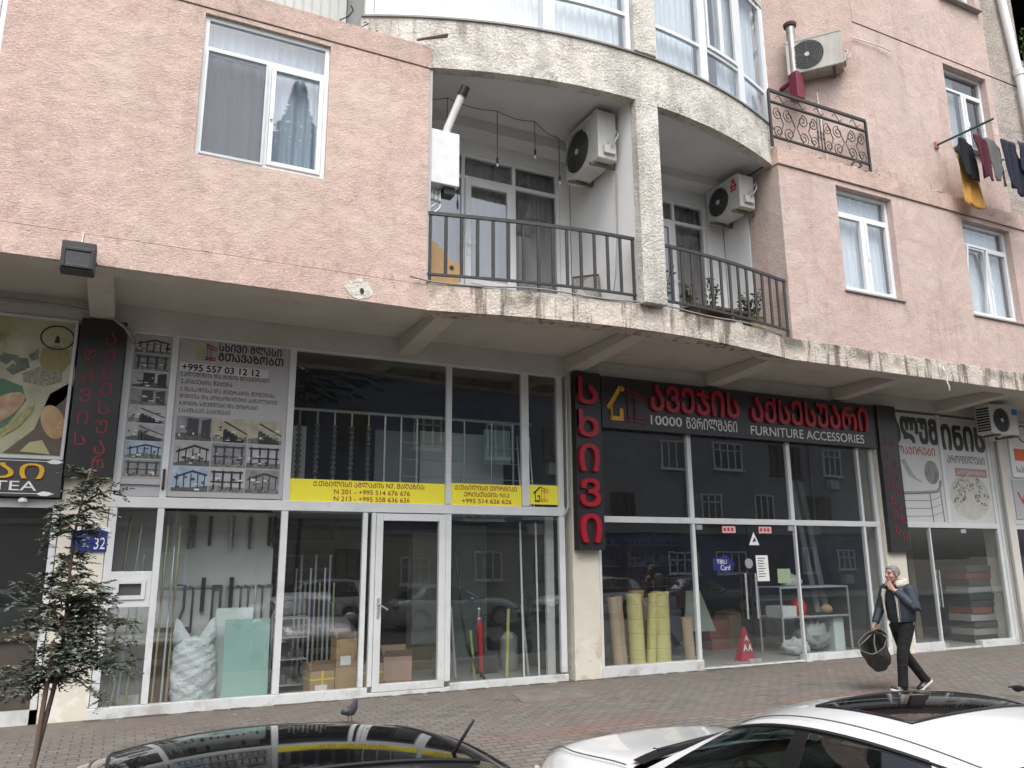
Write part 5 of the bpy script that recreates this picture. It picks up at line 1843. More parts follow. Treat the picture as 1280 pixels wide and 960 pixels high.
def sack(u, v):
    a = u * 6.28318
    z_ = v * .8
    r_ = (.27 + .03 * math.sin(v * 3.1)) * (1 - .1 * v)
    wr = .009 * math.sin(11 * v + 3 * a) + .008 * math.sin(23 * v + 5 * a) + .007 * math.sin(41 * v - 6 * a + 2 * math.sin(9 * v)) + .005 * math.sin(67 * v + 9 * a)
    return (.98 - .03 * v + (r_ + wr) * math.cos(a), .42 + (r_ * .55 + wr) * math.sin(a), .035 + z_)


mb.grid(sack, [i / 48 for i in range(49)], [i / 30 for i in range(31)])
mb.grid(lambda u, v: ((lambda p: (.95 + (p[0] - .95) * (1 - v), .42 + (p[1] - .42) * (1 - v), p[2] + .03 * v))(sack(u, 1))), [i / 48 for i in range(49)], [0, .4, .8, 1])
for s in (-1, 1):
    mb.slab_xz([(.95 + s * .27, .78), (.95 + s * .0, .78), (.95 + s * .08, .9), (.95 + s * .2, 1.08), (.95 + s * .24, 1.1), (.95 + s * .26, 1.02)], .33, .42)
mb.build('sack_body', mat('white_film', (.72, .75, .77), .35, c2=(.6, .64, .66), vs=6, bump=1.0, bs=17, bd=.06), sk, smooth='all', weld=True)

# sheets of green glass
GREENGL = mat('green_sheet_glass', (.36, .55, .5), .15, c2=(.31, .48, .44), vs=1.5)
PALEGL = mat('frosted_sheet', (.72, .8, .78), .3, c2=(.66, .74, .72), vs=1.5)
for x0, x1, y, h_, m_, lab in ((1.32, 1.9, .28, 1.06, GREENGL, 'green sheet of glass leaning beside the white sack'), (1.22, 1.7, .5, 1.2, PALEGL, 'pale frosted sheet behind the green glass')):
    t = MB()
    t.box(x0, x1, y, y + .012, .035, h_, Matrix.Translation((0, y, 0)) @ Matrix.Rotation(rad(-6), 4, 'X') @ Matrix.Translation((0, -y, 0)))
    tag(t.build('glass_sheet', m_), lab, 'glass sheet', 'sheets of glass in the workshop')

# cardboard boxes


def carton(lab, x, y, z_, w_, d_, h_, rz=0., tape=None, flaps=False, m_=None, note=False):
    t = thing('carton', lab, 'box', (x, y, z_), rz, 'cartons on the workshop floor')
    mb = MB()
    mb.box(-w_ / 2, w_ / 2, -d_ / 2, d_ / 2, 0, h_)
    mb.build('box', m_ or CARD, t, bevel=.006)
    if flaps:
        for (ax, ay, bx, by, tx, ty) in ((-w_ / 2, -d_ / 2, w_ / 2, -d_ / 2, 0, -.07), (-w_ / 2, d_ / 2, w_ / 2, d_ / 2, 0, .05), (-w_ / 2, -d_ / 2, -w_ / 2, d_ / 2, -.05, 0)):
            mb = MB()
            hh = rnd.uniform(.08, .16)
            a, b = Vector((ax, ay, h_ - .001)), Vector((bx, by, h_ - .001))
            k = Vector((tx, ty, hh))
            q = Vector((0, .004, 0)) if ty else Vector((.004, 0, 0))
            mb.hull([a, b, b + k, a + k], [a + q, b + q, b + k + q, a + k + q])
            mb.build('flap', CARDIN, t)
    if tape:
        mb = MB()
        mb.box(-.014, .014, -d_ / 2 - .003, d_ / 2 + .003, -.0, h_ + .003)
        mb.box(-w_ / 2 - .003, w_ / 2 + .003, -d_ / 2 - .004, d_ / 2 + .004, h_ * .6, h_ * .6 + .022)
        mb.build('tape', tape, t)
    if note:
        mb = MB()
        mb.box(-w_ * .3, w_ * .2, -d_ / 2 - .006, -d_ / 2 - .0045, h_ * .08, h_ * .4)
        mb.build('paper_label', WHITE, t)
    return t


YT = mat('yellow_tape', (.75, .6, .05), .5)
carton('carton with yellow tape and white labels, lowest left of the stack', 2.62, .5, .03, .34, .32, .3, .1, YT, True, None, True)
carton('small brown carton under the tall open carton', 2.98, .55, .03, .3, .34, .32, -.08)
carton('tall open carton with a white label on top of the stack', 2.97, .55, .352, .3, .3, .38, .05, None, True, None, True)
carton('taped carton just left of the pinkish carton behind the door', 3.42, .75, .03, .34, .34, .32, .1, YT)
carton('pinkish open carton standing behind the glass door', 3.8, .75, .1, .42, .4, .34, -.1, None, True, mat('pink_card', (.45, .3, .22), .8))
carton('flat carton lying under the pinkish carton', 3.82, .72, .03, .4, .36, .068, -.1, None, False, None, True)
carton('long low olive carton deep inside the open door', 4.75, 2.3, .03, .8, .5, .36, 0, None, False, mat('olive_card', (.2, .17, .07), .8))

# metal rack at the left of the middle light
rk = thing('steel_trolley', 'steel framed display trolley with small parts left of the cartons', 'trolley', (2.2, .8, .03), world=True)
mb = MB()
for x in (2.05, 2.5):
    for y in (.75, 1.1):
        mb.box(x - .012, x + .012, y - .012, y + .012, .03, 1.02)
for z_ in (1.02, .12):
    mb.box(2.04, 2.51, .74, 1.11, z_ - .012, z_ + .012)
mb.build('trolley_frame', STEEL, rk)
for z_ in (.45, .75):
    mb = MB()
    mb.box(2.06, 2.49, .76, 1.09, z_, z_ + .012)
    mb.build('shelf', ALUG, rk)
mb = MB()
for k in range(34):
    x, y, z_ = rnd.uniform(2.08, 2.44), rnd.uniform(.78, 1.02), rnd.choice((.132, .462, .762))
    mb.box(x, x + rnd.uniform(.02, .07), y, y + .05, z_ + .001, z_ + rnd.uniform(.03, .14))
mb.build('small_parts', mat('grey_parts', (.25, .25, .25), .4, metal=.5, c2=(.1, .1, .1), vs=12), rk)
# worktable and clutter deep inside
tb = thing('work_table', 'dark cluttered worktable deep in the workshop', 'table', (3.9, 3.6, .03), world=True)
mb = MB()
mb.box(2.4, 5.4, 3.2, 4.1, .82, .88)
mb.build('top', mat('dark_wood', (.09, .07, .055), .6), tb)
for x in (2.5, 5.3):
    mb = MB()
    mb.box(x - .05, x + .05, 3.3, 4.0, .03, .82)
    mb.build('leg', DARK, tb)
for k in range(9):
    x = 2.6 + k * .3
    t = MB()
    t.box(x, x + rnd.uniform(.12, .28), 3.3 + rnd.uniform(0, .3), 3.75 + rnd.uniform(0, .2), .882, .9 + rnd.uniform(.05, .4))
    tag(t.build('tool_case', mat('case_%d' % (k % 4), ((.1, .1, .11), (.22, .2, .17), (.06, .07, .1), (.3, .3, .3))[k % 4], .6), bevel=.01), 'case standing on the dark worktable deep in the workshop', 'case', 'cases on the workshop table')
# pale sheets leaning on a back wall and stair-like shelf
for k, (x, y, w_, h_, lab) in enumerate(((4.95, 2.6, .55, 2.3, 'tall pale plasterboard pier behind the right light'), (5.9, 2.9, .7, 2.45, 'wide pale glass sheet behind the right light'), (1.99, 4.6, 1.2, 2.2, 'pale sheet stack in the dark behind the cartons'))):
    t = MB()
    t.box(x - w_ / 2, x + w_ / 2, y, y + .03 + .25 * (k == 0), .03, h_)
    tag(t.build('pale_sheet', mat('pale_sheet_%d' % k, ((.42, .42, .4), (.3, .38, .36), (.25, .25, .25))[k], .6)), lab, 'sheet')
# slatted shelf wall behind the door
sh = thing('profile_rack', 'dark wall rack of horizontal profiles behind the cartons', 'rack', (3.2, 5.8, .03), world=True)
for k in range(8):
    mb = MB()
    mb.box(2.2, 4.0, 5.6, 5.95, .5 + k * .28, .55 + k * .28)
    mb.build('shelf', mat('shelf_grey', (.22, .21, .2), .7), sh)
mb = MB()
for x in (2.2, 4.0):
    mb.box(x - .04, x + .04, 5.58, 5.98, .03, 2.9)
mb.build('uprights', DARK, sh)
# red fire extinguisher-like rolled banner, hose, stands and rods in the right light
fe = thing('rolled_umbrella', 'closed red parasol with a steel tip standing in the right light', 'parasol', (5.2, .75, .03), world=True)
mb = MB()
mb.tube(((5.2, .75, .03), (5.2, .75, .12), (5.19, .76, .5), (5.18, .77, .8), (5.17, .78, .93)), [.02, .03, .045, .05, .02], 10)
mb.build('canopy', mat('red_cloth', (.45, .02, .025), .7), fe, smooth='all')
mb = MB()
mb.tube(((5.17, .78, .9), (5.17, .785, 1.03)), .016, 8)
mb.ball((5.17, .785, 1.05), .03, 10)
mb.build('tip', STEEL, fe, smooth=True)
for k, (x0, x1, y, h_, m_, r_) in enumerate(((4.75, 4.7, .7, 1.1, STEEL, .02), (4.98, 4.95, .5, .75, mat('olive_rod', (.3, .33, .1), .5), .022), (5.52, 5.6, .5, 1.05, mat('lime_rod', (.42, .46, .14), .5), .026), (5.92, 5.86, .55, 1.1, STEEL, .022), (5.72, 5.72, .3, 2.4, PALEGL, .016), (5.98, 6.0, .3, 2.4, PALEGL, .016))):
    t = MB()
    t.tube(((x0, y, .04), (x1, y + .1, h_)), r_, 8)
    tag(t.build('rod', m_, smooth=True), 'thin rod leaning inside the right light of the workshop', 'rod', 'rods in the right light of the workshop')
t = MB()
t.tube([(4.62, .5, 2.1), (4.66, .42, 1.6), (4.7, .4, 1.2), (4.74, .4, .9), (4.82, .4, .55), (4.95, .4, .25), (5.1, .4, .06)], .022, 8)
tag(t.build('rubber_strip', BLACK, smooth='all'), 'black rubber strip curving down inside the right light', 'strip')
ts = thing('tripod_stand', 'black folding stand leaning in the right light', 'stand', (6.2, .8, .03), world=True)
mb = MB()
mb.bar((6.42, .6, .04), (6.1, .9, 1.2), .06, .05)
mb.build('leg', BLACK, ts)
mb = MB()
mb.bar((5.95, .8, .65), (6.14, .9, 1.22), .05, .05)
mb.build('brace', BLACK, ts)
mb = MB()
mb.ball((6.0, .8, 1.24), (.1, .06, .05), 10)
mb.build('head', BLACK, ts, smooth='all')
# inner frame behind the right light
t = MB()
t.box(6.2, 6.34, .42, .48, .03, 2.5)
for z_ in (.3, 1.1, 2.1):
    t.box(6.185, 6.2, .4, .46, z_, z_ + .1)
tag(t.build('door_frame_sample', ALU), 'white sample door jamb with black hinges inside the right light', 'frame')

# the display balustrade in the upper lights
ba = thing('display_balustrade', 'sample steel balustrade with carved posts shown behind the upper lights', 'balustrade', (4, .9, 2.65), world=True)
mb = MB()
mb.tube(((2.02, .9, 4.08), (6.2, .9, 4.1)), .026, 10)
mb.build('handrail', STEEL, ba, smooth=True)
for k in range(8):
    x = 2.25 + k * .268
    mb = MB()
    mb.tube(((x, .9, 4.06), (x, .9, 3.86)), .017, 8)
    mb.tube(((x, .9, 3.05), (x, .9, 2.55)), .024, 8)
    p = mb.build('baluster', BRASS if k < 5 else STEEL, ba, smooth=True)
    if k < 5:
        mb = MB()
        mb.tube([(x, .9, 3.86 - .016 * i) for i in range(52)], [.033 + .012 * math.sin(i * 1.25) for i in range(52)], 10)
        mb.build('twisted_sleeve', mat('twist_grey', (.3, .3, .29), .4, metal=.5, c2=(.1, .1, .1), vs=40), p, smooth='all')
    else:
        mb = MB()
        mb.tube(((x, .9, 3.86), (x, .9, 3.05)), .017, 8)
        mb.build('plain_shaft', STEEL, p, smooth=True)
for k in range(4):
    mb = MB()
    mb.tube(((3.9, .9, 2.85 + k * .27), (6.2, .9, 2.85 + k * .27)), .008, 6)
    mb.build('cross_rod', STEEL, ba, smooth=True)
for x in (4.95, 5.45, 5.85, 6.1):
    mb = MB()
    mb.tube(((x, .9, 2.6), (x, .9, 4.08)), .017, 8)
    mb.build('post', STEEL, ba, smooth=True)
t = MB()
t.box(1.9, 6.4, .7, 2.2, 2.5, 2.58)
tag(t.build('display_deck', mat('deck_grey', (.3, .3, .3), .7)), 'raised deck carrying the sample balustrade', 'deck')
for x0, x1, y, z0, z1, m_, lab in ((2.0, 2.4, 1.1, 2.58, 3.85, PALEGL, 'pale glass panel behind the leftmost carved post'), (3.55, 4.3, 1.3, 2.58, 3.9, mat('grey_panel', (.3, .33, .32), .4), 'grey green panel behind the plain posts'),
                                   (4.35, 5.9, 1.4, 2.58, 3.95, PALEGL, 'wide pale glass panel behind the cross rods'), (5.35, 5.85, 1.0, 3.4, 3.98, GREENGL, 'hanging green glass offcut near the right upper light')):
    t = MB()
    t.box(x0, x1, y, y + .015, z0, z1)
    tag(t.build('glass_offcut', m_), lab, 'glass panel')
for k in range(5):
    t = MB()
    t.tube(((5.95 + k * .06, .8, 2.6), (5.97 + k * .06, 1.0, 3.9)), .014, 8)
    tag(t.build('rail_sample', STEEL, smooth=True), 'bright rail sample bunched behind the house emblem banner', 'rail', 'rail samples behind the small banner')

# ------------------------------------------------------------------ inside the furniture fittings shop
RY = mat('yellow_roll', (.66, .6, .27), .55, c2=(.58, .52, .2), vs=2, vst=(1, 1, 5))
RO = mat('ochre_roll', (.46, .29, .1), .6, c2=(.38, .24, .08))
RP = mat('pinkish_roll', (.52, .39, .28), .7)
for k, (x, y, r_, h_, dx, m_, lab) in enumerate(((7.58, .5, .09, 1.15, -.06, RP, 'pinkish tan roll leftmost of the standing rolls'), (7.76, .62, .07, 1.16, -.04, RP, 'slim tan roll behind the thick yellow one on the left'), (7.93, .45, .13, 1.2, 0, RY, 'thick upright yellow roll left of the brown one'),
                                                 (8.12, .72, .13, 1.25, .06, RO, 'brown ochre roll behind the yellow rolls'), (8.2, .48, .085, 1.2, .16, RY, 'slim leaning yellow roll in the middle'), (8.46, .5, .15, 1.22, .05, RY, 'thickest yellow roll rightmost of the tall ones'),
                                                 (9.02, .45, .09, .78, -.02, RP, 'short tan roll by the door post'), (9.14, .6, .06, .76, -.02, RO, 'short thin brown roll by the door post'))):
    t = thing('standing_roll', lab, 'roll', (x, y, .03), 0, 'rolls standing in the shop window')
    mb = MB()
    M = Matrix(((1, 0, dx / h_, 0), (0, 1, .06, 0), (0, 0, 1, 0), (0, 0, 0, 1)))
    mb.lathe([(r_, 0), (r_, h_ * .96), (r_ * 1.08, h_ * .962), (r_ * 1.08, h_), (r_ * .55, h_), (r_ * .5, h_ - .06)], 22, M)
    mb.build('roll_body', m_, t, smooth=True)
    if m_ is RY:
        mb = MB()
        for q in range(5):
            zz = .12 + q * .22 + rnd.uniform(-.05, .05)
            mb.lathe([(r_ * 1.006, zz), (r_ * 1.006, zz + .006)], 22, M, False)
        mb.build('tape', RO, t)
t = MB()
t.bar((8.72, 1.0, 1.24), (9.0, 1.0, 1.2), .03, .03)
t.bar((9.0, 1.0, 1.2), (9.0, 1.0, .1), .03, .03)
tag(t.build('bent_tube', STEEL), 'bent steel frame between the tall and the short rolls', 'frame')
t = MB()
t.hull([Vector((9.5, 1.2, .5)), Vector((10.15, 1.1, .48)), Vector((9.9, 1.2, 1.22)), Vector((9.62, 1.25, 1.22))], [Vector((9.5, 1.23, .5)), Vector((10.15, 1.13, .48)), Vector((9.9, 1.23, 1.22)), Vector((9.62, 1.28, 1.22))])
tag(t.build('tapered_board', mat('sage_board', (.3, .33, .29), .7)), 'tapered grey green board leaning inside the left glass door', 'board')
co = thing('folding_sign', 'red and white folding caution sign behind the glass doors', 'caution sign', (10.2, .4, .03), world=True)
mb = MB()
mb.hull([Vector((10.03, .32, .03)), Vector((10.36, .32, .03)), Vector((10.235, .4, .6)), Vector((10.165, .4, .6))], [Vector((10.03, .5, .03)), Vector((10.36, .5, .03)), Vector((10.235, .43, .6)), Vector((10.165, .43, .6))])
mb.build('panel', mat('caution_red', (.42, .03, .05), .5), co)
lettering('letter', 'A', 10.1, 10.185, .2, .31, .335, WHITE, co, .01, .02, False)
lettering('letter', 'A', 10.205, 10.29, .2, .31, .335, WHITE, co, .01, .02, False)
lettering('letter', 'A', 10.16, 10.24, .37, .46, .36, WHITE, co, .01, .02, False)
dc = thing('display_counter', 'glass display counter with parts on its shelves right of the doors', 'counter', (12.5, 1.0, .03), world=True)
mb = MB()
for x in (11.42, 13.2):
    for y in (.7, 1.3):
        mb.box(x - .014, x + .014, y - .014, y + .014, .03, 1.25)
for z_ in (1.25, .7):
    mb.box(11.41, 13.21, .69, .71, z_ - .014, z_ + .014)
    mb.box(11.41, 13.21, 1.29, 1.31, z_ - .014, z_ + .014)
mb.build('counter_frame', ALUG, dc)
mb = MB()
mb.box(11.42, 13.2, .71, 1.29, .66, .68)
mb.build('shelf', mat('shelf_grey', (.22, .21, .2), .7), dc)
mb = MB()
mb.box(11.42, 13.2, .71, 1.29, 1.256, 1.268)
mb.build('glass_top', PALEGL, dc)
mb = MB()
mb.box(11.5, 11.9, .8, 1.2, .685, .9)
t = tag(mb.build('catalogue_stack', WHITE, bevel=.004), 'stack of white boxes on the counter shelf left of the red bag', 'boxes')
t = MB()
t.ball((12.1, .95, .86), (.17, .15, .18), 14)
tag(t.build('red_bag', mat('red_film', (.6, .02, .02), .4), smooth='all'), 'bright red bag in the middle of the counter shelf', 'bag')
t = MB()
t.box(11.95, 12.3, .78, 1.1, .684, .72)
tag(t.build('orange_tray', mat('orange_tray', (.75, .18, .02), .5)), 'orange tray under the red bag', 'tray')
t = MB()
t.ball((12.85, .95, .8), (.13, .11, .1), 10)
tag(t.build('straw_basket', mat('straw', (.5, .36, .18), .8), smooth='all'), 'small straw basket at the right end of the counter shelf', 'basket')
for k in range(5):
    t = MB()
    t.box(12.2 + .02 * k, 13.15 - .03 * k, .74 + .09 * k, .8 + .09 * k, .684, .73 + .012 * k)
    tag(t.build('dark_profile', BLACK), 'dark metal profile lying on the counter shelf', 'profile', 'dark profiles on the counter shelf')


def crumpled(name, lab, c, r_, m_, cat):
    mb = MB()
    mb.ball(c, r_, 20)
    for v in mb.bm.verts:
        n = math.sin(v.co.x * 41) * math.sin(v.co.z * 37 + v.co.y * 29)
        v.co = Vector(c) + (v.co - Vector(c)) * (1 + .28 * n)
        v.co.z = max(v.co.z, c[2] - r_[2] * .7)
    return tag(mb.build(name, m_, smooth='all'), lab, cat)


FILM = MATS['white_film']
crumpled('plastic_bag', 'crumpled white plastic bag on top of the display counter', (11.95, .95, 1.36), (.22, .16, .13), FILM, 'bag')
crumpled('plastic_bag', 'crumpled white plastic bag on the floor under the counter', (11.6, .6, .16), (.26, .2, .16), FILM, 'bag')
crumpled('plastic_sack', 'grey half-full sack on the floor under the counter right half', (12.4, .95, .3), (.36, .26, .3), mat('grey_film', (.36, .39, .38), .45), 'sack')
t = MB()
t.box(12.85, 13.12, .8, 1.1, .03, .66)
tag(t.build('cabinet', PALEGL), 'narrow pale cabinet under the right end of the counter', 'cabinet')
t = MB()
t.tube(((13.1, .25, .15), (13.32, .3, 1.15)), .03, 8)
tag(t.build('dark_pole', BLACK, smooth=True), 'dark pole leaning in the corner of the fittings shop window', 'pole')
for k, (x, lab) in enumerate(((12.7, 'pale tall panel leaning left in the fittings shop corner'), (12.95, 'pale narrow panel leaning right in the fittings shop corner'))):
    t = MB()
    t.hull([Vector((x - .08, .9, .03)), Vector((x + .06, .9, .03)), Vector((x + .02, 1.4, 3.4)), Vector((x - .1, 1.4, 3.4))], [Vector((x - .08, .93, .03)), Vector((x + .06, .93, .03)), Vector((x + .02, 1.43, 3.4)), Vector((x - .1, 1.43, 3.4))])
    tag(t.build('leaning_sheet', mat('dim_sheet', (.2, .23, .23), .4)), lab, 'panel')
for k in range(3):
    sh = thing('shop_shelving', ('left', 'middle', 'right')[k] + ' dark shelving bay against the back wall of the fittings shop', 'shelving', (8 + k * 2, 5.6, .03), 0, 'shelving bays of the fittings shop')
    mb = MB()
    for x in (-.9, .9):
        mb.box(x - .03, x + .03, -.2, .2, 0, 2.2)
    mb.build('uprights', DARK, sh)
    for q in range(5):
        mb = MB()
        mb.box(-.87, .87, -.2, .2, .1 + q * .5, .13 + q * .5)
        s_ = mb.build('shelf', mat('shelf_grey', (.22, .21, .2), .7), sh)
        mb = MB()
        x = -.85
        while x < .7:
            w_ = rnd.uniform(.08, .25)
            mb.box(x, x + w_, -.15, .1, .131 + q * .5, .13 + q * .5 + rnd.uniform(.12, .35))
            x += w_ + rnd.uniform(.01, .06)
        mb.build('stock', mat('stock_%d' % ((q + k) % 4), ((.2, .16, .12), (.3, .3, .3), (.12, .14, .2), (.3, .12, .1))[(q + k) % 4], .6, c2=(.06, .06, .06), vs=7), s_)

# ------------------------------------------------------------------ inside the aluminium shop
BEI = mat('beige_profile', (.46, .41, .32), .5, c2=(.38, .34, .26))
for k in range(7):
    x = 14.35 + k * .34
    t = MB()
    t.box(x, x + rnd.uniform(.06, .2), 1.7, 1.75, .03, 2.45 - .12 * (k % 3), Matrix.Translation((x, 0, 0)) @ Matrix.Rotation(rad(rnd.uniform(-1.5, 1.5)), 4, 'Y') @ Matrix.Translation((-x, 0, 0)))
    tag(t.build('profile_bar', (BEI, ALUG, BEI)[k % 3]), 'long upright profile bar behind the glass door of the aluminium shop', 'profile', 'upright profile bars in the aluminium shop')
for k in range(11):
    z_ = .03 + k * .145
    c = ((.05, .05, .055), (.3, .3, .29), (.05, .05, .05), (.35, .34, .32), (.22, .09, .055), (.06, .06, .06), (.05, .06, .06), (.22, .22, .22), (.05, .05, .05), (.16, .045, .04), (.07, .07, .07))[k]
    w_ = .5 + .13 * ((k * 7) % 4)
    t = MB()
    t.box(16.42 + .03 * (k % 3), 16.42 + w_ + .2, .35 + .02 * (k % 2), .9, z_, z_ + .14)
    if k in (0, 1, 10):
        lab = ('black tray at the bottom of the stack in the aluminium shop window', 'light grey tray second from the bottom of the stack', 'dark tray on top of the stack in the aluminium shop window')[(0, 1, 10).index(k)]
    else:
        lab = {2: 'black tray third from the bottom of the stack', 3: 'pale tray just under the terracotta one', 4: 'terracotta orange tray in the middle of the stack', 5: 'dark tray resting on the terracotta one', 6: 'seventh tray of the stack, dark with no trim',
               7: 'mid grey tray in the upper half of the stack', 8: 'black tray just under the red one', 9: 'red tray second from the top of the stack'}[k]
    tag(t.build('stock_tray', mat('tray_%d' % k, c, .5), bevel=.01), lab, 'tray', 'stacked trays in the aluminium shop')
t = MB()
t.box(14.15, 14.85, .6, .9, .03, .3)
tag(t.build('brown_box', CARD), 'low brown box behind the left light of the aluminium shop', 'box')

# ------------------------------------------------------------------ more stock standing about
PCOL = (((.3, .21, .12), 'brown'), ((.42, .42, .4), 'pale grey'), ((.12, .14, .2), 'dark blue'), ((.34, .1, .07), 'rust red'), ((.2, .22, .16), 'olive'), ((.5, .47, .4), 'cream'))
spots = (('left behind the fittings shop doors', 9.05, 2.3, .03), ('behind the tapered board', 9.6, 2.6, .03), ('on the floor deep behind the caution sign', 10.3, 2.9, .03), ('in the dark right of the door gap', 10.95, 2.2, .03),
         ('on the shop floor behind the yellow rolls', 8.2, 1.9, .03), ('beside the carton pile behind the rolls', 7.5, 2.2, .03), ('behind the counter near its left post', 11.5, 2.4, .03), ('behind the counter near its right post', 12.8, 2.2, .03))
for k, (where, x, y, z_) in enumerate(spots):
    c, nm = PCOL[k % 6]
    zz = z_
    for q in range(2 + k % 3):
        w_, h_ = rnd.uniform(.35, .6), rnd.uniform(.2, .4)
        t = MB()
        t.box(-w_ / 2, w_ / 2, -.2, .2, 0, h_)
        o = t.build('stock_box', mat('box_' + nm.replace(' ', '_'), c, .75, c2=tuple(v * .7 for v in c), vs=5), bevel=.006)
        o.location = (x + rnd.uniform(-.05, .05), y, zz)
        o.rotation_euler.z = rnd.uniform(-.2, .2)
        zz += h_ + .002
        tag(o, nm + ' box in the pile ' + where, 'box', 'box piles in the fittings shop')
for k in range(9):
    x = 2.45 + k * .075
    t = MB()
    t.tube(((x, 1.6, .04), (x + .03, 1.75, 1.7 + .25 * math.sin(k * 2.1))), .018, 8)
    tag(t.build('bar_stock', (STEEL, ALUG, BRASS)[k % 3], smooth=True), 'metal bar standing in the bundle behind the workshop cartons', 'bar', 'bar bundle behind the cartons')
for k, (x, y, w_, h_, c, lab) in enumerate(((4.55, .8, .16, .55, (.12, .2, .07), 'green canister at the left of the right workshop light'), (4.72, 1.1, .3, .35, (.3, .3, .3), 'grey toolbox on the floor of the right workshop light'), (5.45, 1.2, .35, .3, (.05, .05, .06), 'black crate on the floor behind the rods'),
                                            (5.95, 1.3, .3, .6, (.35, .36, .35), 'pale bucket on the floor beside the black stand'))):
    t = MB()
    if k in (0, 3):
        t.lathe([(w_ / 2 * .85, 0), (w_ / 2, .03), (w_ / 2, h_ * .85), (w_ / 2 * .5, h_), (w_ / 2 * .4, h_)], 18, Matrix.Translation((x, y, .03)))
    else:
        t.box(x - w_ / 2, x + w_ / 2, y - .12, y + .12, .03, .03 + h_)
        t.box(x - w_ / 2 + .03, x + w_ / 2 - .03, y - .02, y + .02, .03 + h_, .06 + h_)
    tag(t.build(('canister', 'toolbox', 'crate', 'bucket')[k], mat('clutter_%d' % k, c, .55), smooth=True), lab, ('canister', 'toolbox', 'crate', 'bucket')[k])

# ------------------------------------------------------------------ cars
def paint(name, c, c2=None, rough=.35):
    return mat('car_paint_' + name, c, rough, spec=.5, c2=c2 or c, vs=2, coat=1.0)


CARGLASS = glass('car_glass', (.36, .44, .42), .07)
TRIM = mat('black_trim', (.012, .012, .013), .35)
GLOSSBLACK = mat('gloss_black_glass', (.006, .006, .007), .04, spec=.7)
RUBBER = mat('tyre_rubber', (.02, .02, .02), .85)
CABIN = mat('cabin_dark', (.03, .03, .032), .8)
LAMP = mat('lamp_lens', (.6, .62, .64), .1, metal=.6)
TAIL = mat('tail_lens', (.35, .01, .01), .15)


def lin(a, b, n):
    return [a + (b - a) * i / (n - 1) for i in range(n)]


def interp(tab, x):
    if x <= tab[0][0]:
        return tab[0][1]
    for (a, p), (b, q) in zip(tab, tab[1:]):
        if x <= b:
            s = (x - a) / (b - a)
            s = s * s * (3 - 2 * s)
            return p + (q - p) * s
    return tab[-1][1]


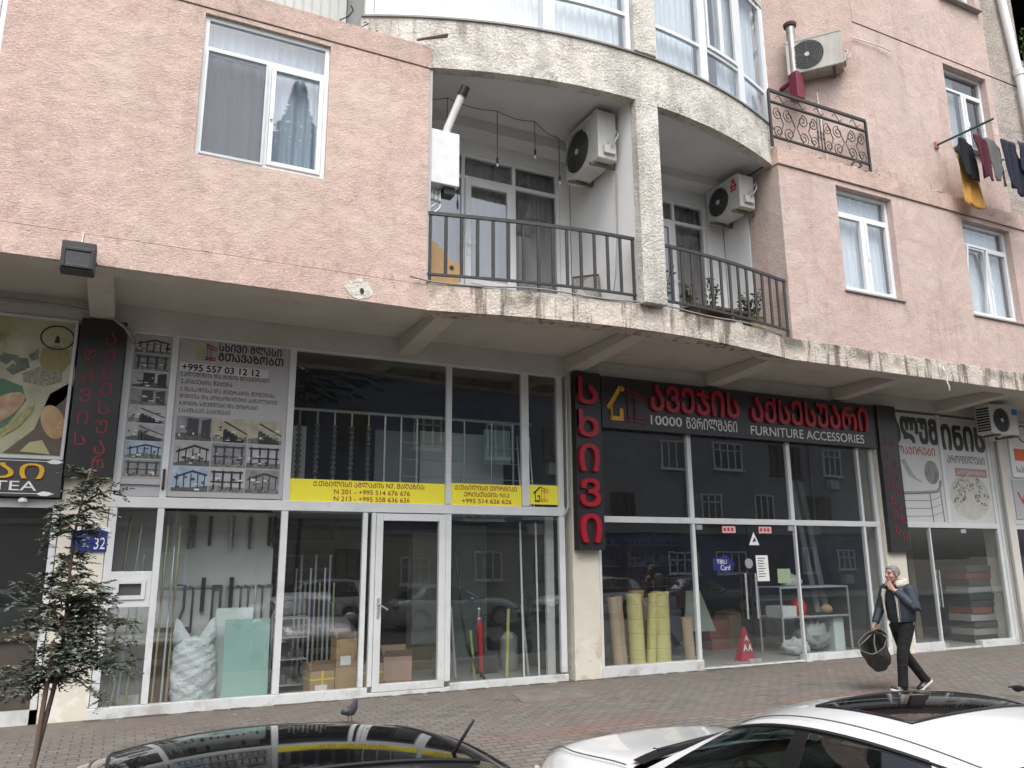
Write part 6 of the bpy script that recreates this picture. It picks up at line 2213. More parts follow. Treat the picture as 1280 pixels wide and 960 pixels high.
def make_car(name, lab, cat, loc, rz, body, spec, sun=None, group=None):
    Lh, Wh = spec['L'] / 2, spec['W'] / 2
    car = thing(name, lab, cat, loc, rz, group)
    hw = lambda x: Wh * (1 - .26 * abs(x / Lh) ** 5)
    deck = spec['deck']          # height of hood / trunk along x
    belt = spec['belt']
    xw, xr = spec['xw'], spec['xr']      # windshield base and rear window base
    # body shell
    st = sorted(set([round(v, 4) for v in lin(-Lh, Lh, 41)] + [xw, xr]))
    prof = lambda x: [(.90, .2), (.97, .3), (1.0, .46), (.995, .62), (.985, .76), (.955, interp(belt, x) - .06), (.90, interp(belt, x) - .015), (.84, interp(deck, x) - .01), (.6, interp(deck, x) + .018), (.3, interp(deck, x) + .032), (0, interp(deck, x) + .036)]
    mb = MB()
    rows = []
    for x in st:
        p = prof(x)
        e = max(0, (abs(x) - Lh + .16) / .16)
        pts = []
        for f, z in p:
            y = f * hw(x) * (1 - .06 * e * e)
            zz = z + (.56 - z) * .16 * e * e
            pts.append((y, zz))
        ring = [(-y, z) for y, z in pts] + [(y, z) for y, z in pts[::-1][1:]]
        xx = x
        rows.append([mb.bm.verts.new((xx - math.copysign(.16 * (abs(y) / Wh) ** 2 * min(1, max(0, abs(x) - Lh * .8) / (Lh * .2)), x), y, z)) for y, z in ring])
    n = len(rows[0])
    for i in range(len(rows) - 1):
        xm = (st[i] + st[i + 1]) / 2
        for k in range(n - 1):
            if xr < xm < xw and 7 <= k <= n - 9:
                continue
            mb.bm.faces.new((rows[i][k], rows[i + 1][k], rows[i + 1][k + 1], rows[i][k + 1]))
    mb.bm.faces.new(rows[0])
    mb.bm.faces.new(rows[-1][::-1])
    mb.build('body', body, car, smooth='all', subsurf=1)
    # cabin tub, dashboard, seats
    mb = MB()
    mb.box(xr + .02, xw - .02, -Wh * .82, Wh * .82, .34, .4)
    mb.box(xw - .5, xw - .05, -Wh * .8, Wh * .8, .4, .95)
    mb.box(xr + .05, xw - .1, -Wh * .84, -Wh * .8, .4, .93)
    mb.box(xr + .05, xw - .1, Wh * .8, Wh * .84, .4, .93)
    mb.box(xr, xr + .25, -Wh * .8, Wh * .8, .4, .95)
    mb.build('cabin', CABIN, car, bevel=.03)
    for x, y in ((-.25, .36), (-.25, -.36), (-1.15, .36), (-1.15, -.36)):
        mb = MB()
        mb.hull([Vector((x - .25, y - .23, .5)), Vector((x + .25, y - .23, .52)), Vector((x + .25, y + .23, .52)), Vector((x - .25, y + .23, .5))],
                [Vector((x - .25, y - .23, .62)), Vector((x + .25, y - .23, .66)), Vector((x + .25, y + .23, .66)), Vector((x - .25, y + .23, .62))])
        mb.hull([Vector((x - .3, y - .22, .6)), Vector((x - .16, y - .22, .62)), Vector((x - .16, y + .22, .62)), Vector((x - .3, y + .22, .6))],
                [Vector((x - .48, y - .17, 1.12)), Vector((x - .4, y - .17, 1.13)), Vector((x - .4, y + .17, 1.13)), Vector((x - .48, y + .17, 1.12))])
        mb.box(x - .52, x - .42, y - .12, y + .12, 1.13, 1.27)
        mb.build('seat', CABIN, car, bevel=.03)
    mb = MB()
    M = Matrix.Translation((xw - .62, .36, .93)) @ Matrix.Rotation(rad(-62), 4, 'Y')
    mb.tube([M @ Vector((.18 * math.cos(a * .2618), .18 * math.sin(a * .2618), 0)) for a in range(24)], .014, 8, True)
    mb.tube((M @ Vector((-.17, 0, 0)), M @ Vector((.17, 0, 0))), .014, 6)
    mb.build('steering_wheel', BLACK, car, smooth=True)
    # glasshouse
    B0, B1, B2 = spec['B']           # belt line at windshield, middle, rear: (x, y, z)
    R0, R1, R2 = spec['R']           # roof rail at the same three places
    def quad3(a, b, c, t):
        return Vector(a) * ((1 - t) * (1 - 2 * t)) + Vector(b) * (4 * t * (1 - t)) + Vector(c) * (t * (2 * t - 1))
    Bc = lambda t: quad3(B0, B1, B2, t)
    Rc = lambda t: quad3(R0, R1, R2, t)
    def side(t, v, out=0.):
        p = Bc(t).lerp(Rc(t), v)
        p.y += .03 * 4 * v * (1 - v) + out
        return p
    Vs = [0, .04, .09, .2, .35, .5, .65, .8, .9, .95, 1]
    tb = spec['t']      # pillar boundaries
    cuts = sorted(set([0, 1] + [round(x, 3) for p in tb for x in lin(p[0], p[1], 7)]))
    for s in (1, -1):
        f = lambda t, v: (side(t, v).x, s * side(t, v).y, side(t, v).z)
        pil, blk = MB(), MB()
        for i in range(len(cuts) - 1):
            a, b = cuts[i], cuts[i + 1]
            mid = (a + b) / 2
            inw = any(p[0] < mid < p[1] for p in tb)
            black = spec['bp'][0] < mid < spec['bp'][1]
            for j in range(len(Vs) - 1):
                vm = (Vs[j] + Vs[j + 1]) / 2
                if inw and .09 < vm < .9:
                    continue
                T = blk if (vm < .09 or (black and vm < .95) or (inw and vm < .95)) else pil
                T.face((f(a, Vs[j]), f(b, Vs[j]), f(b, Vs[j + 1]), f(a, Vs[j + 1])))
        pil.build('pillar', body, car, smooth='all', weld=True)
        blk.build('window_trim', TRIM, car, smooth='all', weld=True)
        for p in tb:
            mb = MB()
            mb.grid(lambda t, v: (side(t, v, -.006).x, s * side(t, v, -.006).y, side(t, v).z), lin(p[0], p[1], 9), lin(.085, .905, 7))
            mb.build('side_window', CARGLASS, car, smooth='all')
        mb = MB()
        mb.tube([(side(t, .93, .004).x, s * side(t, .93, .004).y, side(t, .93).z) for t in lin(.0, 1, 24)], .007, 6)
        mb.build('door_seal', TRIM, car, smooth='all')
        # mirror
        mb = MB()
        mb.ball((B0[0] - .46, s * (Wh + .1), .96), (.09, .12, .085), 14)
        mb.bar((B0[0] - .42, s * (Wh - .08), .93), (B0[0] - .44, s * (Wh + .03), .94), .05, .04)
        mr = mb.build('door_mirror', body, car, smooth='all')
        mb = MB()
        mb.ball((B0[0] - .545, s * (Wh + .1), .96), (.006, .1, .068), 14)
        mb.build('mirror_glass', LAMP, mr, smooth='all')
        # door shut lines and handles
        for t in (tb[0][0] + .01, (spec['bp'][0] + spec['bp'][1]) / 2, tb[-1][1] - .05):
            x = Bc(t).x
            mb = MB()
            mb.tube([(x, s * (hw(x) * q + .001), z) for q, z in ((.972, .3), (1.0, .46), (.995, .62), (.985, .76), (.955, interp(belt, x) - .06))], .004, 5)
            mb.build('door_gap', TRIM, car)
        for t in ((spec['bp'][0] - .04), tb[-1][1] - .12):
            x = Bc(t).x
            mb = MB()
            mb.tube(((x - .09, s * hw(x) * .985, .8), (x - .07, s * (hw(x) * .985 + .03), .805), (x + .07, s * (hw(x) * .985 + .03), .805), (x + .09, s * hw(x) * .985, .8)), .012, 8)
            mb.build('door_handle', body, car, smooth=True)
    bf, br = spec['bow']
    def wind(u, v, t, sgn, bow):
        e = side(t, v)
        return (e.x + sgn * bow * (1 - u * u) * (1 - .45 * v), u * e.y, e.z + .03 * (1 - u * u) * v * 1.6)
    US = lin(-1, 1, 21)
    for nm, t, sg, bow in (('windscreen', 0, 1, bf), ('rear_window', 1, -1, br)):
        mb = MB()
        mb.grid(lambda u, v: wind(u, v, t, sg, bow), US[1:-1], lin(.05, .96, 8))
        g = mb.build(nm, CARGLASS, car, smooth='all')
        mb = MB()
        for ua, ub in ((US[0], US[1]), (US[-2], US[-1])):
            mb.grid(lambda u, v: wind(u, v, t, sg, bow), [ua, ub], lin(0, 1, 9))
        mb.grid(lambda u, v: wind(u, v, t, sg, bow), US[1:-1], [0, .05])
        mb.grid(lambda u, v: wind(u, v, t, sg, bow), US[1:-1], [.96, 1])
        mb.build('glass_border', TRIM, g, smooth='all', weld=True)
    def roof(u, t, up=0.):
        e = side(t, 1)
        ex = bf * .55 * (1 - t) ** 2 - br * .55 * t ** 2
        return (e.x + ex * (1 - u * u), u * e.y, e.z + (.03 * 1.6 + spec['crown'] * 4 * t * (1 - t)) * (1 - abs(u) ** 2.3) + up)
    mb = MB()
    mb.grid(lambda u, t: roof(u, t), lin(-1, 1, 33), lin(0, 1, 33))
    rf = mb.build('roof', body, car, smooth='all')
    for s in (1, -1):
        mb = MB()
        mb.tube([roof(s * .93, t, .001) for t in lin(0.01, .99, 24)], .005, 6)
        mb.build('roof_ditch', mat('grey_seam', (.12, .12, .12), .5), rf, smooth='all')
    if sun:
        ta, tb_, uw = sun
        mb = MB()
        mb.grid(lambda u, t: roof(u, t, .006), lin(-uw, uw, 25), lin(ta, tb_, 17))
        mb.build('sunroof', GLOSSBLACK, rf, smooth='all')
        mb = MB()
        loop = [roof(u, ta, .004) for u in lin(-uw, uw, 15)] + [roof(uw, t, .004) for t in lin(ta, tb_, 11)][1:] + [roof(u, tb_, .004) for u in lin(uw, -uw, 15)][1:] + [roof(-uw, t, .004) for t in lin(tb_, ta, 11)][1:-1]
        mb.tube(loop, .008, 6, True)
        mb.build('sunroof_seal', TRIM, rf, smooth='all')
    # cowl with wipers
    mb = MB()
    mb.grid(lambda u, k: (wind(u, 0, 0, 1, bf)[0] + .0 + k * .14, u * .8 * Wh * (1 - .02 * k), interp(deck, xw) + .012 + .03 * (1 - u * u) + .008 * (1 - k)), US, [0, 1])
    mb.build('cowl', TRIM, car, smooth='all')
    for y0, y1 in ((.55, -.05), (-.02, -.6)):
        mb = MB()
        mb.tube([(wind(y0 / .75, .02, 0, 1, bf)[0] + .05, y0, interp(deck, xw) + .06), (wind((y0 + y1) / 1.5, .06, 0, 1, bf)[0] + .03, (y0 + y1) / 2, interp(deck, xw) + .08), (wind(y1 / .75, .12, 0, 1, bf)[0] + .02, y1, interp(deck, xw) + .115)], .009, 6)
        mb.build('wiper', TRIM, car)
    # bonnet gap, lamps, grille, plates
    mb = MB()
    for s in (1, -1):
        mb.tube([(x, s * hw(x) * (.845 - .1 * max(0, x - 1.6)), interp(deck, x) - .006) for x in lin(xw + .05, Lh - .22, 14)], .005, 5)
    mb.tube([(Lh - .2 - .18 * (y / .66) ** 2, y, interp(deck, Lh - .25) + .012 - .02 * (y / .66) ** 2) for y in lin(-.5, .5, 15)], .005, 5)
    mb.build('bonnet_gap', mat('grey_seam', (.12, .12, .12), .5), car)
    for s in (1, -1):
        mb = MB()
        mb.ball((xw + .22, s * .42, interp(deck, xw + .22) + .022), (.016, .012, .01), 8)
        mb.build('washer_jet', TRIM, car, smooth='all')
        mb = MB()
        mb.ball((Lh - .3, s * Wh * .68, .63), (.2, .2, .075), 16, Matrix.Rotation(s * rad(-32), 4, 'Z'))
        mb.build('headlight', LAMP, car, smooth='all')
        mb = MB()
        mb.ball((-Lh + .14, s * Wh * .68, .78), (.12, .2, .07), 16, Matrix.Rotation(s * rad(26), 4, 'Z'))
        mb.build('tail_light', TAIL, car, smooth='all')
    mb = MB()
    mb.box(Lh - .1, Lh + .015, -.4, .4, .5, .66)
    g = mb.build('grille', TRIM, car, bevel=.02)
    mb = MB()
    for k in range(4):
        mb.box(Lh + .014, Lh + .022, -.38, .38, .525 + k * .035, .535 + k * .035)
    mb.build('grille_bar', LAMP, g)
    mb = MB()
    mb.box(Lh - .1, Lh + .008, -.65, .65, .26, .4)
    mb.build('lower_intake', TRIM, car, bevel=.02)
    for x0 in (Lh + .016, -Lh - .018):
        mb = MB()
        mb.box(x0, x0 + .008, -.26, .26, .42 if x0 > 0 else .6, .53 if x0 > 0 else .71)
        mb.build('number_plate', WHITE, car)
    # wheels with dark arches
    for x in (spec['ax'][0], spec['ax'][1]):
        for s in (1, -1):
            M = Matrix.Translation((x, s * (Wh - .1), .33)) @ Matrix.Rotation(s * rad(-90), 4, 'X')
            mb = MB()
            mb.lathe([(.2, -.1), (.3, -.11), (.33, -.08), (.335, 0), (.33, .09), (.3, .115), (.22, .11)], 32, M, False)
            wv = mb.build('wheel', RUBBER, car, smooth=True)
            mb = MB()
            mb.lathe([(.22, .108), (.2, .075), (.06, .085), (.05, .1)], 32, M)
            for k in range(5):
                a = k * 1.2566
                p, q = M @ Vector((.04 * math.cos(a), .04 * math.sin(a), .1)), M @ Vector((.2 * math.cos(a), .2 * math.sin(a), .105))
                mb.bar(p, q, .05, .03)
            mb.build('rim', LAMP, wv)
            mb = MB()
            mb.lathe([(.335, .085), (.385, .085), (.385, .104), (.335, .104)], 32, M, False)
            mb.build('wheel_arch', TRIM, car)
    return car


SEDAN = dict(L=4.7, W=1.84, xw=.84, xr=-1.72, belt=((-2.4, .92), (-1.6, .98), (.9, .93), (1.4, .9), (2.3, .68)), deck=((-2.35, .92), (-1.7, 1.02), (.84, .985), (1.7, .93), (2.15, .82), (2.35, .68)),
             B=((.756, .794, .957), (-.5, .83, .97), (-1.75, .74, 1.02)), R=((.126, .545, 1.311), (-.582, .698, 1.452), (-1.29, .561, 1.354)), t=((.045, .42), (.48, .86)), bp=(.415, .485), bow=(.153, .2), crown=.005, ax=(1.42, -1.42))
HATCH = dict(SEDAN, L=4.4, W=1.84, xw=1.12, xr=-2.0, deck=((-2.2, .9), (-2.05, 1.0), (1.1, .99), (1.6, .95), (2.0, .84), (2.2, .72)), belt=((-2.2, .92), (-1.6, .99), (.9, .95), (1.4, .92), (2.2, .7)),
             B=((1.05, .8, .96), (-.45, .84, .99), (-2.0, .76, 1.03)), R=((.2, .66, 1.43), (-.65, .70, 1.51), (-1.75, .64, 1.43)), bow=(.26, .12), crown=.012, ax=(1.36, -1.3))

make_car('parked_car', 'white saloon with a black glass sunroof parked nose-in at the right', 'car', (3.734, -7.553, -.417), rad(92.1), paint('white', (.8, .81, .82), (.76, .77, .78)), SEDAN, (.345, .7, .654), 'cars parked nose-in along the kerb')
blk = make_car('parked_car', 'glossy black hatchback with a glass roof and a rod aerial parked nose-in at the left', 'car', (.6, -7.5, -.42), rad(91), paint('black', (.008, .008, .009)), HATCH, (.05, .62, .84), 'cars parked nose-in along the kerb')
mb = MB()
mb.tube(((-.749, -.514, 1.49), (-.81, -.544, 1.575), (-.87, -.574, 1.662)), [.009, .007, .0055], 8)
mb.ball((-.74, -.51, 1.49), (.035, .025, .02), 10)
mb.build('aerial', BLACK, blk, smooth='all')
# ------------------------------------------------------------------ scooter, only its handlebar end showing at the right edge
mo = thing('motor_scooter', 'black motor scooter at the right edge with one handlebar grip showing above the white roof', 'scooter', (8.1, -6.4, -.4), rad(180))
for x, nm in ((.6, 'front_wheel'), (-.62, 'rear_wheel')):
    mb = MB()
    mb.lathe([(.11, -.05), (.2, -.055), (.235, 0), (.2, .055), (.11, .05)], 24, Matrix.Translation((x, 0, .235)) @ Matrix.Rotation(rad(90), 4, 'X'))
    mb.build('wheel', RUBBER, mo, smooth=True)
SCB = mat('scooter_black', (.012, .012, .013), .25, coat=.8)
mb = MB()
mb.tube(((.6, 0, .3), (.52, 0, .6), (.42, 0, .92)), [.09, .13, .08], 12)
mb.tube(((.42, 0, .5), (.2, 0, .3), (-.2, 0, .3), (-.45, 0, .48), (-.8, 0, .6)), [.12, .13, .14, .17, .1], 12)
mb.build('fairing', SCB, mo, smooth='all')
mb = MB()
mb.tube(((-.1, 0, .68), (-.4, 0, .74), (-.75, 0, .76)), [.08, .13, .1], 12)
mb.build('seat', BLACK, mo, smooth='all')
mb = MB()
mb.tube(((.34, .32, .98), (.4, .15, 1.0), (.42, 0, .97), (.4, -.15, 1.0), (.34, -.32, .98)), .018, 8)
mb.build('handlebar', BLACK, mo, smooth='all')
for s in (-1, 1):
    mb = MB()
    mb.tube(((.42, s * .14, 1.0), (.47, s * .2, 1.03), (.44, s * .34, 1.0)), .007, 6)
    mb.ball((.33, s * .33, .98), (.03, .05, .03), 10)
    mb.build('brake_grip', BLACK, mo, smooth='all')
mb = MB()
mb.ball((.52, 0, .86), (.06, .1, .08), 12)
mb.build('headlight', LAMP, mo, smooth='all')

# ------------------------------------------------------------------ young street tree at the left
YT_BARK = mat('young_bark', (.13, .095, .07), .9, c2=(.08, .06, .045), vs=20, bump=.5, bs=60)
tr = thing('young_tree', 'young evergreen street tree with a staked thin trunk in front of the left pillar', 'tree', (-.36, -6.2, ground_z(-5.2)), world=True)
base = Vector((-.37, -6.2, -.36))
top = Vector((-.2, -6.15, 2.32))
spine = [base + (top - base) * (k / 14) + Vector((.02 * math.sin(k * .9), .015 * math.cos(k * 1.3), 0)) for k in range(15)]
mb = MB()
mb.tube(spine, [.02 - .0155 * k / 14 for k in range(15)], 8)
trunk = mb.build('trunk', YT_BARK, tr, smooth='all')
mb = MB()
mb.tube(((-.345, -6.24, -.36), (-.3, -6.2, 1.0), (-.28, -6.2, 1.4)), .012, 8)
mb.build('stake', mat('stake_wood', (.17, .12, .09), .85), tr, smooth='all')
mb = MB()
mb.tube([spine[9] + Vector((.028 * math.cos(a), .03 * math.sin(a), 0)) for a in [k * .7 for k in range(10)]], .006, 5)
mb.build('tie', BLACK, tr)
tw, lf = MB(), MB()
rt = random.Random(23)
bends = [(.47, 1), (.5, 5), (.53, 3), (.56, 2), (.6, 4)]


def spray(p, d, size):
    """a flat feathery twig of small scale-like leaves"""
    d = d.normalized()
    s = d.cross(Vector((0, 0, 1)))
    s = (s.normalized() if s.length > .1 else Vector((1, 0, 0)))
    n = int(size / .011)
    for k in range(n):
        f = k / n
        q = p + d * size * f + Vector((0, 0, -.05 * f * f * size * 4))
        for sd in (-1, 1):
            l = .038 * (1 - .5 * f) * rt.uniform(.6, 1.2)
            t = (s * sd * .85 + d * .6 + Vector((0, 0, rt.uniform(-.35, .25)))).normalized()
            w_ = t.cross(Vector((rt.gauss(0, .4), rt.gauss(0, .4), 1))).normalized() * .007
            lf.face((q, q + t * l * .5 + w_, q + t * l, q + t * l * .5 - w_))


for k in range(84):
    h_ = rt.uniform(.57, 1.0) if k > 36 else rt.uniform(.57, .75)
    p = base.lerp(top, h_) + Vector((rt.uniform(-.02, .02), rt.uniform(-.02, .02), 0))
    a = rt.uniform(0, 6.283)
    reach = (.245 * (1 - ((h_ - .56) / .46) ** 1.3) + .07) * rt.uniform(.5, 1.3)
    if 1.72 < p.z < 2.06 and math.cos(a) > -.1:
        reach *= .45
    d = Vector((math.cos(a), math.sin(a) * .9, rt.uniform(-.55, .65)))
    pts = [p + d * reach * f + Vector((0, 0, .06 * f - .09 * f * f)) for f in (0, .35, .7, 1)]
    tw.tube(pts, [.0055, .004, .003, .0015], 5)
    for q in range(int(8 + reach * 36)):
        f = rt.uniform(.1, 1)
        c = p + d * reach * f + Vector((0, 0, .06 * f - .09 * f * f))
        dd = Vector((d.x + rt.gauss(0, .9), d.y + rt.gauss(0, .9), rt.uniform(-.7, .6)))
        spray(c, dd, rt.uniform(.05, .12))
tw.build('twigs', YT_BARK, trunk)
lf.build('crown', mat('evergreen_leaves', (.155, .18, .135), .65, c2=(.08, .095, .07), vs=9, layers=((3, (1, 1, 1), .55, .75, (.17, .19, .145), .6),)), tr)

# ------------------------------------------------------------------ pigeon and the cover in the paving
pg = thing('pigeon', 'grey pigeon standing on the pavement in front of the workshop door', 'pigeon', (2.52, -1.62, ground_z(-1.62)), rad(-70))
mb = MB()
mb.tube([(-.17, 0, .1), (-.1, 0, .12), (-.04, 0, .135), (.03, 0, .16), (.075, 0, .2), (.09, 0, .245), (.1, 0, .275), (.115, 0, .29)], [.012, .03, .052, .058, .045, .03, .027, .014], 14)
mb.tube(((.11, 0, .28), (.135, 0, .272)), [.008, .002], 6)
pb = mb.build('body', mat('pigeon_grey', (.1, .1, .115), .7, c2=(.05, .05, .06), vs=22), pg, smooth='all')
for s in (-1, 1):
    mb = MB()
    mb.tube(((.05, s * .045, .17), (-.05, s * .055, .14), (-.14, s * .03, .11)), [.02, .034, .006], 10)
    mb.build('wing', mat('wing_grey', (.14, .14, .15), .7, c2=(.04, .04, .045), vs=14), pg, smooth='all')
    mb = MB()
    mb.tube(((.0, s * .025, .1), (.01, s * .025, .012)), .006, 6)
    for a in (-.5, 0, .5):
        mb.tube(((.01, s * .025, .008), (.01 + .035 * math.cos(a), s * .025 + .03 * math.sin(a), .006)), .004, 5)
    mb.build('leg', mat('pigeon_red', (.3, .07, .06), .6), pg)
mb = MB()
mb.hull([Vector((x, y, ground_z(y) - .02)) for x, y in ((5.1, -.45), (6.15, -.55), (6.0, -1.35), (4.9, -1.3))], [Vector((x, y, ground_z(y) + .006)) for x, y in ((5.1, -.45), (6.15, -.55), (6.0, -1.35), (4.9, -1.3))])
o = mb.build('utility_cover', mat('old_cement', (.2, .185, .16), .9, c2=(.14, .13, .115), vs=3, bump=.4, bs=25, layers=((5, (1, 1, 1), .6, .7, (.4, .37, .33), .6),)))
tag(o, 'cracked cement cover set in the paving below the big black pillar sign', 'cover')
mb = MB()
rs = random.Random(3)
for k in range(70):
    x, y = rs.uniform(-1, 13), -rs.random() ** 2 * 4 - .1
    z_ = ground_z(y) + .003
    mb.ball((x, y, z_), (rs.uniform(.008, .03), rs.uniform(.008, .03), .006), 6)
o = mb.build('litter', mat('grit', (.4, .38, .34), .9, c2=(.2, .18, .16), vs=9))
o['kind'] = 'stuff'
mb = MB()
for k in range(40):
    x = -.3 + k * .35 + rs.uniform(-.1, .1)
    mb.slab_xz([(x, -.02), (x + rs.uniform(.2, .5), -.02), (x + rs.uniform(.2, .4), .001 + rs.random() * .008), (x + .05, .001 + rs.random() * .008)], -.1 - rs.random() * .06, -.04)
o = mb.build('mortar_crumbs', mat('dark_mortar', (.1, .09, .075), .95))
o['kind'] = 'stuff'

# ------------------------------------------------------------------ across the street (seen mirrored in the glass)
def far_house(lab, x0, x1, ztop, m_, m2, seed):
    t = thing('opposite_house', lab, 'building', ((x0 + x1) / 2, -28, -.3), 0, 'houses across the street', world=True)
    rw = random.Random(seed)
    wins = []
    for zz, dz in ((.9, 1.3), (3.9, 1.6), (6.9, 1.7)):
        x = x0 + rw.uniform(.6, 1.6)
        while x < x1 - 2.4:
            ww = rw.choice((1.1, 1.5, 2.2))
            if zz + dz + .4 < ztop and rw.random() < .8:
                wins.append((x, x + ww, zz + rw.uniform(-.1, .1), zz + dz + rw.uniform(-.1, .2)))
            x += ww + rw.uniform(.9, 2.6)
    mb = MB()
    wall_xz(mb, x0, x1, 3.2, ztop, -25.9, -25.5, [])
    mb.build('wall', m_, t)
    mb = MB()
    mb.box(x0, x1, -25.9, -25.45, -.3, 3.2)
    for k in range(22):
        mb.box(x0, x1, -25.45, -25.43, -.1 + k * .15, .0 + k * .15)
    mb.build('ground_floor', m2, t)
    mb = MB()
    mb.box(x0 - .1, x1 + .1, -34, -25.3, ztop, ztop + .25)
    mb.box(x0, x1, -34, -33.7, -.3, ztop)
    mb.build('roof', mat('far_roof', (.2, .19, .18), .8), t)
    mb = MB()
    mb.box(x0, x1, -25.5, -25.2, 3.2, 3.4)
    mb.build('string_course', mat('far_course', (.3, .3, .29), .8), t)
    for k in range(2):
        x = rw.uniform(x0 + .5, x1 - .5)
        mb = MB()
        mb.tube(((x, -25.4, .0), (x, -25.4, ztop)), .07, 8)
        mb.build('drainpipe', mat('far_pipe', (.35, .35, .34), .6), t)
    for k, (a, b, c, d) in enumerate(wins):
        mb = MB()
        frame_rect(mb, a, b, c, d, .08, -25.5, -25.38)
        for q in range(1, int((b - a) / .7) + 1):
            xm = a + (b - a) * q / (int((b - a) / .7) + 1)
            mb.box(xm - .035, xm + .035, -25.5, -25.38, c, d)
        if k % 2:
            mb.box(a, b, -25.5, -25.38, d - .5, d - .43)
        mb.box(a - .1, b + .1, -25.5, -25.3, c - .08, c)
        fr = mb.build('window', PVC if k % 3 else mat('far_brown_frame', (.16, .1, .07), .6), t)
        mb = MB()
        mb.box(a + .08, b - .08, -25.47, -25.45, c + .08, d - .08)
        mb.build('pane', mat('far_pane_%d' % (k % 3), ((.03, .035, .04), (.12, .13, .14), (.06, .065, .06))[k % 3], .12), fr)
        if k % 4 == 1:
            mb = MB()
            mb.box(a + .1, a + .9, -25.45, -25.1, c - .85, c - .3)
            mb.build('air_conditioner', mat('ac_cream_paint', (.62, .62, .59), .45), t)


far_house('brown house across the street', -14, 6.8, 9.5, mat('brown_render', (.15, .115, .1), .9), mat('far_base', (.34, .34, .31), .8), 1)
far_house('slate blue house across the street', 7, 22, 10.5, mat('slate_render', (.13, .15, .19), .9), mat('far_siding', (.42, .44, .35), .8), 2)
far_house('grey house with blue ground floor across the street', 22.2, 44, 9.5, mat('grey_render', (.3, .3, .31), .9), mat('far_blue', (.09, .1, .22), .8), 3)
for k, (x, c, nm) in enumerate(((-3, (.6, .61, .62), 'silver'), (5.5, (.8, .8, .8), 'white'), (10.8, (.5, .51, .53), 'grey'), (16.4, (.75, .76, .77), 'pearl'), (22, (.03, .035, .06), 'navy'))):
    make_car('parked_car', nm + ' car parked on the far side of the street', 'car', (x, -16.2, -.42), rad(180 if k % 2 else 0), paint(nm, c), (SEDAN, HATCH)[k % 2], None, 'cars parked across the street')

# tall conifer behind the camera, mirrored in the left bedroom window
cf = thing('tall_conifer', 'tall dark conifer across the street', 'tree', (4.9, -22.5, -.3))
mb = MB()
mb.tube(((0, 0, 0), (.05, 0, 8), (0, 0, 21)), [.28, .2, .03], 10)
mb.build('trunk', YT_BARK, cf, smooth='all')
rc = random.Random(8)
mb = MB()
for k in range(5200):
    h_ = rc.uniform(.3, 1) ** .75
    z_ = 2.5 + 19 * h_
    r_ = (1 - h_) * 5.6 * rc.uniform(.15, 1.1) * (1 + .35 * math.sin(z_ * 2.4)) + .08
    a = rc.uniform(0, 6.283)
    p = Vector((r_ * math.cos(a), r_ * math.sin(a), z_ - r_ * .35))
    d = Vector((math.cos(a), math.sin(a), -.25)) * rc.uniform(.3, .6) * (.3 + min(1, (1 - h_) * 3))
    s = Vector((-math.sin(a), math.cos(a), rc.uniform(-.3, .3))) * rc.uniform(.1, .22) * (.3 + min(1, (1 - h_) * 3))
    mb.face((p, p + d * .5 + s, p + d, p + d * .5 - s))
mb.build('crown', mat('conifer_needles', (.03, .05, .032), .8, c2=(.018, .03, .02), vs=2), cf)

# ------------------------------------------------------------------ the walking man
man = thing('person', 'grey-haired man in a fleece-collared navy jacket walking past with a hand at his mouth', 'person', (10.14, -2.96, ground_z(-2.96)), rad(173))
SKIN = mat('skin', (.47, .28, .21), .55, c2=(.4, .21, .16), vs=14)
JACKET = mat('navy_jacket', (.02, .029, .04), .6, c2=(.036, .05, .066), vs=7, bump=.8, bs=14, bst=(1, 1, 1.8), bd=.04, layers=((18, (1, 1, 1), .6, .75, (.075, .095, .115), .45),))
FLEECE = mat('pale_fleece', (.66, .61, .52), .95, c2=(.5, .46, .39), vs=30, bump=.9, bs=70)
SWEATER = mat('dark_green_sweater', (.02, .032, .032), .9, c2=(.03, .045, .045), vs=40)
TROUSER = mat('black_trousers', (.006, .006, .007), .9, c2=(.012, .012, .014), vs=8, bump=.9, bs=11, bst=(1, 1, 1.6), bd=.05)
SHOE = mat('black_shoe', (.018, .018, .02), .6)


def loft(mb, secs, n=24):
    """horizontal elliptic slices: (x, y, z, rx, ry)"""
    rings = [[mb.bm.verts.new((x + rx * math.cos(6.28318 * k / n), y + ry * math.sin(6.28318 * k / n), z)) for k in range(n)] for x, y, z, rx, ry in secs]
    for A, B in zip(rings, rings[1:]):
        for k in range(n):
            mb.bm.faces.new((A[k], A[(k + 1) % n], B[(k + 1) % n], B[k]))
    mb.bm.faces.new(rings[0][::-1])
    mb.bm.faces.new(rings[-1])
    return mb


def fuse(mb, name, m, parent, voxel=.009, smooth_it=3):
    """melt overlapping pieces into one continuous skin"""
    bmesh.ops.recalc_face_normals(mb.bm, faces=mb.bm.faces)
    me = bpy.data.meshes.new('tmp')
    mb.bm.to_mesh(me)
    mb.bm.free()
    o = bpy.data.objects.new('tmp', me)
    col.objects.link(o)
    r = o.modifiers.new('r', 'REMESH')
    r.mode = 'VOXEL'
    r.voxel_size = voxel
    s = o.modifiers.new('s', 'SMOOTH')
    s.iterations = smooth_it
    s.factor = .5
    dg_ = bpy.context.evaluated_depsgraph_get()
    out = bpy.data.meshes.new_from_object(o.evaluated_get(dg_))
    out.name = name
    bpy.data.objects.remove(o)
    out.materials.clear()
    return link(name, out, m, parent, 'all')


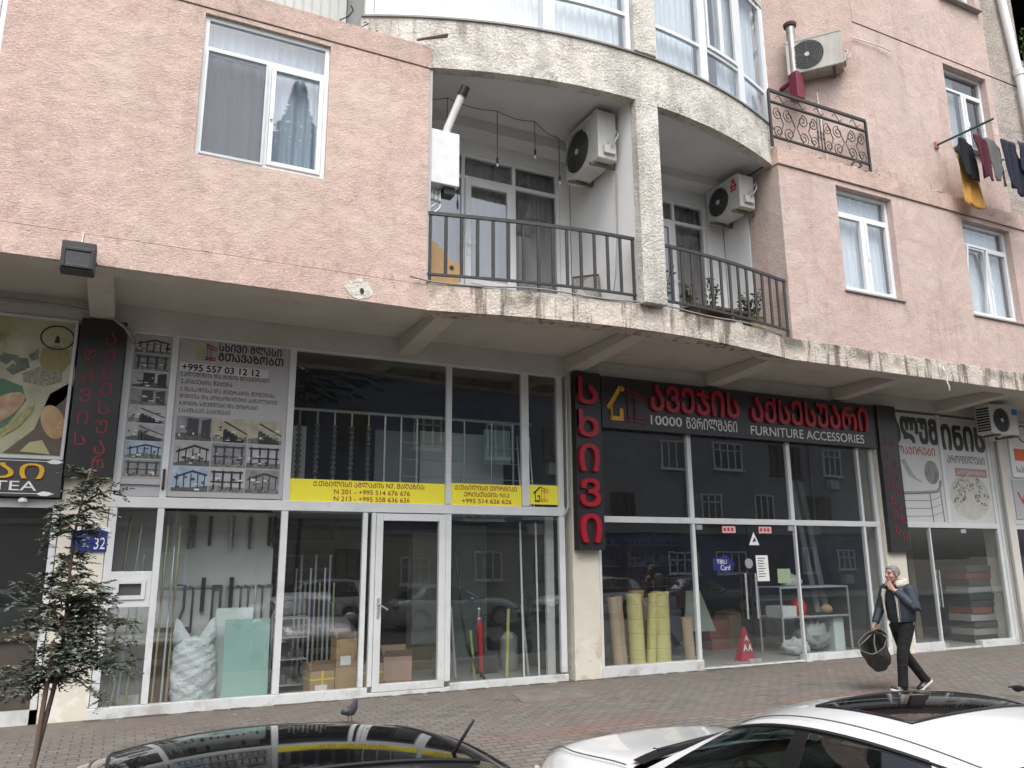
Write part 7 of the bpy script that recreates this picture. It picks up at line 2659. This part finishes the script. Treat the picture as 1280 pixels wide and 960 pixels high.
HIP_L, KNEE_L, ANK_L = Vector((.0, .095, .90)), Vector((.15, .1, .50)), Vector((.19, .1, .10))
HIP_R, KNEE_R, ANK_R = Vector((.0, -.095, .90)), Vector((-.10, -.1, .49)), Vector((-.40, -.1, .15))
SH_L, EL_L, WR_L = Vector((.0, .205, 1.40)), Vector((-.0, .30, 1.13)), Vector((.185, .10, 1.40))
SH_R, EL_R, WR_R = Vector((.02, -.205, 1.40)), Vector((.09, -.29, 1.12)), Vector((.24, -.26, .90))
HEAD = Vector((.075, .0, 1.60))
# body: one continuous skin
mb = MB()
loft(mb, [(0, 0, .86, .09, .14), (0, 0, .95, .11, .165), (0, 0, 1.05, .1, .15), (.01, 0, 1.2, .11, .165), (.01, 0, 1.34, .11, .18), (.02, 0, 1.42, .09, .15), (.03, 0, 1.46, .06, .08)])
mb.tube((Vector((.025, 0, 1.42)), Vector((.04, 0, 1.5)), Vector((.05, 0, 1.56))), [.065, .056, .056], 14)
# head: skull, jaw, nose, ears, brow, chin
mb.ball(HEAD + Vector((-.012, 0, .035)), (.098, .077, .09), 18)
mb.ball(HEAD + Vector((.03, 0, -.03)), (.062, .062, .085), 16)
mb.ball(HEAD + Vector((.056, 0, -.088)), (.035, .036, .03), 12)
mb.tube((HEAD + Vector((.082, 0, .028)), HEAD + Vector((.105, 0, -.008)), HEAD + Vector((.113, 0, -.025))), [.012, .014, .018], 10)
mb.ball(HEAD + Vector((.078, 0, .04)), (.016, .05, .012), 10)
mb.ball(HEAD + Vector((.088, 0, -.062)), (.014, .028, .013), 10)
for s in (-1, 1):
    mb.ball(HEAD + Vector((-.005, s * .08, -.0)), (.022, .012, .034), 10)
    mb.ball(HEAD + Vector((.06, s * .042, -.02)), (.03, .025, .026), 10)
for a, b, c, r_ in ((HIP_L, KNEE_L, ANK_L, (.082, .052, .036)), (HIP_R, KNEE_R, ANK_R, (.082, .052, .036)), (SH_L, EL_L, WR_L, (.052, .04, .027)), (SH_R, EL_R, WR_R, (.052, .04, .027))):
    mb.tube((a, a.lerp(b, .5), b, b.lerp(c, .35), c), [r_[0], (r_[0] + r_[1]) / 2, r_[1], r_[1] * .98, r_[2]], 12)


def hand(wrist, d, palm_n, side, curl):
    """palm, four fingers of unequal length and a thumb leaving the side of the palm; d = hand direction, palm_n = where the palm faces"""
    d = d.normalized()
    n = (palm_n - d * palm_n.dot(d)).normalized()
    t = d.cross(n) * side          # towards the thumb
    c = wrist + d * .045
    for k in (-1.5, -.5, .5, 1.5):
        mb.tube((wrist + t * k * .009, wrist + d * .088 + t * k * .019), [.014, .0125], 8)
    for k, L_ in ((1.5, .07), (.5, .078), (-.5, .073), (-1.5, .058)):
        p = wrist + d * .085 + t * k * .02
        pts, dirv = [p], d.copy()
        for q in range(3):
            a = curl[q]
            dirv = (dirv * math.cos(a) + n * math.sin(a)).normalized()
            n2 = n
            p = p + dirv * L_ * (.42, .32, .26)[q]
            pts.append(p)
        mb.tube(pts, [.0095, .009, .0085, .007], 8)
    p = wrist + d * .03 + t * .028
    mb.tube((wrist + d * .015 + t * .015, p, p + (d * .6 + t * .55 + n * .35) * .035, p + (d * .85 + t * .35 + n * .6) * .062), [.014, .013, .0105, .008], 8)


MOUTH = HEAD + Vector((.1, .0, -.06))
hand(WR_L, MOUTH - WR_L + Vector((0.02, -.02, .0)), Vector((-.75, -.5, .0)), 1, (.3, .5, .35))
hand(WR_R, Vector((.2, -.05, -1)), Vector((0, 1, .1)), 1, (1.1, 1.2, .8))
body = fuse(mb, 'body', SKIN, man, .0075, 2)
# eyes, eyebrows, mouth line
for s in (-1, 1):
    mb = MB()
    mb.ball(HEAD + Vector((.083, s * .033, .014)), (.009, .013, .0055), 10)
    mb.build('eye', mat('eye_dark', (.03, .022, .018), .3), man, smooth='all')
    mb = MB()
    mb.tube((HEAD + Vector((.092, s * .016, .037)), HEAD + Vector((.09, s * .035, .043)), HEAD + Vector((.078, s * .052, .037))), .0045, 6)
    mb.build('eyebrow', mat('grey_brow', (.14, .13, .12), .9), man)
mb = MB()
mb.tube((HEAD + Vector((.09, -.024, -.064)), HEAD + Vector((.1015, 0, -.062)), HEAD + Vector((.09, .024, -.064))), .004, 6)
mb.build('mouth', mat('lip', (.3, .12, .1), .6), man)
# short grey hair: cap over the crown and the back, shorter at the sides
mb = MB()
for a in range(60):
    for b_ in range(26):
        th, ph = a / 60 * 6.283, b_ / 26 * 2.1
        v = Vector((math.sin(ph) * math.cos(th), math.sin(ph) * math.sin(th), math.cos(ph)))
        lim = .18 if v.x > .45 else (-.28 if v.x > -.2 else -.62)
        if v.z < lim or (v.x > .62 and v.z < .62):
            continue
        mb.ball(HEAD + Vector((-.014, 0, .037)) + Vector((v.x * .1, v.y * .079, v.z * .092)), (.0115, .0115, .0115), 5)
fuse(mb, 'hair', mat('grey_hair', (.3, .29, .28), .9, c2=(.15, .145, .14), vs=30, bump=.8, bs=140), man, .006, 2)
# trousers
mb = MB()
loft(mb, [(0, 0, .80, .11, .16), (0, 0, .9, .128, .178), (0, 0, .98, .122, .175), (.0, 0, 1.05, .112, .165)])
for a, b, c in ((HIP_L, KNEE_L, ANK_L), (HIP_R, KNEE_R, ANK_R)):
    c2_ = c + Vector((0, 0, -.015))
    mb.tube((a + Vector((0, 0, .02)), a.lerp(b, .5), b, b.lerp(c2_, .3), b.lerp(c2_, .8), c2_), [.108, .092, .074, .071, .066, .068], 14)
    for k in range(3):     # folds above the shoe and behind the knee
        p = b.lerp(c2_, .86 + .06 * k)
        mb.ball(p, (.073, .07, .014), 12)
fuse(mb, 'trousers', TROUSER, man, .01, 2)
# sweater under the open jacket
mb = MB()
loft(mb, [(0, 0, .93, .13, .175), (.01, 0, 1.05, .142, .18), (.015, 0, 1.2, .145, .19), (.02, 0, 1.33, .135, .19), (.03, 0, 1.42, .1, .14), (.035, 0, 1.465, .072, .082)])
fuse(mb, 'sweater', SWEATER, man, .01, 2)
# jacket: open shell with sleeves
mb = MB()
secs = [(-.0, .95, .152, .19), (-.0, 1.0, .165, .212), (.0, 1.1, .172, .225), (.005, 1.2, .172, .23), (.01, 1.32, .165, .228), (.012, 1.4, .14, .2), (.015, 1.45, .11, .15)]
A0, A1 = 36, 324
for inner in (0, 1):
    pass
n = 44
def jk(k, s, off):
    x, z, rx, ry = s
    a = rad(A0 + (A1 - A0) * k / n)
    wob = .005 * math.sin(z * 60 + k * .5)
    return Vector((x + (rx + off + wob) * math.cos(a), (ry + off + wob) * math.sin(a), z))
out = [[mb.bm.verts.new(jk(k, s, .012)) for k in range(n + 1)] for s in secs]
inn = [[mb.bm.verts.new(jk(k, s, -.014)) for k in range(n + 1)] for s in secs]
for i in range(len(secs) - 1):
    for k in range(n):
        mb.bm.faces.new((out[i][k], out[i][k + 1], out[i + 1][k + 1], out[i + 1][k]))
        mb.bm.faces.new((inn[i][k], inn[i + 1][k], inn[i + 1][k + 1], inn[i][k + 1]))
    for k in (0, n):
        mb.bm.faces.new((out[i][k], out[i + 1][k], inn[i + 1][k], inn[i][k]))
for i in (0, len(secs) - 1):
    for k in range(n):
        mb.bm.faces.new((out[i][k], inn[i][k], inn[i][k + 1], out[i][k + 1]))
for a, b, c in ((SH_L, EL_L, WR_L), (SH_R, EL_R, WR_R)):
    e = b.lerp(c, .9)
    mb.tube((a + (a - b) * .1 + Vector((0, -math.copysign(.03, a.y), 0)), a, a.lerp(b, .5), b, b.lerp(c, .25), b.lerp(c, .6), e), [.07, .086, .076, .069, .066, .058, .052], 14)
    for k in range(4):
        p = b.lerp(c, .1 + .14 * k)
        mb.ball(p, .064 - .004 * k, 10)
fuse(mb, 'jacket', JACKET, man, .0105, 2)
# hem and cuffs bands, fleece facing down the open front, collar
mb = MB()
for s in (1, -1):
    pts = []
    for sx in secs[:-1]:
        a = rad(A0 - 5) * s
        pts.append(Vector((sx[0] + (sx[2] + .012) * math.cos(a), (sx[3] + .012) * math.sin(a), sx[1])))
    mb.tube(pts, [.013] * 2 + [.017] * 2 + [.03, .036], 8)
col_pts = [Vector((.015 + .115 * math.cos(rad(a)), .132 * math.sin(rad(a)), 1.455 + .03 * (1 - math.cos(rad(a))) / 2)) for a in range(38, 323, 12)]
mb.tube(col_pts, [.034] + [.038] * (len(col_pts) - 2) + [.034], 10)
mb.tube([p + Vector((0, 0, .035)) for p in col_pts], [.02] + [.03] * (len(col_pts) - 2) + [.02], 10)
fuse(mb, 'fleece_collar', FLEECE, man, .009, 1)
mb = MB()
a = rad(A0 + 2)
mb.tube([Vector((sx[0] + (sx[2] + .026) * math.cos(a), (sx[3] + .026) * math.sin(a), sx[1])) for sx in secs[:5]], .006, 6)
mb.build('zip', mat('grey_zip', (.25, .26, .27), .4, metal=.5), man)
# shoes with pale soles
for ank, pitch_ in ((ANK_L, 14), (ANK_R, -28)):
    M = Matrix.Translation(ank) @ Matrix.Rotation(rad(-pitch_), 4, 'Y') @ Matrix.Translation((0, 0, -.1))
    mb = MB()
    for x, z_, rx, ry, rz in ((-.03, .055, .062, .042, .045), (.05, .048, .075, .044, .036), (.13, .04, .068, .045, .03), (-.01, .09, .045, .04, .035)):
        mb.ball(M @ Vector((x, 0, z_)), (rx, ry, rz), 14, M.to_3x3().to_4x4())
    sh = fuse(mb, 'shoe', SHOE, man, .008, 2)
    mb = MB()
    ol = [(-.095, .0), (-.085, .032), (-.03, .04), (.06, .042), (.14, .046), (.19, .03), (.205, 0)]
    ol = ol + [(x, -y) for x, y in ol[-2:0:-1]]
    mb.hull([M @ Vector((x, y, .0)) for x, y in ol], [M @ Vector((x, y, .028)) for x, y in ol])
    mb.build('sole', mat('pale_sole', (.66, .66, .64), .7), sh, bevel=.006)
    mb = MB()
    for k in range(3):
        for s in (-1, 1):
            mb.bar(M @ Vector((.045 + .028 * k, s * .043, .03)), M @ Vector((.07 + .028 * k, s * .03, .07)), .009, .006)
    mb.build('stripe', WHITE, sh)

# the soft bag (flexible bucket) he carries
g = WR_R + Vector((.02, -.01, -.09))
gw = man.matrix_basis if False else Matrix.Translation(man.location) @ Matrix.Rotation(man.rotation_euler.z, 4, 'Z')
gp = gw @ g
bk = thing('flexible_bucket', 'dark grey soft bucket bag swinging open-mouthed from the man\'s hand', 'bucket', gp, rad(180))
# local frame: +X points to the left of the picture, mouth tipped that way
M = Matrix.Translation((.06, .05, -.30)) @ Matrix.Rotation(rad(38), 4, 'Y') @ Matrix.Rotation(rad(-18), 4, 'X')
BAGM = mat('grey_rubber', (.1, .1, .092), .65, c2=(.04, .04, .036), vs=9, detail=8, bump=.8, bs=16, bd=.04)
mb = MB()


def bag(u, v):
    a = u * 6.28318
    r_ = .15 + .06 * v + .012 * math.sin(3 * a + 6 * v) + .006 * math.sin(7 * a - 9 * v)
    return M @ Vector((r_ * math.cos(a) * (1 + .12 * v), r_ * math.sin(a) * (1 - .18 * v), -.2 + .42 * v + .02 * v * math.cos(2 * a)))


us, vs2 = [i / 40 for i in range(41)], [i / 12 for i in range(13)]
mb.grid(bag, us, vs2)
mb.grid(lambda u, v: M @ (M.inverted() @ bag(u, v) * .955 + Vector((0, 0, .012))), us, vs2)
mb.grid(lambda u, v: (lambda p: M @ Vector((p.x * (1 - v), p.y * (1 - v), p.z)))(M.inverted() @ bag(u, 0)), us, [0, .5, 1])
mb.grid(lambda u, v: (lambda p: M @ Vector((p.x * (1 - v) * .95, p.y * (1 - v) * .95, p.z + .02)))(M.inverted() @ bag(u, 0)), us, [0, .5, 1])
mb.build('bucket_body', BAGM, bk, smooth='all', weld=True)
mb = MB()
mb.tube([bag(i / 40, 1) for i in range(40)], .009, 8, True)
mb.build('rim', mat('grey_rim', (.11, .11, .105), .6), bk, smooth='all')
for u0, u1 in ((.14, .36), (.64, .86)):
    mb = MB()
    a, b = bag(u0, 1), bag(u1, 1)
    top = Vector((0, 0, -.02))
    mb.tube([a, a.lerp(top, .5) + (a - b) * .1, a.lerp(top, .85), top, b.lerp(top, .85), b.lerp(top, .5) + (b - a) * .1, b], .011, 8)
    mb.build('handle', mat('grey_rim', (.2, .2, .19), .6), bk, smooth='all')
